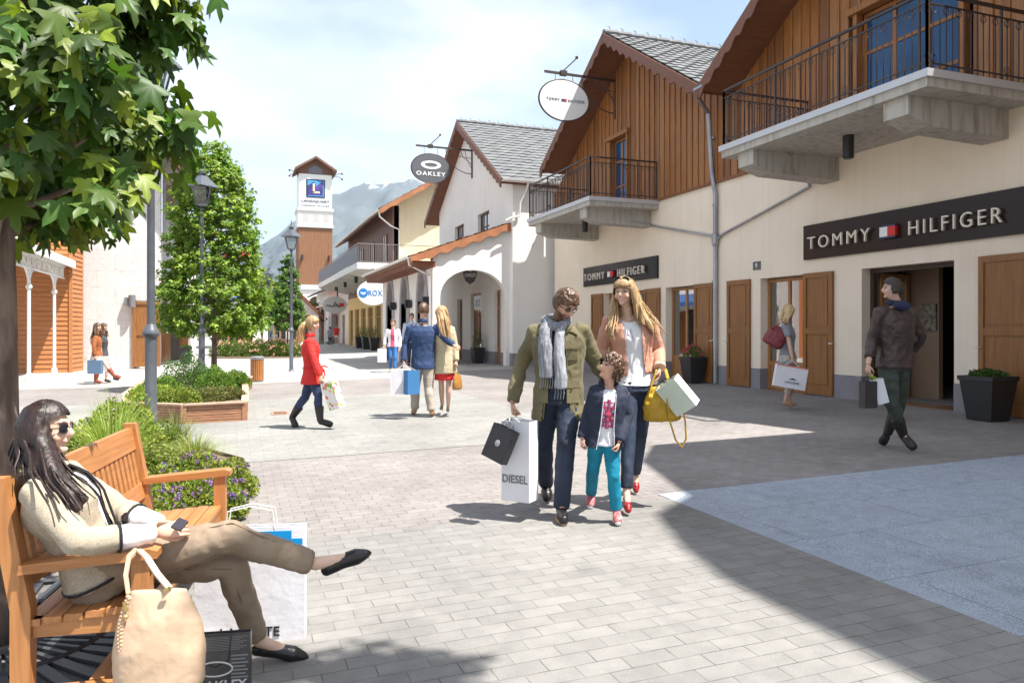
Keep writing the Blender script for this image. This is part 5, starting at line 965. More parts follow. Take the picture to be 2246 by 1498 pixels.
class Fig:
    def __init__(s, J, front, sc=1.0, fem=False):
        s.J = {k: (v if isinstance(v, Vector) else P(*v)) for k, v in J.items()}; J = s.J; s.s = sc; s.fem = fem
        hc = (J['hA'] + J['hB']) / 2; hw_ = (J['hB'] - J['hA']) / 2; k_ = min(1, .080 * sc / hw_.length); J['hA'] = hc - hw_ * k_; J['hB'] = hc + hw_ * k_; s.H = hc; s.S = (J['sA'] + J['sB']) / 2; s.u = (s.S - s.H); s.L = s.u.length; s.u = s.u / s.L
        s.fr = Vector(front).normalized(); s.latH = s.mk(J['hB'] - J['hA']); s.latS = s.mk(J['sB'] - J['sA'])
        s.f = s.latS.cross(s.u); s.f = s.f if s.f.dot(s.fr) > 0 else -s.f
    def mk(s, v): v = v - s.u * v.dot(s.u); return v.normalized()
    def ring(s, t, w, d, off=0, n=24, pw=2.4):
        la = s.latH.lerp(s.latS, min(1, max(0, t))).normalized(); 
        if t < 0: ax = (s.u * .35 + UP * .65).normalized() if not getattr(s, 'sit', 0) else s.u; c = s.H + ax * (t * s.L)
        else: ax = s.u; c = s.H.lerp(s.S, t)
        la = (la - ax * la.dot(ax)).normalized(); fo = la.cross(ax); fo = fo if fo.dot(s.f) > 0 else -fo; c = c + fo * off; out = []
        for k in range(n):
            a = 2 * math.pi * k / n; ca, sa = math.cos(a), math.sin(a); out.append(c + la * (w * math.copysign(abs(ca) ** (2 / pw), ca)) + fo * (d * math.copysign(abs(sa) ** (2 / pw), sa)))
        return out
    def loft(s, mb, rings):
        n = len(rings[0]); vs = [p for r in rings for p in r]; m = len(rings)
        return mb.add(vs, [(i * n + k, i * n + (k + 1) % n, (i + 1) * n + (k + 1) % n, (i + 1) * n + k) for i in range(m - 1) for k in range(n)] + [tuple(range(n))[::-1], tuple((m - 1) * n + k for k in range(n))])
    def torso(s, mb, inf=0, t0=-.12, t1=1.12, prof=None, flare=0, dy=1.0):
        P_ = prof or ([(-.12, .162, .112), (0, .176, .122), (.28, .134, .098), (.5, .136, .102), (.72, .152, .125), (.9, .158, .104), (1.0, .132, .075), (1.12, .062, .055)] if s.fem else
                      [(-.12, .160, .108), (0, .170, .116), (.28, .155, .110), (.5, .162, .114), (.75, .185, .126), (.9, .184, .112), (1.0, .150, .082), (1.12, .075, .062)])
        ts = [t for t, _, _ in P_]; q = sorted(set([t0, t1] + [t for t in ts if t0 < t < t1])); R_ = []
        for t in q:
            w = np.interp(t, ts, [a[1] for a in P_]) * s.s + inf; d = np.interp(t, ts, [a[2] for a in P_]) * s.s * dy + inf
            if t < 0: d += .022 * s.s
            if t < 0: w += flare * -t * s.L; d += flare * -t * s.L
            R_.append(s.ring(t, w, d))
        return s.loft(mb, R_)
    def surf(s, t, l, inf, o=0):
        P_ = [(-.12, .162, .112), (0, .176, .122), (.28, .134, .098), (.5, .136, .102), (.72, .152, .125), (.9, .158, .104), (1.0, .132, .075), (1.12, .062, .055)] if s.fem else [(-.12, .160, .108), (0, .170, .116), (.28, .155, .110), (.5, .162, .114), (.75, .185, .126), (.9, .184, .112), (1.0, .150, .082), (1.12, .075, .062)]
        ts = [a[0] for a in P_]; w = np.interp(t, ts, [a[1] for a in P_]) * s.s + inf; d = np.interp(t, ts, [a[2] for a in P_]) * s.s + inf + (.022 * s.s if t < 0 else 0)
        la = s.latH.lerp(s.latS, min(1, max(0, t))).normalized()
        if t < 0 and not getattr(s, 'sit', 0): ax = (s.u * .35 + UP * .65).normalized(); c = s.H + ax * (t * s.L)
        else: ax = s.u; c = s.H + s.u * (t * s.L)
        la = (la - ax * la.dot(ax)).normalized(); fo = la.cross(ax); fo = fo if fo.dot(s.f) > 0 else -fo
        return c + la * l + fo * (d * max(.02, 1 - (abs(l) / w) ** 2.4) ** (1 / 2.4) + o)
    def seam(s, mb, pts, inf, r=.004, o=.002, n=5): return mb.tube([s.surf(t, l, inf, o) for t, l in pts], r, n)
    def arm(s, mb, k, r=(.055, .043, .030), inf=0, end=1.0, start=True, n=12):
        a, b, c = s.J['s' + k], s.J['e' + k], s.J['w' + k]; sc = s.s; r = [x * sc + inf for x in r]; c2 = b.lerp(c, end) if end <= 1 else c
        pts = [a.lerp(s.S, .18), a, a.lerp(b, .35), a.lerp(b, .7), b, b.lerp(c2, .35), b.lerp(c2, .7), c2]; rr = [r[0] * .95, r[0] * 1.04, r[0] * .95, r[1] * 1.06, r[1], r[1] * .98, (r[1] + r[2]) / 2, r[2]]
        return mb.tube(pts, rr, n)
    def arm_up(s, mb, k, inf, frac=.6):
        a, b = s.J['s' + k], s.J['e' + k]; r = .058 * s.s + inf; return mb.tube([a.lerp(s.S, .18), a, a.lerp(b, frac)], [r, r * 1.02, r * .98], 12)
    def leg(s, mb, k, r=(.088, .072, .054, .050, .040), inf=0, end=1.0, n=14, flare=0):
        h, kn, a = s.J['h' + k], s.J['k' + k], s.J['a' + k]; r = [x * s.s + inf for x in r]; hc = h.lerp(s.H, .12)
        side = (h - s.H).normalized(); pts = [hc + s.u * .03, h.lerp(kn, .15), h.lerp(kn, .5), h.lerp(kn, .85), kn, kn.lerp(a, .3), kn.lerp(a, .7 * end), kn.lerp(a, end)]
        back = -s.fr; rr = [r[0], r[0] * 1.02, r[1], r[2] * 1.08, r[2], r[3] * 1.06, (r[3] + r[4]) / 2, r[4] + flare]
        pts[5] = pts[5] + back * .012 * s.s; return mb.tube(pts, rr, n, ref=s.fr)
def basis(f, u=UP):
    f = Vector(f).normalized(); x = f.cross(Vector(u)).normalized(); z = x.cross(f); return Matrix((x, f, z)).transposed()
def head_mb(mb, c, M, s, fem=False):
    n, m = 28, 20; vs = []; a, b, h = (.072, .093, .116) if fem else (.076, .096, .120)
    for i in range(1, m):
        t = math.pi * i / m
        for k in range(n):
            p = 2 * math.pi * k / n; x, y, z = math.sin(t) * math.cos(p), math.sin(t) * math.sin(p), math.cos(t)
            jw = 1 - (.30 if fem else .22) * max(0, -z) ** 1.3; yy = y * (1 - (.42 * max(0, -z) if y < 0 else -.02 * max(0, -z))); 
            if y > 0: yy *= .94
            vs.append(c + M @ (Vector((x * a * jw, yy * b, z * h)) * s))
    vs += [c + M @ Vector((0, 0, h * s)), c + M @ (Vector((0, .02, -h)) * s)]; T = len(vs) - 2
    fs = [(i * n + k, (i + 1) * n + k, (i + 1) * n + (k + 1) % n, i * n + (k + 1) % n) for i in range(m - 2) for k in range(n)] + [(T, k, (k + 1) % n) for k in range(n)] + [(T + 1, (m - 2) * n + (k + 1) % n, (m - 2) * n + k) for k in range(n)]
    mb.add(vs, fs); q = lambda x, y, z: c + M @ (Vector((x, y, z)) * s)
    mb.tube([q(0, .082, .028), q(0, .094, .008), q(0, .107, -.016), q(0, .098, -.026), q(0, .085, -.028)], [.008 * s, .009 * s, .0125 * s, .012 * s, .008 * s], 8)
    mb.ell(q(0, .083, -.050), (.024 * s, .0115 * s, .0085 * s), 10, M); mb.ell(q(0, .074, -.086), (.024 * s, .016 * s, .015 * s), 10, M); mb.tube([q(-.045, .073, .036), q(-.015, .086, .034), q(.015, .086, .034), q(.045, .073, .036)], .0085 * s, 6)
    for x in (-1, 1): mb.ell(q(x * .076, -.008, -.006), (.009 * s, .020 * s, .032 * s), 10, M); mb.ell(q(x * .042, .060, -.028), (.022 * s, .02 * s, .024 * s), 10, M)
def hand_mb(mb, w, d, pn, s=1.0, curl=.5, side=1, fist=0):
    """w wrist, d direction of the hand, pn palm normal, side=+1/-1 thumb side"""
    d = Vector(d).normalized(); pn = Vector(pn); pn = (pn - d * pn.dot(d)).normalized(); x = d.cross(pn) * side; q = lambda a, b, c: w + x * (a * s) + d * (b * s) + pn * (c * s)
    vs = []; prof = [(0, .021, .016), (.03, .030, .0155), (.065, .037, .0135), (.088, .036, .011)]; n = 12
    for b, hw, ht in prof:
        for k in range(n): a = 2 * math.pi * k / n; vs.append(q(hw * math.cos(a), b, ht * math.sin(a)))
    mb.add(vs, [(i * n + k, i * n + (k + 1) % n, (i + 1) * n + (k + 1) % n, (i + 1) * n + k) for i in range(3) for k in range(n)] + [tuple(range(n))[::-1], tuple(3 * n + k for k in range(n))])
    for i, (xo, ln) in enumerate([(.027, .066), (.009, .075), (-.009, .070), (-.026, .055)]):
        a = curl * (1 + .12 * i); p = q(xo, .082, 0); pts = [q(xo * .9, .07, 0), p]; ang = 0
        for f in (.42, .32, .26): ang += a * 1.1; p = p + (d * math.cos(ang) + pn * math.sin(ang)) * (ln * f * s); pts.append(p)
        mb.tube(pts, [.0088 * s, .0086 * s, .0080 * s, .0074 * s, .0055 * s], 7)
    mb.tube([q(.016, .018, .004), q(.034, .045, .012 + .01 * curl), q(.040, .068, .022 + .02 * curl), q(.036, .088, .032 + .026 * curl)], [.0125 * s, .0105 * s, .0092 * s, .006 * s], 7)
def skin(fig, par, head, hands, c=(.62, .40, .30), lip=(.50, .18, .15), brow=(.10, .06, .035), vox=.010, beard=None, eyes=True, legs=True, arms=True, neck=.052, smile=0, headvox=None):
    J = fig.J; s = fig.s; hs = head.get('s', 1.0); hc = J['hd']; M = basis(head['f'], head.get('u', UP)); nb_ = MB()
    fig.torso(nb_, -.022 * s, -.1, 1.08); chin = hc + M @ Vector((0, .0, -.07 * hs)); nb_.tube([J['nk'] - fig.u * .05 * s, J['nk'], hc + M @ Vector((0, -.012, -.065)) * hs, hc + M @ (Vector((0, -.01, -.0)) * hs)], [.06 * s, neck * hs, neck * hs * .95, neck * hs * .9], 14)
    for k in 'AB':
        if arms: fig.arm(nb_, k, (.046, .036, .0245), 0, 1.0)
        if legs: fig.leg(nb_, k, (.078, .064, .046, .046, .031), 0, 1.0); nb_.tube([J['a' + k], J['a' + k].lerp(J['t' + k], .5), J['t' + k].lerp(J['a' + k], .12)], [.031 * s, .026 * s, .015 * s], 10)
    head_mb(nb_, hc, M, hs, fig.fem); V, Fq, Nn = fuse(nb_, vox, 2)
    Lc = (V - np.array(hc)) @ np.array(M) / hs; cols = np.tile(np.array(c), (len(V), 1)) * (1 + .05 * nval(V, 30)[:, None]); x, y, z = Lc[:, 0], Lc[:, 1], Lc[:, 2]; ax = np.abs(x); near = (np.abs(Lc) < .16).all(1) & (y > .03)
    def blend(mask, cc, k=1.0):
        w = np.clip(mask, 0, 1)[:, None] * near[:, None] * k; return cols * (1 - w) + np.array(cc) * w
    cols = blend(1.4 - np.hypot((ax - .042) / .022, (z + .022) / .022), (c[0] * 1.04, c[1] * .80, c[2] * .76), .5)
    if beard: 
        cols = blend((np.minimum(1, (-z - .028) / .012)) * (y > .0), beard, .8); near = (np.abs(Lc) < .16).all(1) & (y > -.02); cols = blend((np.minimum(1, (-z - .035) / .012)) * (ax > .03), beard, .8); near = near & (y > .03)
    cols = blend(1.7 - np.hypot(x / (.024 + .004 * smile), (z + .050 - smile * .25 * (ax ** 2) * 40) / .0075) * 1.0, lip)
    if smile: cols = blend(1.5 - np.hypot(x / .019, (z + .0505) / .0035), (.85, .8, .75))
    cols = blend(1.6 - np.hypot((ax - .031) / .019, (z - .036 + (ax - .031) ** 2 * 12) / .0055), brow)
    if eyes: cols = blend(1.6 - np.hypot((ax - .031) / .0155, (z - .012) / .0065), (.05, .03, .025)); 
    hm_ = MB()
    for k, hd_ in hands.items(): hand_mb(hm_, J['w' + k], *hd_)
    nV = len(V); Fs = Fq
    if hm_.v:
        hv = np.array(hm_.v); tri = [];
        for f in hm_.f:
            if len(f) == 4: tri.append(f)
            else:
                for i in range(1, len(f) - 1, 2): tri.append((f[0], f[i], f[min(i + 1, len(f) - 1)], f[min(i + 2, len(f) - 1)]) if i + 2 < len(f) else (f[0], f[i], f[i + 1], f[i + 1]))
        tri = [t for t in tri if len(set(t)) == 4]; V = np.vstack([V, hv]); Fs = np.vstack([Fq, np.array(tri) + nV]); cols = np.vstack([cols, np.tile(np.array(c) * np.array([1.0, .93, .9]), (len(hv), 1))])
    return np_mesh('body', V, Fs, SKIN, par, cols, smooth=True), M
SKIN = mat('skin', (1, 1, 1), .48, attr=True, spec=.4, bump=.0006, bscale=180)
_b = SKIN.node_tree.nodes['Principled BSDF']; _b.inputs['Subsurface Weight'].default_value = .12; _b.inputs['Subsurface Radius'].default_value = (.012, .005, .003)
def hairmat(name, a, b, rough=.38): return mat(name, a, rough, c2=b, scale=60, stretch=(1, 1, .12), bump=.0025, bscale=110, mixr=(.38, .62), detail=3)
def hair_cap(mb, c, M, s, th=.014, top=1.06, back=1.08, n=26, m=18, bump=.0, f=9, fem=False):
    a, b, h = (.072, .093, .116); vs = []
    for i in range(1, m):
        t = math.pi * i / m
        for k in range(n):
            p = 2 * math.pi * k / n; x, y, z = math.sin(t) * math.cos(p), math.sin(t) * math.sin(p), math.cos(t); e = 1 + (bump * noise.noise(Vector((x * f * .3, y * f * .3, z * f * .3 + s))) if bump else 0)
            vs.append(c + M @ (Vector((x * (a + th) * (1 - .1 * max(0, -z)), y * (b + th) * (back if y < 0 else .97) * (1 - (.3 * max(0, -z) if y < 0 else 0)), z * (h + th * top))) * s * e))
    vs += [c + M @ Vector((0, 0, (h + th * top) * s)), c + M @ (Vector((0, 0, -h)) * s)]; T = len(vs) - 2
    return mb.add(vs, [(i * n + k, (i + 1) * n + k, (i + 1) * n + (k + 1) % n, i * n + (k + 1) % n) for i in range(m - 2) for k in range(n)] + [(T, k, (k + 1) % n) for k in range(n)] + [(T + 1, (m - 2) * n + (k + 1) % n, (m - 2) * n + k) for k in range(n)])
def face_cut(c, M, s, hl=.062, side=-.005, low=-.2):
    def f(V):
        Lc = (V - np.array(c)) @ np.array(M) / s; x, y, z = Lc[:, 0], Lc[:, 1], Lc[:, 2]; line = hl - np.clip((np.abs(x) - .03), 0, 1) * .55
        return ((y > .0 + side + np.clip(np.abs(x) - .05, 0, 1) * 1.0) & (z < line)) | ((z < low) & (np.abs(Lc) < .3).all(1)) 
    return f
def short_hair(fig, par, M, hs, m, curls=.012, f=70, vox=.009, hl=.066, low=-.045, th=.016):
    mb = MB(); hair_cap(mb, fig.J['hd'], M, hs, th=th); c = fig.J['hd']; cut = face_cut(c, M, hs, hl, low=low)
    return cloth('hair', mb, m, par, vox, curls, f, 1, cut)
def long_hair(fig, par, M, hs, m, guides, mass=.036, n=70, r=.012, vox=None, hl=.06, th=.018, bangs=False, name='hair', wave=.012, amp=.004, gap=50, seed=3):
    """cap and many locks that leave the head and follow guide curves (lists of world points)"""
    rs = random.Random(seed); c = fig.J['hd']; mb = MB(); hair_cap(mb, c, M, hs, th=th)
    for a0, pts_ in guides:
        an = R(a0); S_ = lambda t: c + M @ (Vector((math.sin(an) * (.060 + th) * math.sin(t), math.cos(an) * (.078 + th) * math.sin(t), (.10 + th) * math.cos(t))) * hs); pp = [S_(.25), S_(.8), S_(1.4)] + list(pts_); nn = len(pp)
        mb.tube(pp, [mass * .5, mass * .8, mass] + [mass * (1 - .55 * ((j + 1) / (nn - 3)) ** 2) for j in range(nn - 3)], 10)
    V, Fq, Nn = fuse(mb, vox or .007, 2); V = folds(V, Nn, amp, 55, 1, (1, 1, .12))
    Lc = (V - np.array(c)) @ np.array(M) / hs; x, y, z = Lc[:, 0], Lc[:, 1], Lc[:, 2]; line = hl - np.clip(np.abs(x) - .03, 0, 1) * .5; k = ~((y > .012 + np.clip(.07 - np.abs(x), 0, 1) * .3) & (np.abs(x) < .074) & (z < line) & (z > -.16) & (y < .2)); Fq = Fq[k[Fq].all(1)]
    lm = MB()
    for i in range(n):
        g = guides[i % len(guides)]; a0, pts_ = g; ang = R(a0 + rs.uniform(-16, 16)); e = hs; R0 = lambda t, k=1.0: c + M @ (Vector((math.sin(ang) * (.072 + th) * math.sin(t) * k, math.cos(ang) * (.093 + th) * math.sin(t) * (k if math.cos(ang) > 0 else 1.05), (.116 + th) * math.cos(t))) * e)
        t0 = rs.uniform(.15, .8); pts = [R0(t0), R0((t0 + 1.5) / 2, 1.02), R0(1.5, 1.05)]; jit = Vector((rs.gauss(0, 1), rs.gauss(0, 1), rs.gauss(0, .6))) * .018; ph = rs.uniform(0, 6); q = [p + jit * (1 + .4 * j) for j, p in enumerate(pts_)]
        cut_ = rs.uniform(.75, 1.0); q = q[:max(1, int(len(q) * cut_ + .5))]; full = pts + q; sm = []
        for j in range(len(full) - 1):
            for s_ in (0, .33, .66): 
                a, b = full[j], full[j + 1]; pa = full[max(0, j - 1)]; pb = full[min(len(full) - 1, j + 2)]; u = s_; sm.append(.5 * ((2 * a) + (b - pa) * u + (2 * pa - 5 * a + 4 * b - pb) * u * u + (3 * a - pa - 3 * b + pb) * u ** 3))
        sm.append(full[-1]); N_ = len(sm); wv = [p + (M @ Vector((math.sin(ph + j * .9), math.cos(ph + j * .8), 0))) * (wave * max(0, j / N_ - .3)) for j, p in enumerate(sm)]
        rad = [r * (.5 if j == 0 else 1.0) * (1 - .85 * max(0, (j / (N_ - 1) - .55) / .45)) + .0015 for j in range(N_)]; lm.tube(wv, rad, 6)
    nV = len(V); hv = np.array([tuple(p) for p in lm.v]); fq = np.array([f for f in lm.f if len(f) == 4]) + nV
    return np_mesh(name, np.vstack([V, hv]), np.vstack([Fq, fq]), m, par, smooth=True)
def shoe(mb, fig, k, kind='shoe', s=None):
    s = s or fig.s; a, t = fig.J['a' + k], fig.J['t' + k]; d = (t - a); dh = d.copy(); ax = (fig.J['a' + k] - fig.J['k' + k]).normalized()
    heel = a + ax * (.062 * s) - (d - ax * d.dot(ax)).normalized() * (.038 * s); hs_ = {'shoe': .0, 'boot': .0, 'flat': 0, 'heel': .0, 'sneaker': 0}[kind]
    up = (d.cross(ax)).cross(d); up = (-ax - d.normalized() * (-ax).dot(d.normalized())).normalized(); L0 = t - heel; pts = [heel + up * .016 * s, heel.lerp(t, .12) + up * .030 * s, heel.lerp(t, .4) + up * .030 * s, heel.lerp(t, .7) + up * .022 * s, heel.lerp(t, .92) + up * .014 * s, t + up * .01 * s]
    w = {'shoe': (.024, .036, .040, .045, .034, .012), 'sneaker': (.026, .038, .041, .046, .038, .016), 'boot': (.034, .048, .050, .054, .046, .026), 'flat': (.020, .031, .031, .034, .018, .004), 'heel': (.018, .028, .026, .034, .022, .008)}[kind]
    mb.tube(pts, [x * s for x in w], 12, flat=1.0)
    if kind in ('shoe', 'sneaker', 'boot'): mb.tube([heel.lerp(t, .22) + up * .03 * s, a - ax * (.0 if kind != 'boot' else -.0) * s + (heel.lerp(t, .2) - heel) * .1 - ax * .01], [.040 * s, .038 * s], 12)
    if kind == 'boot': mb.tube([a + ax * .035 * s, a - ax * .02 * s, a - ax * .08 * s, a - ax * .19 * s], [.050 * s, .054 * s, .062 * s, .074 * s], 14)
    if kind == 'heel': hb_ = heel + up * .01; mb.tube([hb_, hb_ - UP * .07 * s], [.014 * s, .007 * s], 8)
def sole(mb, fig, k, s=None, col=None):
    s = s or fig.s; a, t = fig.J['a' + k], fig.J['t' + k]; ax = (a - fig.J['k' + k]).normalized(); d = t - a; heel = a + ax * (.062 * s) - (d - ax * d.dot(ax)).normalized() * (.038 * s); up = (-ax - d.normalized() * (-ax).dot(d.normalized())).normalized()
    v = (t - heel).normalized(); x = v.cross(up).normalized(); n = 16; L0 = (t - heel).length; bot = []; 
    for i in range(n): an = 2 * math.pi * i / n; f = .5 - .5 * math.cos(an); w = (.034 + .012 * math.sin(f * math.pi * .8)) * s; bot.append(heel + v * (L0 * f * 1.03 - .01) + x * (w * math.sin(an)) - up * .018 * s)
    mb.prism(bot, up * .022 * s)
def glasses(fig, par, M, hs, label='glasses', up=0.0, back=0.0, r=.026, name='sunglasses', lens=BLACK, thick=.003):
    c = fig.J['hd']; q = lambda x, y, z: c + M @ (Vector((x, y - back, z + up)) * hs); f = MB(); g = MB()
    for sx in (-1, 1):
        ring = [q(sx * .032 + r * math.cos(a), .092 - .35 * (abs(sx * .032 + r * math.cos(a))) ** 2 * 10, .010 + r * .8 * math.sin(a)) for a in [i * math.pi / 8 for i in range(16)]]; f.tube(ring + [ring[0]], thick, 5, cap=False); g.add(ring, [tuple(range(16))])
        f.tube([q(sx * .056, .082, .014), q(sx * .079, .05, .014), q(sx * .081, -.01, .01)], thick, 5)
    f.tube([q(-.008, .097, .014), q(.008, .097, .014)], thick, 5); o = f.build(name, BLACK, par); g.build('lens', lens, o); return o
def paper_bag(label, top, ux, w, h, dp, m, grip=None, up=UP, text=None, tcol=None, tsize=None, tz=.3, name='shopping_bag', handle=None, uy=None, group=None, rim=None, extra=None, tside=-1, hm=None):
    """top = centre of the upper edge; ux across; up = bag's own up"""
    top = Vector(top); ux = Vector(ux).normalized(); up = Vector(up).normalized(); ux = (ux - up * ux.dot(up)).normalized(); uy = up.cross(ux); base = top - up * h
    t = thing(name, label, 'shopping bag', base, group); q = lambda a, b, c: base + ux * a + uy * b + up * c; t_ = .003; mb = MB(); W_, D_ = w / 2, dp / 2
    vs = [q(sx * W_, sy * D_, z) for z in (0, h) for sx, sy in ((-1, -1), (1, -1), (1, 1), (-1, 1))]; vi = [q(sx * (W_ - t_), sy * (D_ - t_), z) for z in (t_, h) for sx, sy in ((-1, -1), (1, -1), (1, 1), (-1, 1))]
    # crease the sides a little
    mb.add(vs + vi, [(0, 3, 2, 1), (0, 1, 5, 4), (1, 2, 6, 5), (2, 3, 7, 6), (3, 0, 4, 7), (8, 9, 10, 11), (8, 12, 13, 9), (9, 13, 14, 10), (10, 14, 15, 11), (11, 15, 12, 8), (4, 5, 13, 12), (5, 6, 14, 13), (6, 7, 15, 14), (7, 4, 12, 15)]); mb.build('bag_body', m, t)
    hl_ = MB(); g = Vector(grip) if grip is not None else None
    for sy in (-1, 1):
        a, b = q(-W_ * .45, sy * D_ * .98, h - .01), q(W_ * .45, sy * D_ * .98, h - .01)
        if g is not None: hl_.tube([a, a.lerp(g, .6) + up * .01, g, b.lerp(g, .6) + up * .01, b], .0035, 5)
        else: k = .11 if handle is None else handle; hl_.tube([a, a + up * k * .8 + ux * .01, (a + b) / 2 + up * k, b + up * k * .8 - ux * .01, b], .0035, 6)
    hl_.build('handle', hm or mat('cord_white', (.7, .7, .68), .7), t)
    if text: 
        tm = MB(); f = tside; c = q(0, f * (D_ + .003), h * tz); ax = ux if (ux * 1).dot(RT) * 1 > 0 else -ux
        vdir = uy * f; axx = up.cross(vdir); add_text(tm, text, c, axx, up, width=tsize, depth=.003, off=.01); tm.build('lettering', tcol or BLACK, t)
    if extra: extra(t, q, W_, D_, h)
    return t
def handbag(name, label, c, ux, w, h, dp, m, strap=None, up=UP, r=.012, sag=.12, straps=None, vox=.01, amp=.006, tip=.72, group=None):
    c = Vector(c); ux = Vector(ux).normalized(); up = Vector(up).normalized(); ux = (ux - up * ux.dot(up)).normalized(); uy = ux.cross(up); t = thing(name, label, 'handbag', c, group); mb = MB(); rings = []
    for z, a, b in ((-.5, .80, .75), (-.42, .98, 1.0), (-.1, 1.0, .95), (.2, .9, .7), (.42, tip, .35), (.5, tip * .95, .18)):
        rings.append([c + up * (z * h) + ux * (w / 2 * a * math.copysign(abs(math.cos(k * math.pi / 10)) ** .75, math.cos(k * math.pi / 10))) + uy * (dp / 2 * b * math.sin(k * math.pi / 10)) for k in range(20)])
    Fig.loft(None, mb, rings); cloth('bag_body', mb, m, t, vox, amp, 14)
    for s_ in straps or []: q = MB(); q.tube([Vector(p) for p in s_], r, 6, flat=.45); q.build('strap', m, t)
    return t
def person(label, J, front, sc, fem, group=None, base=None):
    f = Fig(J, front, sc, fem); b = (f.J['aA'] + f.J['aB']) / 2; b.z = min(f.J['tA'].z, f.J['tB'].z); t = thing('person', label, 'person', b, group); return f, t
def simple_folk(label, J, front, hf, sc, fem, top, legs, shoes, hair, hairl=None, sk=(.58, .37, .28), vox=.014, sleeve='long', hem=-.14, flare=0, skirt=None, shoe_kind='shoe', hands=True, legend=1.0, inner=None, hs=1.0, amp=.006, leginf=.014, topinf=.016, calf=None, group=None, vest=None, sleevem=None, short=None, collar=True, lowhair=-.06, topname='jacket', legname='trousers', handd=None, hairn=46, smile=0, sleeve_end=.96, lr=(.092, .078, .058, .052, .045)):
    f, t = person(label, J, front, sc, fem, group); J = f.J; hands_ = {}
    for k, sd in (('A', 1), ('B', -1)):
        if hands: d = (J['w' + k] - J['e' + k]).normalized() * .6 - UP * .6; hands_[k] = (d if not (handd and k in handd) else handd[k], (f.H - J['w' + k]).normalized(), sc, .55, sd)
    o, M = skin(f, t, {'f': hf, 's': hs}, hands_, sk, vox=vox * .72, smile=smile)
    mb = MB(); f.torso(mb, topinf, hem, 1.06, flare=flare)
    for k in 'AB':
        if sleeve == 'long': f.arm(mb, k, (.058, .047, .036), topinf * .5, sleeve_end)
        elif sleeve == 'short': f.arm_up(mb, k, topinf * .6)
    if collar: c = J['nk']; mb.tube([c - f.u * .03 * sc, c + f.u * .025 * sc], [.078 * sc, .066 * sc], 14)
    cloth(topname, mb, top, t, vox, amp, 12)
    if skirt: mb = MB(); f.torso(mb, topinf * .7, skirt[0], .1, flare=skirt[2] if len(skirt) > 2 else flare * .8); cloth('skirt', mb, skirt[1], t, vox, amp, 12)
    if legs:
        mb = MB(); f.torso(mb, leginf * .6, -.1, .16)
        for k in 'AB': f.leg(mb, k, lr, leginf * .5, legend)
        cloth(legname, mb, legs, t, vox, amp, 12)
    sm_ = MB()
    for k in 'AB':
        sm_ = MB(); shoe(sm_, f, k, shoe_kind); cloth('shoe' if shoe_kind != 'boot' else 'boot', sm_, shoes, t, .009, 0, smooth=2)
    if hairl: long_hair(f, t, M, hs, hair, hairl(f, M), n=hairn, r=.013)
    else: short_hair(f, t, M, hs, hair, low=lowhair)
    return f, t, M
OLIVE = mat('olive_cotton', (.165, .14, .068), .85, c2=(.115, .097, .048), scale=5, bump=.004, bscale=16, mixr=(.4, .65), sheen=.1)
DENIM = mat('dark_denim', (.022, .034, .065), .8, c2=(.012, .018, .036), scale=7, bump=.003, bscale=24); DENIMB = mat('blue_denim', (.05, .11, .22), .8, c2=(.03, .065, .14), scale=7, bump=.003, bscale=24)
BLUEJ = mat('bright_blue_denim', (.035, .16, .42), .8, c2=(.025, .11, .32), scale=8, bump=.003); KHAKI = mat('khaki_denim', (.29, .22, .155), .8, c2=(.235, .175, .12), scale=6, bump=.003, bscale=30)
TURQ = mat('turquoise_cotton', (.0, .235, .36), .8, c2=(.0, .18, .29), scale=8, bump=.003); PEACH = mat('peach_suede', (.56, .29, .20), .85, c2=(.48, .24, .165), scale=9, bump=.002)
WHT = mat('white_cotton', (.74, .73, .74), .85, c2=(.68, .67, .70), scale=6, bump=.003); NAVYF = mat('navy_jersey', (.022, .028, .055), .85, c2=(.015, .02, .04), scale=8, bump=.003); BLKF = mat('black_cloth', (.012, .012, .018), .8, bump=.002, bscale=20)
SCARF = mat('grey_scarf', (.17, .18, .215), .9, c2=(.33, .34, .37), scale=20, stretch=(5, 5, .4), bump=.004, bscale=60, mixr=(.42, .6)); SCARFL = mat('pale_scarf', (.42, .43, .46), .9, c2=(.3, .31, .35), scale=20, stretch=(6, 6, .3), bump=.004, bscale=60)
REDC = mat('red_cotton', (.62, .022, .018), .75, c2=(.52, .018, .014), scale=6, bump=.003); LEATHER = mat('brown_leather', (.055, .030, .024), .42, c2=(.032, .018, .015), scale=10, bump=.004, bscale=30); BLKL = mat('black_leather', (.014, .012, .013), .32, bump=.0015, bscale=60)
TWEED = mat('cream_tweed', (.43, .37, .285), .9, c2=(.34, .285, .21), scale=120, bump=.0012, bscale=200, mixr=(.35, .65)); BEIGE = mat('beige_trench', (.50, .42, .28), .8, c2=(.44, .37, .245), scale=5, bump=.003, bscale=16); BLAZER = mat('blue_blazer', (.025, .055, .14), .85, c2=(.018, .04, .105), scale=7, bump=.003)
TAN = mat('tan_leather', (.45, .27, .15), .6); BRUN = hairmat('dark_brown_hair', (.030, .013, .010), (.012, .006, .005), .46); BLON = hairmat('blonde_hair', (.46, .30, .145), (.27, .165, .075), .5); BROWNH = hairmat('brown_hair', (.13, .065, .032), (.055, .028, .014)); SAND = hairmat('light_blonde_hair', (.62, .45, .24), (.45, .30, .14)); DBR = hairmat('short_dark_hair', (.045, .025, .015), (.02, .012, .008))
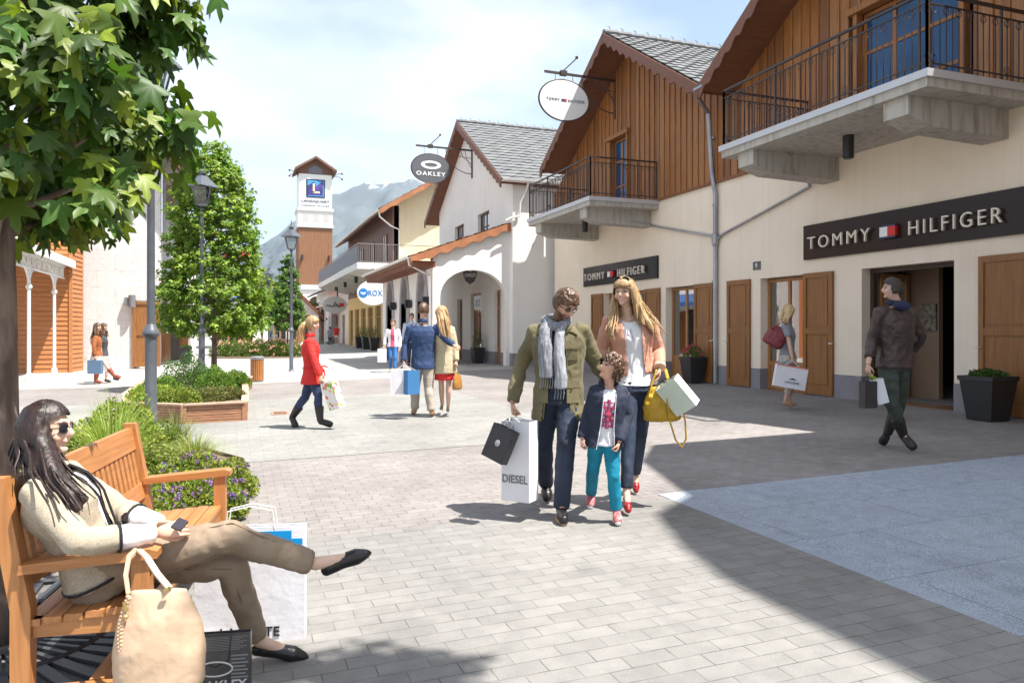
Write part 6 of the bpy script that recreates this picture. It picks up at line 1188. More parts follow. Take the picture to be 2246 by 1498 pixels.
# ---------------- father
J = dict(nk=(1222, 706, 5.74), hd=(1240, 668, 5.66), sA=(1176, 726, 5.80), sB=(1275, 724, 5.74), eA=(1140, 806, 5.88), wA=(1124, 884, 5.74), eB=(1308, 800, 5.86), wB=(1346, 846, 5.80), hA=(1200, 868, 5.78), hB=(1250, 868, 5.76), kA=(1192, 974, 5.92), aA=(1197, 1058, 6.2), tA=(1201, 1100, 6.1), kB=(1242, 972, 5.58), aB=(1231, 1108, 5.62), tB=(1237, 1148, 5.40))
f, t = person('man in olive field jacket and grey scarf, head bowed, walking beside the boy', J, -FW, 1.02, False); dad = f
hfv = -FW * .62 + RT * .42 - UP * .60; _, M = skin(f, t, {'f': hfv, 's': 1.0}, {'A': (Vector(-UP) + RT * .05, RT, 1.0, .95, 1), 'B': (RT * .9 - UP * .3 - FW * .5, -UP, 1.0, .35, 1)}, (.60, .36, .26), vox=.0065, beard=(.12, .065, .04), eyes=False, brow=(.06, .035, .02))
mb = MB(); f.torso(mb, -.004, -.1, 1.04); cloth('shirt', mb, mat('dark_shirt', (.05, .05, .06), .85), t, .012, .004)
mb = MB(); f.torso(mb, .006, -.12, .14)
for k in 'AB': f.leg(mb, k, (.092, .080, .062, .060, .056), .006, 1.03)
cloth('jeans', mb, DENIM, t, .0095, .008, 12, mod=None); be = MB(); R1 = f.ring(.13, .165, .118); be.tube(R1 + [R1[0]], .018, 6, cap=False, flat=.4); be.build('belt', BLKL, t)
mb = MB(); f.torso(mb, .024, -.36, 1.07, flare=.12)
for k in 'AB': f.arm(mb, k, (.060, .051, .042), .006, .97)
def loc(fig, V): d = V - np.array(fig.H); return d @ np.array(fig.u) / fig.L, d @ np.array(fig.latS), d @ np.array(fig.f)
def opening(fig, wt, wb, t_top=1.2, arms=.3, sh=0):
    def c(V): tt, la, fo = loc(fig, V); w = np.interp(tt, [-.5, .3, 1.1], [wb, (wt + wb) / 2 * .8, wt]); return (np.abs(la - sh) < w) & (fo > .02) & (tt < t_top)
    return c
fj = cloth('jacket', mb, OLIVE, t, .009, .012, 10, cut=opening(f, .060, .120))
sm = MB(); SEAM = mat('olive_seam', (.075, .062, .03), .9)
for sx in (-1, 1):
    pl = MB(); pl.tube([f.surf(t_, sx * float(np.interp(t_, [-.5, .3, 1.05], [.122, .078, .064])), .022, .003) for t_ in [-.33 + 1.33 * i / 16 for i in range(17)]], .012, 6, flat=.5); pl.build('placket', OLIVE, fj, smooth=2)
    f.seam(sm, [(-.30 + i * .08, sx * .128) for i in range(4)], .026); f.seam(sm, [(1.0, sx * .07), (.97, sx * .12), (.93, sx * .155)], .03, .007, .012)
    for t_, l_ in ((.60, .11), (.0, .11)): sm.ell(f.surf(t_ + .13, sx * l_, .03, .012), .007, 6)
r_ = f.ring(-.30, .160 * 1.02 + .024 + .022, .108 * 1.02 + .05); sm.build('seams', SEAM, fj)
def patch(fig, name, m, par, t0, t1, l0, l1, off, th=.005, flap=True):
    """pocket laid on the front of a coat"""
    q = MB(); ts = [t0, (t0 + t1) / 2, t1]; ls = [l0, (l0 + l1) / 2, l1]
    def pos(tt, l, o): return fig.surf(tt, l, .024, o)
    vs = [pos(a, b, off) for a in ts for b in ls] + [pos(a, b, off + th) for a in ts for b in ls]; fs = []
    for i in range(2):
        for j in range(2): k = i * 3 + j; fs += [(k, k + 1, k + 4, k + 3), (k + 9, k + 12, k + 13, k + 10)]
    ed_ = [0, 1, 2, 5, 8, 7, 6, 3]; fs += [(ed_[i], ed_[(i + 1) % 8], ed_[(i + 1) % 8] + 9, ed_[i] + 9) for i in range(8)]; q.add(vs, fs); o = q.build(name, m, par, smooth=True)
    if flap: patch(fig, 'pocket_flap', m, o, t1 - (t1 - t0) * .3, t1 + .02, l0 - .006, l1 + .006, off + th * .9, th, False)
    return o
for l0, l1 in ((-.155, -.068), (.068, .155)): patch(f, 'pocket', OLIVE, fj, .56, .80, l0, l1, .006); patch(f, 'pocket', OLIVE, fj, -.08, .24, l0 * 1.05, l1 * 1.05, .008)
cl = MB(); c = f.J['nk']; la = f.latS; fr = f.f
for sx in (-1, 1): cl.tube([c - fr * .05 + UP * .02, c + la * sx * .07 + UP * .012, c + la * sx * .10 + fr * .055 - UP * .03, c + la * sx * .085 + fr * .10 - UP * .085], [.02, .028, .03, .012], 8, flat=1)
cl.build('collar', OLIVE, fj, smooth=2)
sc_ = MB(); q = lambda a, b, z: c + la * a + fr * b + UP * z
sc_.tube([q(.0, -.075, .02), q(.08, -.03, .012), q(.085, .05, -.012), q(.02, .105, -.045), q(-.06, .085, -.02), q(-.095, .01, .012), q(-.04, -.07, .03), q(.03, -.07, .03)], [.03, .034, .036, .036, .036, .036, .032, .02], 10)
sc_.tube([q(-.06, .07, .01), q(-.075, .115, -.06), q(-.075, .15, -.18), q(-.07, .155, -.30), q(-.065, .15, -.42)], [.03, .045, .05, .052, .05], 12, flat=1.0); cloth('scarf', sc_, SCARF, t, .0075, .010, 22, st=(1.4, 1.4, .25))
sc_ = MB(); sc_.tube([q(.05, .08, -.01), q(.03, .12, -.10), q(.03, .145, -.26), q(.045, .145, -.42), q(.04, .14, -.50)], [.025, .035, .042, .045, .046], 12)
sf = cloth('scarf_end', sc_, SCARFL, t, .0075, .010, 24, st=(1.6, 1.6, .2)); fr_ = MB()
for i in range(10): x = -.11 + i * .018; z = -.42 if i < 6 else -.50; x2 = x if i < 6 else .0 + (i - 6) * .022; fr_.tube([q(x2, .15, z + .02), q(x2 + .004, .155, z - .04), q(x2 - .004, .15, z - .085)], .0025, 4)
fr_.build('fringe', SCARFL, sf)
glasses(f, t, M, 1.0, r=.020, name='glasses', thick=.003, lens=glass('lens_glass', (.5, .5, .5), .15)); short_hair(f, t, M, 1.0, BROWNH, curls=.010, f=42, vox=.006, low=-.05, th=.018, hl=.058)
for k in 'AB': sm_ = MB(); shoe(sm_, f, k, 'shoe', 1.05); o = cloth('shoe', sm_, BLKL, t, .007, 0, smooth=2); q2 = MB(); sole(q2, f, k, 1.05); q2.build('sole', TAN, o)
# ---------------- mother
J = dict(nk=(1377, 692, 6.07), hd=(1369, 641, 6.02), sA=(1337, 706, 6.07), sB=(1423, 706, 6.07), eA=(1318, 768, 6.12), wA=(1330, 818, 6.02), eB=(1444, 768, 6.12), wB=(1447, 806, 5.97), hA=(1377, 842, 6.05), hB=(1412, 842, 6.07), kA=(1379, 938, 5.92), aA=(1374, 1076, 5.80), tA=(1378, 1126, 5.66), kB=(1404, 950, 6.16), aB=(1394, 1038, 6.48), tB=(1395, 1082, 6.38))
f, t = person('smiling blonde woman in peach jacket and white top with sunglasses on her hair', J, -FW, .98, True); mum = f
hfv = -FW * .86 - RT * .46 - UP * .12; _, M = skin(f, t, {'f': hfv, 's': .98}, {'A': (-UP, RT, .9, .6, 1), 'B': (-UP - RT * .12, -RT, .92, .5, -1)}, (.66, .42, .31), vox=.0065, smile=1, brow=(.25, .14, .07), lip=(.60, .17, .15), neck=.046)
mb = MB(); f.torso(mb, .006, -.02, 1.03); cloth('top', mb, WHT, t, .009, .007, 9, st=(1, 1, .5), cut=lambda V: ((V - np.array(dadn))**2).sum(1) < .0 if False else (np.linalg.norm(V - np.array(f.J['nk'] + f.f * .05 + UP * .01), axis=1) < .075))
mb = MB(); f.torso(mb, .004, -.12, .08); f.leg(mb, 'B', (.088, .074, .056, .050, .042), .005, .96); f.leg(mb, 'A', (.088, .074, .056, .050, .042), .005, .96)
jm = bpy.data.materials; cloth('jeans', mb, mat('ink_denim', (.028, .045, .085), .75, c2=(.014, .02, .04), scale=5, bump=.003), t, .0095, .005, 12)
mb = MB(); f.torso(mb, .022, .16, 1.07, flare=.1)
for k in 'AB': f.arm(mb, k, (.058, .048, .040), .006, .93)
mj = cloth('jacket', mb, PEACH, t, .009, .009, 11, cut=opening(f, .068, .088, arms=.3)); q2 = MB(); J = f.J; d = (J['wB'] - J['eB']).normalized(); c = J['eB'].lerp(J['wB'], .86); q2.tube([c - d * .02, c + d * .03], [.047, .05], 14); c = J['eB'].lerp(J['wB'], .35); q2.tube([c - d * .012, c + d * .012], [.052, .052], 14); q2.build('cuff', mat('cuff_peach', (.66, .40, .30), .8), mj)
c = J['hd']; g = lambda *p: [P(*x) for x in p]
long_hair(f, t, M, .98, BLON, [(118, g((1347, 668, 6.06), (1342, 694, 6.02), (1339, 716, 5.97), (1342, 738, 5.95))), (135, g((1352, 672, 6.08), (1349, 700, 6.02), (1347, 724, 5.96))), (-95, g((1400, 670, 6.0), (1412, 694, 5.98), (1424, 712, 5.95), (1433, 728, 5.95))), (-120, g((1402, 668, 6.05), (1418, 694, 6.02), (1432, 712, 5.99), (1439, 734, 5.98))), (-80, g((1398, 668, 5.96), (1406, 694, 5.95), (1412, 714, 5.94))), (180, g((1376, 680, 6.16), (1380, 715, 6.2))), (150, g((1362, 680, 6.14), (1360, 710, 6.16))), (-150, g((1395, 680, 6.14), (1405, 715, 6.16)))], n=90, r=.006, th=.016, wave=.012, hl=.052, seed=5)
bn = MB(); 
for i in range(26):
    a = R(-62 + 124 * i / 25); s_ = .98; r0 = lambda t_, k=1: c + M @ (Vector((math.sin(a) * .088 * math.sin(t_) * k, math.cos(a) * .104 * math.sin(t_) * k, .13 * math.cos(t_))) * s_); bn.tube([r0(.25), r0(.65), r0(.98, 1.03), r0(1.22, 1.04)], [.006, .009, .008, .002], 6)
bn.build('fringe_hair', BLON, t, smooth=2)
glasses(f, t, M, .98, up=.098, back=.035, r=.029, name='sunglasses', lens=mat('dark_lens', (.012, .012, .02), .08))
RSH = mat('red_patterned_leather', (.32, .02, .02), .35, c2=(.20, .01, .01), scale=60)
for k in 'AB': sm_ = MB(); shoe(sm_, f, k, 'heel', 1.0); V0 = f; cloth('shoe', sm_, RSH, t, .006, 0, smooth=1)
pr = MB(); cc = f.S + f.f * .131 - UP * .11; add_text(pr, 'CALVIN', cc, (RT * .25 - UP * 1).normalized() * -1, (RT * 1 + UP * .25).normalized() * -1, width=.10, height=.018, depth=.004); pr.build('small_print', mat('print_grey', (.2, .2, .22), .7), t)
# ---------------- boy
J = dict(nk=(1336, 842, 5.50), hd=(1339, 807, 5.47), sA=(1307, 856, 5.50), sB=(1362, 856, 5.50), eA=(1290, 906, 5.56), wA=(1276, 962, 5.47), eB=(1377, 912, 5.52), wB=(1358, 970, 5.40), hA=(1309, 962, 5.52), hB=(1341, 962, 5.50), kA=(1301, 1028, 5.64), aA=(1297, 1080, 5.98), tA=(1294, 1113, 5.90), kB=(1345, 1042, 5.45), aB=(1352, 1116, 5.50), tB=(1356, 1149, 5.38))
f, t = person('curly haired boy in turquoise trousers and navy hoodie looking up at the man', J, -FW, .66, False); boy = f
hfv = -FW * .52 - RT * .76 + UP * .30; _, M = skin(f, t, {'f': hfv, 's': .84, 'u': UP + RT * .25}, {'A': (-UP, RT, .68, .6, 1), 'B': (-UP - RT * .3, -RT, .72, 1.0, -1)}, (.62, .37, .26), vox=.0055, brow=(.06, .03, .02), neck=.046, lip=(.5, .2, .17))
mb = MB(); f.torso(mb, .012, -.12, 1.03); cloth('shirt', mb, mat('white_tee_print', (.74, .74, .78), .85, bump=.002), t, .008, .005, 14, cut=lambda V: np.linalg.norm(V - np.array(f.J['nk'] + f.f * .03 + UP * .008), axis=1) < .05)
pr = MB(); rs = random.Random(4)
PRM = mat('shirt_print_red', (.50, .05, .10), .8, c2=(.12, .05, .16), scale=45, mixr=(.45, .55))
def on_front(fig, tt, l, o): return fig.H + fig.u * (tt * fig.L) + fig.latS * l + fig.f * (math.sqrt(max(0, 1 - (l / (.16 * fig.s + .02)) ** 2)) * (.118 * fig.s + .012) + o)
for (a0, l0, a1, l1, w) in ((.28, -.048, .80, .052, .012), (.80, -.048, .28, .052, .012), (.54, -.055, .54, .055, .016), (.25, 0, .84, 0, .013), (.42, -.05, .42, .05, .007), (.68, -.05, .68, .05, .007), (.3, -.03, .3, .045, .008), (.78, -.04, .78, .03, .008)):
    n = 8; pr.tube([on_front(f, a0 + (a1 - a0) * i / n, l0 + (l1 - l0) * i / n, .002) for i in range(n + 1)], w, 6, flat=1)
V0 = pr.build('shirt_print', PRM, t)
mb = MB(); f.torso(mb, .008, -.12, .12)
for k in 'AB': f.leg(mb, k, (.098, .082, .066, .064, .060), .003, 1.0)
cloth('trousers', mb, TURQ, t, .0075, .006, 16)
mb = MB(); f.torso(mb, .028, -.16, 1.07, flare=.15)
for k in 'AB': f.arm(mb, k, (.068, .060, .050), .004, .95)
hj = cloth('hoodie', mb, NAVYF, t, .0075, .007, 15, cut=opening(f, .045, .065)); zp = MB()
for sx in (-1, 1): zp.tube([on_front(f, tt, sx * (np.interp(tt, [-.2, .3, 1.0], [.066, .048, .044])), .028 if tt > .2 else .036) for tt in [-.18 + 1.15 * i / 12 for i in range(13)]], .0035, 5)
zp.build('zip', WHT, hj); hd = MB(); c = f.J['nk']; hd.tube([c - f.f * .07 + UP * .0 + f.latS * a for a in (-.06, 0, .06)], [.03, .042, .03], 10); hd.tube([c - f.f * .05 - f.latS * .05, c - f.latS * .06 + f.f * .02 - UP * .01, c + f.f * .06 - f.latS * .045 - UP * .04], [.026, .02, .01], 8); hd.tube([c - f.f * .05 + f.latS * .05, c + f.latS * .06 + f.f * .02 - UP * .01, c + f.f * .06 + f.latS * .045 - UP * .04], [.026, .02, .01], 8); hd.build('hood', NAVYF, hj, smooth=2)
mb = MB(); hair_cap(mb, f.J['hd'], M, .84, th=.024); hc_ = cloth('hair', mb, BROWNH, t, .0055, .018, 55, 1, face_cut(f.J['hd'], M, .84, .048, low=-.088)); cu = MB(); rs = random.Random(9)
for i in range(110):
    th_, ph = rs.uniform(0, 2 * math.pi), rs.uniform(.1, 2.1); v = Vector((math.sin(ph) * math.cos(th_), math.sin(ph) * math.sin(th_), math.cos(ph)))
    if v.y > .25 and v.z < .45: continue
    p = f.J['hd'] + M @ (Vector((v.x * .1, v.y * .118, v.z * .142)) * .84); rr = rs.uniform(.008, .014); e1 = M @ Vector((rs.gauss(0, 1), rs.gauss(0, 1), rs.gauss(0, 1))).normalized(); e2 = e1.cross(Vector((.3, .5, .8))).normalized(); cu.tube([p + e1 * rr * math.cos(a) + e2 * rr * math.sin(a) - UP * .004 * a for a in [j * .8 for j in range(9)]], .0042, 5)
cu.build('curls', BROWNH, hc_, smooth=2)
CONV = mat('red_canvas', (.50, .05, .06), .8, c2=(.62, .3, .3), scale=40)
for k in 'AB': sm_ = MB(); shoe(sm_, f, k, 'sneaker', .78); o = cloth('shoe', sm_, CONV, t, .006, 0, smooth=1); q2 = MB(); sole(q2, f, k, .82); J = f.J; q2.ell(J['t' + k].lerp(J['a' + k], .12), .026, 10); q2.build('sole', WHT, o)
# ---------------- seated woman
J = dict(nk=(110, 1020, 2.93), hd=(103, 942, 2.95), sA=(78, 1078, 2.76), sB=(140, 1040, 3.05), eA=(172, 1188, 2.72), wA=(345, 1168, 2.88), eB=(262, 1122, 3.12), wB=(352, 1150, 3.02), hA=(208, 1258, 2.90), hB=(228, 1226, 3.12), kA=(505, 1176, 3.04), aA=(688, 1236, 3.14), tA=(816, 1216, 3.18), kB=(512, 1236, 3.14), aB=(562, 1402, 3.26), tB=(676, 1446, 3.32))
f = Fig(J, RT * .98 + FW * .2, .94, True); f.sit = 1; t = thing('person', 'dark haired woman in cream jacket sitting cross legged on the bench in sunglasses', 'person', f.H - UP * f.H.z); lady = f
hfv = RT * .97 + FW * .10 - UP * .03; _, M = skin(f, t, {'f': hfv, 's': .90}, {'A': (RT * .95 + UP * .12 + FW * .35, -FW * .7 + UP * .3 if False else FW * .6 - UP * .2, .92, .5, -1), 'B': (RT * .9 - FW * .35, -FW * .5 - UP * .4, .9, .6, 1)}, (.66, .44, .33), vox=.006, eyes=False, lip=(.56, .25, .22), neck=.046, smile=0, brow=(.04, .02, .015))
mb = MB(); f.torso(mb, .008, -.08, .98); cloth('shirt', mb, WHT, t, .009, .006, 12)
mb = MB(); f.torso(mb, .004, -.22, .12)
for k in 'AB': f.leg(mb, k, (.092, .082, .066, .055, .046), .006, .97)
tr = cloth('trousers', mb, KHAKI, t, .0085, .009, 13); J = f.J; sm = MB()
for k in 'AB':
    h, kn, a = J['h' + k], J['k' + k], J['a' + k]; o = (-FW * .5 + UP * .86) if k == 'A' else (-FW); sm.tube([h.lerp(kn, .3) + (o - FW * .0).normalized() * .084, h.lerp(kn, .6) + o.normalized() * .082, h.lerp(kn, .88) + o.normalized() * .073, kn + o.normalized() * .068 + (kn - h).normalized() * .02, kn.lerp(a, .35) + (o + RT * .2).normalized() * .060, kn.lerp(a, .65) + (o + RT * .2).normalized() * .054, kn.lerp(a, .94) + o.normalized() * .046], .0022, 5)
    d = (a - kn).normalized(); c = kn.lerp(a, .93); e1 = d.cross(UP if abs(d.z) < .8 else RT).normalized(); e2 = d.cross(e1); sm.tube([c + e1 * .0505 * math.cos(q_) + e2 * .0505 * math.sin(q_) for q_ in [i * math.pi / 8 for i in range(17)]], .0022, 5, cap=False)
sm.build('stitching', mat('khaki_stitch', (.17, .125, .085), .9), tr)
mb = MB(); f.torso(mb, .018, -.02, 1.07, flare=.1); f.arm(mb, 'A', (.053, .048, .045), .008, .50); f.arm(mb, 'B', (.056, .050, .045), .008, .45)
lj = cloth('jacket', mb, TWEED, t, .0085, .010, 8, cut=opening(f, .035, .05, sh=0)); J = f.J
tr_ = MB(); 
for k, e, r_ in (('A', .50, .056), ('B', .45, .053)): c = J['e' + k].lerp(J['w' + k], e); d = (J['w' + k] - J['e' + k]).normalized(); ref = UP; ring = [c + (UP * math.cos(a) + d.cross(UP) * math.sin(a)) * r_ for a in [i * math.pi / 8 for i in range(17)]]; tr_.tube(ring, .005, 5, cap=False)
for sx in (-1, 1): tr_.tube([f.H + f.u * (tt * f.L) + f.latS * (sx * np.interp(tt, [0, .3, 1.05], [.053, .040, .038])) + f.f * (np.interp(tt, [0, .3, .72, .95, 1.08], [.142, .118, .142, .118, .075])) for tt in [.0 + 1.08 * i / 14 for i in range(15)]], .005, 6)
ring = f.ring(-.02, .195, .142); tr_.tube(ring + [ring[0]], .006, 5, cap=False); tr_.build('black_trim', BLKF, lj)
for k, e in (('A', .46), ('B', .40)): sv = MB(); a, b = J['e' + k], J['w' + k]; sv.tube([a.lerp(b, e), a.lerp(b, .75), a.lerp(b, .97)], [.046, .042, .036], 12); cloth('shirt_cuff', sv, WHT, t, .008, .006, 14)
glasses(f, t, M, .90, r=.027, name='sunglasses', lens=mat('dark_lens', (.012, .012, .02), .08), thick=.0025)
g = lambda *p: [P(*x) for x in p]
long_hair(f, t, M, .90, BRUN, mass=.034, guides=[(92, g((106, 985, 2.88), (116, 1020, 2.83), (134, 1052, 2.80), (166, 1082, 2.78), (190, 1100, 2.79))), (106, g((96, 985, 2.86), (108, 1022, 2.81), (122, 1054, 2.78), (154, 1088, 2.76), (175, 1120, 2.76))), (124, g((80, 990, 2.87), (90, 1028, 2.81), (116, 1062, 2.78), (140, 1090, 2.76), (158, 1130, 2.75))), (145, g((70, 990, 2.88), (70, 1022, 2.85), (90, 1048, 2.81), (118, 1070, 2.78))), (165, g((54, 985, 2.92), (52, 1015, 2.90), (66, 1036, 2.86))), (188, g((50, 982, 2.98), (48, 1012, 2.97), (60, 1030, 2.92))), (-150, g((58, 980, 3.03), (58, 1012, 3.02))), (-110, g((96, 985, 3.05), (98, 1020, 3.05))), (-95, g((108, 985, 3.05), (120, 1020, 3.03), (142, 1050, 3.0)))], n=110, r=.0045, th=.017, wave=.006, hl=.07, seed=8, amp=.002)
for k in 'AB': sm_ = MB(); shoe(sm_, f, k, 'flat', 1.05); cloth('shoe', sm_, BLKL, t, .006, 0, smooth=1, cut=lambda V, k=k: (np.linalg.norm(V - np.array(f.J['a' + k].lerp(f.J['t' + k], .38) + UP * .035), axis=1) < .040))
ph = thing('phone', 'small dark mobile phone held by the seated woman', 'phone', P(395, 1150, 2.96)); mb = MB(); a = P(385, 1160, 2.84); b = P(403, 1140, 2.88); mb.bar(a, b, .042, .010, up=(-FW + UP * .4)); mb.build('casing', mat('phone_dark', (.04, .035, .05), .25), ph); mb = MB(); mb.bar(a.lerp(b, .08) - FW * .0061, a.lerp(b, .92) - FW * .0056, .036, .002, up=(-FW + UP * .4)); mb.build('screen', BLACK, ph)
# ---------------- woman in red
pony = lambda f, M: [(180, [P(664, 712, 10.9), P(659, 728, 10.9), P(657, 748, 10.88)]), (170, [P(666, 714, 10.92), P(661, 732, 10.92)]), (190, [P(664, 712, 10.86), P(658, 735, 10.86), P(659, 752, 10.86)])]
J = dict(nk=(681, 734, 10.9), hd=(686, 711, 10.9), sA=(678, 750, 10.76), sB=(682, 748, 11.05), eA=(690, 792, 10.70), wA=(703, 824, 10.68), eB=(688, 790, 11.1), wB=(706, 818, 11.05), hA=(684, 820, 10.83), hB=(685, 820, 11.0), kA=(698, 868, 10.85), aA=(702, 918, 10.86), tA=(729, 934, 10.86), kB=(669, 872, 11.0), aB=(643, 912, 11.1), tB=(649, 941, 11.05))
f, t, M = simple_folk('woman with blonde ponytail in belted red coat and black boots walking right', J, RT, RT * .93 - FW * .3 - UP * .12, .96, True, REDC, mat('navy_denim', (.025, .045, .11), .8, c2=(.018, .03, .075), scale=7, bump=.003), BLKL, BLON, pony, vox=.010, hem=-.30, flare=.15, shoe_kind='boot', hs=.95, amp=.008, smile=1, topname='coat', legname='jeans', hairn=30, handd={'A': -UP + RT * .1}, lr=(.088, .072, .054, .050, .040))
mb = MB(); r_ = f.ring(.2, .158, .124); mb.tube(r_ + [r_[0]], .016, 6, cap=False, flat=.45); c = f.ring(.2, .16, .13)[6]; mb.tube([c, c + f.f * .05 + UP * .01, c + f.f * .10 - UP * .01], .011, 6); mb.tube([c, c + f.f * .05 - UP * .06, c + f.f * .06 - UP * .14], .01, 6); mb.build('belt', REDC, t)
# ---------------- couple seen from behind
J = dict(nk=(928, 703, 12.1), hd=(929, 681, 12.1), sA=(900, 719, 12.1), sB=(956, 719, 12.1), eA=(889, 757, 12.1), wA=(885, 792, 12.0), eB=(978, 744, 12.05), wB=(995, 757, 11.9), hA=(915, 790, 12.1), hB=(941, 790, 12.1), kA=(911, 848, 12.2), aA=(910, 896, 12.3), tA=(906, 905, 12.55), kB=(940, 850, 12.06), aB=(946, 900, 12.0), tB=(950, 909, 12.25))
f, t, M = simple_folk('man in blue blazer seen from behind with his arm round the blonde woman', J, FW, FW * .9 + RT * .3, 1.04, False, BLAZER, mat('stone_chinos', (.42, .37, .31), .85, c2=(.36, .31, .26), scale=6, bump=.004, bscale=14), TAN, BROWNH, vox=.010, hem=-.26, flare=.1, hs=1.0, amp=.008, topname='blazer', legname='chinos', lowhair=-.05, handd={'B': RT - UP * .3, 'A': -UP}, lr=(.096, .084, .066, .062, .056))
J = dict(nk=(971, 708, 12.2), hd=(969, 688, 12.2), sA=(956, 721, 12.2), sB=(989, 722, 12.2), eA=(952, 755, 12.3), wA=(955, 782, 12.2), eB=(998, 758, 12.2), wB=(1001, 792, 12.1), hA=(967, 790, 12.2), hB=(985, 790, 12.2), kA=(968, 846, 12.2), aA=(970, 886, 12.35), tA=(967, 899, 12.6), kB=(984, 846, 12.15), aB=(983, 889, 12.2), tB=(982, 903, 12.5))
bh = lambda f, M: [(180, [P(970, 702, 12.05), P(973, 722, 12.03), P(978, 740, 12.0)]), (-150, [P(962, 700, 12.08), P(964, 720, 12.05), P(970, 736, 12.02)]), (150, [P(978, 700, 12.08), P(982, 722, 12.05), P(985, 742, 12.02)]), (-95, [P(962, 700, 12.2), P(962, 718, 12.12)]), (95, [P(981, 700, 12.2), P(984, 720, 12.14)])]
f, t, M = simple_folk('woman with long blonde hair in beige trench coat seen from behind', J, FW, FW + RT * .15, .96, True, BEIGE, None, mat('taupe_suede', (.32, .24, .16), .8), BLON, bh, vox=.010, hem=-.42, flare=.10, skirt=(-.62, REDC, .02), shoe_kind='heel', hs=.97, amp=.008, topname='trench_coat', hairn=70, topinf=.02)
# ---------------- woman in pink and the man behind
def small_J(px, py, d, hgt, w=1.0, step=4): k = hgt / 118.5; q = lambda x, y, dd=0: (px + x * k, py + y * k, d + dd); return dict(nk=q(0, 21), hd=q(0, 10.5), sA=q(-11.5 * w, 27), sB=q(11.5 * w, 27), eA=q(-17, 44), wA=q(-18.5, 60, -.1), eB=q(16, 46), wB=q(15, 66, -.1), hA=q(-6, 61), hB=q(6, 61), kA=q(-5.5, 86, -.1), aA=q(-6, 110), tA=q(-7, 117.5, -.25), kB=q(5, 86, -.15), aB=q(step, 111, -.2), tB=q(step, 118.5, -.45))
PINK = mat('pink_cotton', (.62, .08, .18), .8, c2=(.55, .06, .15), scale=8); f, t, M = simple_folk('woman in pink top, white cardigan and bright blue jeans walking towards the camera', small_J(862, 698, 24.3, 118.5), -FW, -FW + RT * .1, .95, True, PINK, BLUEJ, TAN, BROWNH, vox=.014, hem=-.05, shoe_kind='shoe', hs=1.0, smile=1, sleeve=None, topname='top', legname='jeans', collar=False)
mb = MB(); f.torso(mb, .026, -.05, 1.05)
for k in 'AB': f.arm(mb, k, (.058, .047, .038), .008, .95)
cloth('cardigan', mb, WHT, t, .014, .006, cut=opening(f, .06, .08))
simple_folk('grey haired man half hidden behind the blazer man, under the arcade lamps', small_J(903, 684, 26.5, 121, 1.25), -FW, -FW, 1.05, False, mat('pale_blue_shirt', (.45, .5, .6), .85), DENIM, BLKL, BROWNH, vox=.016, hs=1.0)
# ---------------- far couple
simple_folk('tiny far walker in grey top and dark trousers under the script sign', small_J(724, 716, 62, 43, 1.2), FW, FW, 1.0, False, mat('grey_tee', (.22, .23, .26), .85), DENIM, BLKL, DBR, vox=.022, sleeve='short')
f, t, M = simple_folk('tiny far walker in red top and white shorts beside the other', small_J(738, 711, 64, 46, 1.2), -FW, -FW, 1.08, False, REDC, None, WHT, BROWNH, vox=.022, sleeve='short', skirt=(-.35, WHT, .05))
# ---------------- two women on the left
OR = mat('rust_suede', (.36, .11, .03), .8, c2=(.28, .085, .025), scale=10); BOOTB = mat('brown_boot', (.22, .05, .02), .5)
lh = lambda f, M: [(180, [f.J['hd'] + Vector((0, 0, -.14)) - f.f * .09, f.J['hd'] + Vector((0, 0, -.28)) - f.f * .12, f.J['hd'] + Vector((0, 0, -.42)) - f.f * .10]), (110, [f.J['hd'] + Vector((0, 0, -.14)) - FW * .09, f.J['hd'] + Vector((0, 0, -.34)) - FW * .11 + f.f * .02]), (-110, [f.J['hd'] + Vector((0, 0, -.14)) + FW * .09, f.J['hd'] + Vector((0, 0, -.3)) + FW * .1])]
J = dict(nk=(212, 731, 19.9), hd=(214, 718, 19.9), sA=(210, 740, 19.78), sB=(213, 740, 20.02), eA=(206, 760, 19.7), wA=(209, 780, 19.7), eB=(216, 760, 20.1), wB=(219, 778, 20.1), hA=(212, 779, 19.85), hB=(213, 779, 20.0), kA=(214, 808, 19.9), aA=(210, 833, 19.9), tA=(221, 840, 19.9), kB=(232, 800, 20.0), aB=(248, 821, 20.0), tB=(264, 829, 20.0))
f1, t1, M = simple_folk('long haired woman in rust suede jacket and brown ankle boots striding right', J, RT, RT * .95 - FW * .2, .93, True, OR, None, BOOTB, BROWNH, lh, vox=.013, hem=-.10, skirt=(-.42, mat('pale_pink_dress', (.62, .45, .40), .85), .25), shoe_kind='boot', hs=.95, hairn=60)
J = {k: (x + 14, y, d + .55) for k, (x, y, d) in J.items()}; J['kB'] = (236, 806, 20.5); J['aB'] = (232, 832, 20.5); J['tB'] = (243, 838, 20.5); J['kA'] = (244, 803, 20.5); J['aA'] = (250, 828, 20.5); J['tA'] = (261, 833, 20.5)
f2, t2, M = simple_folk('dark haired woman in grey vest walking close behind the rust jacket', J, RT, RT * .95 - FW * .1, .92, True, mat('charcoal_vest', (.06, .06, .065), .85), None, BLKL, BROWNH, lh, vox=.013, hem=-.12, sleeve='short', skirt=(-.38, mat('pale_pink_dress', (1, 1, 1)), .25), shoe_kind='shoe', hs=.93, hairn=50)
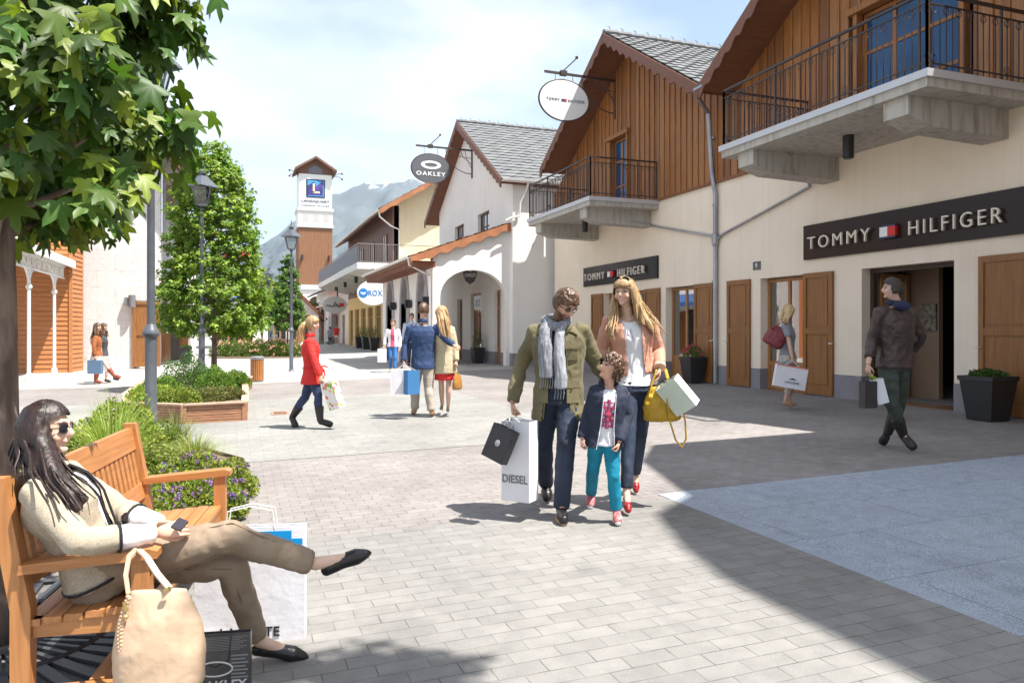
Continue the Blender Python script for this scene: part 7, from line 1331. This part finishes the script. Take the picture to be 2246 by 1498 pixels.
# ---------------- woman with burgundy bag by the shop window
J = dict(nk=(1725, 704, 12.4), hd=(1729, 684, 12.4), sA=(1724, 718, 12.26), sB=(1727, 716, 12.55), eA=(1731, 752, 12.2), wA=(1738, 786, 12.15), eB=(1732, 750, 12.6), wB=(1742, 775, 12.6), hA=(1726, 790, 12.3), hB=(1727, 790, 12.5), kA=(1736, 836, 12.3), aA=(1722, 880, 12.35), tA=(1738, 893, 12.35), kB=(1734, 838, 12.5), aB=(1730, 878, 12.55), tB=(1747, 890, 12.55))
bob = lambda f, M: [(180, [P(1716, 696, 12.4), P(1715, 704, 12.4)]), (110, [P(1722, 698, 12.28), P(1721, 708, 12.28)]), (80, [P(1727, 698, 12.27), P(1726, 706, 12.27)]), (-110, [P(1724, 698, 12.5), P(1724, 706, 12.5)])]
f, t, M = simple_folk('blonde woman in grey top and cream cropped trousers by the shop window', J, RT, RT * .95 + FW * .3, .98, True, mat('grey_blouse', (.20, .21, .24), .85, c2=(.25, .26, .29), scale=12), mat('cream_trousers', (.50, .42, .33), .85, c2=(.44, .37, .29), scale=5), TAN, SAND, bob, vox=.011, hem=-.16, flare=.25, sleeve='short', shoe_kind='flat', hs=.97, legend=.62, leginf=.03, topname='blouse', hairn=46, handd={'A': -UP}, amp=.009)
# ---------------- man in leather jacket
J = dict(nk=(1966, 664, 8.22), hd=(1957, 634, 8.2), sA=(1932, 684, 8.2), sB=(1999, 686, 8.32), eA=(1914, 744, 8.28), wA=(1904, 800, 8.12), eB=(2019, 742, 8.40), wB=(1992, 778, 8.52), hA=(1943, 800, 8.24), hB=(1980, 800, 8.3), kA=(1955, 884, 8.16), aA=(1980, 950, 8.25), tA=(2006, 986, 8.12), kB=(1972, 882, 8.45), aB=(1948, 946, 8.55), tB=(1934, 974, 8.65))
f, t, M = simple_folk('man in dark brown leather jacket and green trousers seen from behind by the shop door', J, FW * .85 - RT * .45, -RT * .92 + FW * .25, 1.0, False, LEATHER, mat('green_chinos', (.050, .062, .048), .85, c2=(.038, .048, .037), scale=6, bump=.004, bscale=14), mat('boot_dark', (.022, .016, .014), .45), DBR, vox=.009, hem=-.04, hs=.98, amp=.012, topinf=.03, shoe_kind='boot', lowhair=-.06, legname='trousers', sleeve_end=.72, legend=.80, handd={'A': -UP}, lr=(.094, .082, .064, .058, .05))
mb = MB(); c = f.J['nk']; mb.tube([c - f.f * .085 - UP * .035 + f.latS * a for a in (-.10, -.05, 0, .05, .10)], [.025, .045, .055, .045, .025], 12); mb.tube([c + f.latS * .09 - f.f * .04, c + f.latS * .075 + f.f * .04, c + f.f * .08 - UP * .02], [.03, .024, .015], 8); mb.tube([c - f.latS * .09 - f.f * .04, c - f.latS * .075 + f.f * .04, c + f.f * .08 - UP * .02], [.03, .024, .015], 8); cloth('hood', mb, mat('navy_hood', (.018, .022, .06), .85), t, .009, .006, 18)
mb = MB(); r_ = f.ring(-.05, .185, .135); mb.tube(r_ + [r_[0]], .024, 6, cap=False, flat=.5); mb.build('ribbed_hem', mat('ribbed_brown', (.05, .026, .022), .8), t)
# ============================================================ BAGS
PB_ = 'paper shopping bags carried by the walkers'
BAGW = mat('bag_white', (.74, .73, .76), .55, c2=(.69, .68, .72), scale=4, bump=.012, bscale=5); BAGK = mat('bag_black', (.022, .020, .024), .35, bump=.008, bscale=7); CORDK = mat('cord_black', (.02, .02, .02), .7)
hand = P(1120, 915, 5.70)
def diesel(t, q, W_, D_, h):
    m = MB(); add_text(m, 'DIESEL', q(.0, -D_ - .003, h * .28), (q(1, 0, 0) - q(0, 0, 0)), (q(0, 0, 1) - q(0, 0, 0)), width=.215, height=.062, depth=.003, off=.02); m.build('lettering', mat('letter_grey', (.18, .18, .19), .6), t)
paper_bag('tall white DIESEL paper bag held low by the man in the olive jacket', P(1140, 922, 5.62), RT * .88 - FW * .47, .235, .60, .15, BAGW, grip=hand, group=PB_, extra=diesel)
def apple(t, q, W_, D_, h):
    m = MB(); m.ell(q(0, -D_ - .001, h * .5), (.022, .004, .026), 10, Matrix((q(1, 0, 0) - q(0, 0, 0), q(0, 1, 0) - q(0, 0, 0), q(0, 0, 1) - q(0, 0, 0))).transposed()); m.build('emblem', mat('emblem_grey', (.3, .3, .31), .5), t)
paper_bag('small black paper bag with a grey emblem tilting in front of the DIESEL bag', P(1112, 938, 5.48), RT * .85 - FW * .5, .19, .255, .09, BAGK, grip=hand, up=UP * .93 + RT * .38, group=PB_, extra=apple, hm=CORDK)
h2 = P(1446, 838, 5.93); paper_bag('pale green and white paper bag tilting from the hand of the mother', P(1462, 838, 5.85), RT * .85 - FW * .5 , .20, .27, .10, mat('bag_pale_green', (.62, .70, .56), .6, c2=(.72, .76, .68), scale=2), grip=h2, up=(UP * .75 - RT * .62), group=PB_, hm=CORDK)
MUS = mat('mustard_leather', (.56, .33, .015), .5, c2=(.46, .26, .012), scale=6, bump=.002)
handbag('shoulder_bag', 'mustard yellow leather bag with hanging strap carried by the mother', P(1452, 886, 5.95), RT, .30, .27, .13, MUS, straps=[[P(1425, 860, 5.92), P(1438, 815, 5.95), P(1447, 795, 6.02), P(1460, 812, 6.0), P(1470, 850, 5.95)], [P(1461, 862, 5.86), P(1468, 920, 5.86), P(1482, 965, 5.86), P(1496, 980, 5.86), P(1505, 962, 5.86), P(1503, 925, 5.86), P(1494, 880, 5.9)]], r=.016, vox=.009, amp=.012)
# bags by the bench
def lac(t, q, W_, D_, h):
    m = MB(); m.box(0, 0, 0, 0, 0, 0); m = MB(); a = q(W_ * .35, -D_ - .003, h * .93); ux = q(1, 0, 0) - q(0, 0, 0); up = q(0, 0, 1) - q(0, 0, 0)
    for x0, x1, z0, z1 in ((-.02, .19, .90, .965), (.03, .24, .84, .895)): m.prism([q(x0, -D_ - .004, h * z0), q(x1, -D_ - .004, h * z0), q(x1, -D_ - .004, h * z1), q(x0, -D_ - .004, h * z1)], (q(0, .003, 0) - q(0, 0, 0))); 
    m.build('blue_stripes', mat('stripe_blue', (.0, .26, .60), .5), t)
gb_ = P(552, 722, 3.52); gb_.z = .545; paper_bag('large white LACOSTE carrier bag standing on the ground behind her legs', gb_, RT * .985 + FW * .12, .50, .54, .06, BAGW, text='LACOSTE', tsize=.27, tz=.09, extra=lac, group='carrier bags standing by the bench')
def oak(t, q, W_, D_, h):
    m = MB(); ux = q(1, 0, 0) - q(0, 0, 0); up = q(0, 0, 1) - q(0, 0, 0); add_text(m, 'OAKLEY', q(.02, -D_ - .003, h * .30), ux, up, width=.20, height=.035, depth=.003, off=.02); ring = [q(.0 + .065 * math.cos(a), -D_ - .003, h * .52 + .028 * math.sin(a)) for a in [i * math.pi / 10 for i in range(21)]]; m.tube(ring, .0035, 5, cap=False)
    m.build('lettering', mat('silver_print', (.55, .55, .55), .35), t); m = MB()
    for i in range(9): z = h * (.95 - i * .022); m.prism([q(-W_ * .9, -D_ - .002, z), q(W_ * (.9 - .1 * (i % 3)), -D_ - .002, z), q(W_ * (.9 - .1 * (i % 3)), -D_ - .002, z + .002), q(-W_ * .9, -D_ - .002, z + .002)], (q(0, .001, 0) - q(0, 0, 0)))
    for i in range(7): z = h * (.68 - i * .05); m.prism([q(W_ * .45, -D_ - .002, z), q(W_ * (.93 - .07 * (i % 2)), -D_ - .002, z), q(W_ * (.93 - .07 * (i % 2)), -D_ - .002, z + .006), q(W_ * .45, -D_ - .002, z + .006)], (q(0, .001, 0) - q(0, 0, 0)))
    m.build('print_lines', mat('print_pale', (.22, .22, .22), .5), t)
gb_ = P(474, 722, 2.92); gb_.z = .285; paper_bag('dark grey OAKLEY paper bag standing beside the cream handbag', gb_, RT * .985 + FW * .17, .265, .285, .03, mat('bag_dark_grey', (.045, .045, .047), .3, c2=(.07, .07, .072), scale=30), handle=-.12, group='carrier bags standing by the bench', extra=oak, hm=CORDK)
CRM = mat('cream_leather', (.56, .40, .275), .5, c2=(.50, .355, .24), scale=5, bump=.0015, bscale=50); c = P(350, 1402, 2.66)
hb2 = handbag('handbag', 'large cream leather handbag hanging from the near end of the armrest', c, RT * .95 + FW * .1, .32, .36, .15, CRM, straps=[[P(282, 1302, 2.66), P(276, 1262, 2.68), P(283, 1222, 2.72), P(300, 1205, 2.82), P(318, 1215, 2.88), P(330, 1240, 2.9)], [P(372, 1290, 2.64), P(345, 1258, 2.68), P(322, 1222, 2.72), P(306, 1206, 2.80)]], r=.014, tip=.66, vox=.0085, amp=.004)
bd_ = MB(); n = 40
for i in range(n): f_ = i / n; p = P(283 - 18 * math.sin(f_ * math.pi) - 4 * f_, 1308 + 170 * f_, 2.60); bd_.ell(p + RT * .004 * (i % 2 * 2 - 1), (.008, .006, .008), 6)
bd_.build('braided_edge', mat('braid_tan', (.55, .36, .23), .6), hb2); bu = MB(); bu.tube([P(274, 1318, 2.6), P(277, 1340, 2.6)], .009, 8); bu.ell(P(275, 1352, 2.6), .011, 8); bu.tube([P(362, 1296, 2.62), P(372, 1290, 2.62)], .008, 8); bu.build('brass_fittings', BRASS, hb2)
# woman in red: flowery bag
FL = bpy.data.materials.new('floral_plastic'); FL.use_nodes = True; t_ = FL.node_tree; b_ = t_.nodes['Principled BSDF']; vo = t_.nodes.new('ShaderNodeTexVoronoi'); vo.inputs['Scale'].default_value = 22; tc_ = t_.nodes.new('ShaderNodeTexCoord'); cr_ = t_.nodes.new('ShaderNodeValToRGB'); t_.links.new(tc_.outputs['Object'], vo.inputs[0]); sp_ = t_.nodes.new('ShaderNodeSeparateColor'); t_.links.new(vo.outputs['Color'], sp_.inputs[0]); t_.links.new(sp_.outputs[0], cr_.inputs[0])
cr_.color_ramp.interpolation = 'CONSTANT'; e = cr_.color_ramp.elements; e[0].color = (.75, .72, .70, 1); e[1].position = .42; e[1].color = (.75, .15, .12, 1)
for p_, c_ in ((.55, (.75, .72, .70, 1)), (.68, (.25, .45, .08, 1)), (.78, (.8, .5, .08, 1)), (.88, (.8, .4, .4, 1))): x = e.new(p_); x.color = c_
t_.links.new(cr_.outputs[0], b_.inputs['Base Color'])
paper_bag('flower patterned plastic bag swinging behind the woman in red', P(722, 838, 10.75), RT * .8 - FW * .5, .22, .40, .12, FL, grip=P(704, 834, 10.68), up=UP * .95 - RT * .3, group=PB_)
g_ = P(885, 800, 11.9)
paper_bag('white paper bag with orange rim carried by the man in the blue blazer', P(878, 812, 11.9), RT, .30, .38, .12, BAGW, grip=g_, group=PB_)
paper_bag('blue paper bag carried with the white one by the blazer man', P(903, 812, 11.8), RT * .7 + FW * .7, .24, .38, .11, mat('bag_blue', (.04, .16, .36), .5), grip=g_, group=PB_)
handbag('handbag', 'brown leather handbag in the hand of the woman in the trench coat', P(1003, 837, 12.0), RT * .5 + FW, .24, .26, .11, mat('brown_bag_leather', (.33, .15, .03), .5), straps=[[P(998, 824, 12.0), P(1001, 800, 12.05), P(1007, 824, 12.0)]], vox=.012)
paper_bag('white plastic bag carried by the woman in pink', P(838, 765, 24.1), RT, .28, .44, .1, BAGW, grip=P(843, 760, 24.2), group=PB_)
BAGB = mat('bag_grey_blue', (.10, .17, .27), .5); paper_bag('grey blue paper bag carried by the woman in the rust jacket', P(209, 790, 19.6), RT, .36, .36, .12, BAGB, grip=P(209, 784, 19.65), group=PB_)
paper_bag('pale translucent bag between the two striding women', P(236, 785, 20.2), RT, .3, .36, .12, BAGW, grip=P(234, 782, 20.2), group=PB_)
def lac2(t, q, W_, D_, h):
    m = MB(); ux = q(1, 0, 0) - q(0, 0, 0); up = q(0, 0, 1) - q(0, 0, 0); s_ = 1; add_text(m, 'LACOSTE', q(.03, -D_ - .003, h * .26), ux, up, width=.22, height=.038, depth=.003, off=.015); m.tube([q(-.02, -D_ - .004, h * .40), q(.03, -D_ - .004, h * .43), q(.09, -D_ - .004, h * .40)], [.004, .014, .004], 6); m.build('lettering', BLACK, t); m = MB(); m.tube([q(-W_, -D_ - .002, h - .01), q(W_, -D_ - .002, h - .01)], .008, 5); m.build('orange_rim', mat('rim_orange', (.75, .13, .03), .6), t)
paper_bag('white LACOSTE bag with an orange rim carried past the shop window', P(1737, 803, 12.05), RT * .98 - FW * .1, .50, .36, .12, BAGW, grip=P(1738, 790, 12.12), up=UP * .98 - RT * .17 * -1, group=PB_, extra=lac2)
handbag('shoulder_bag', 'burgundy shoulder bag on the back of the woman in the grey top', P(1702, 738, 12.3), RT * .8 - FW * .3, .34, .34, .18, mat('burgundy_leather', (.18, .025, .03), .5), straps=[[P(1690, 720, 12.3), P(1716, 706, 12.25), P(1726, 714, 12.2)]], up=UP * .8 + RT * .5, vox=.012, amp=.015)
g_ = P(1903, 822, 8.1)
paper_bag('small black paper bag held by the man in the leather jacket', P(1904, 836, 8.05), RT * .9 + FW * .3, .165, .29, .09, BAGK, grip=g_, group=PB_, hm=CORDK)
paper_bag('narrow white paper bag with lime handles beside the black one', P(1921, 832, 8.1), RT * .95, .12, .27, .09, BAGW, grip=g_, up=UP * .95 - RT * .25, group=PB_, hm=mat('cord_lime', (.45, .6, .08), .6))
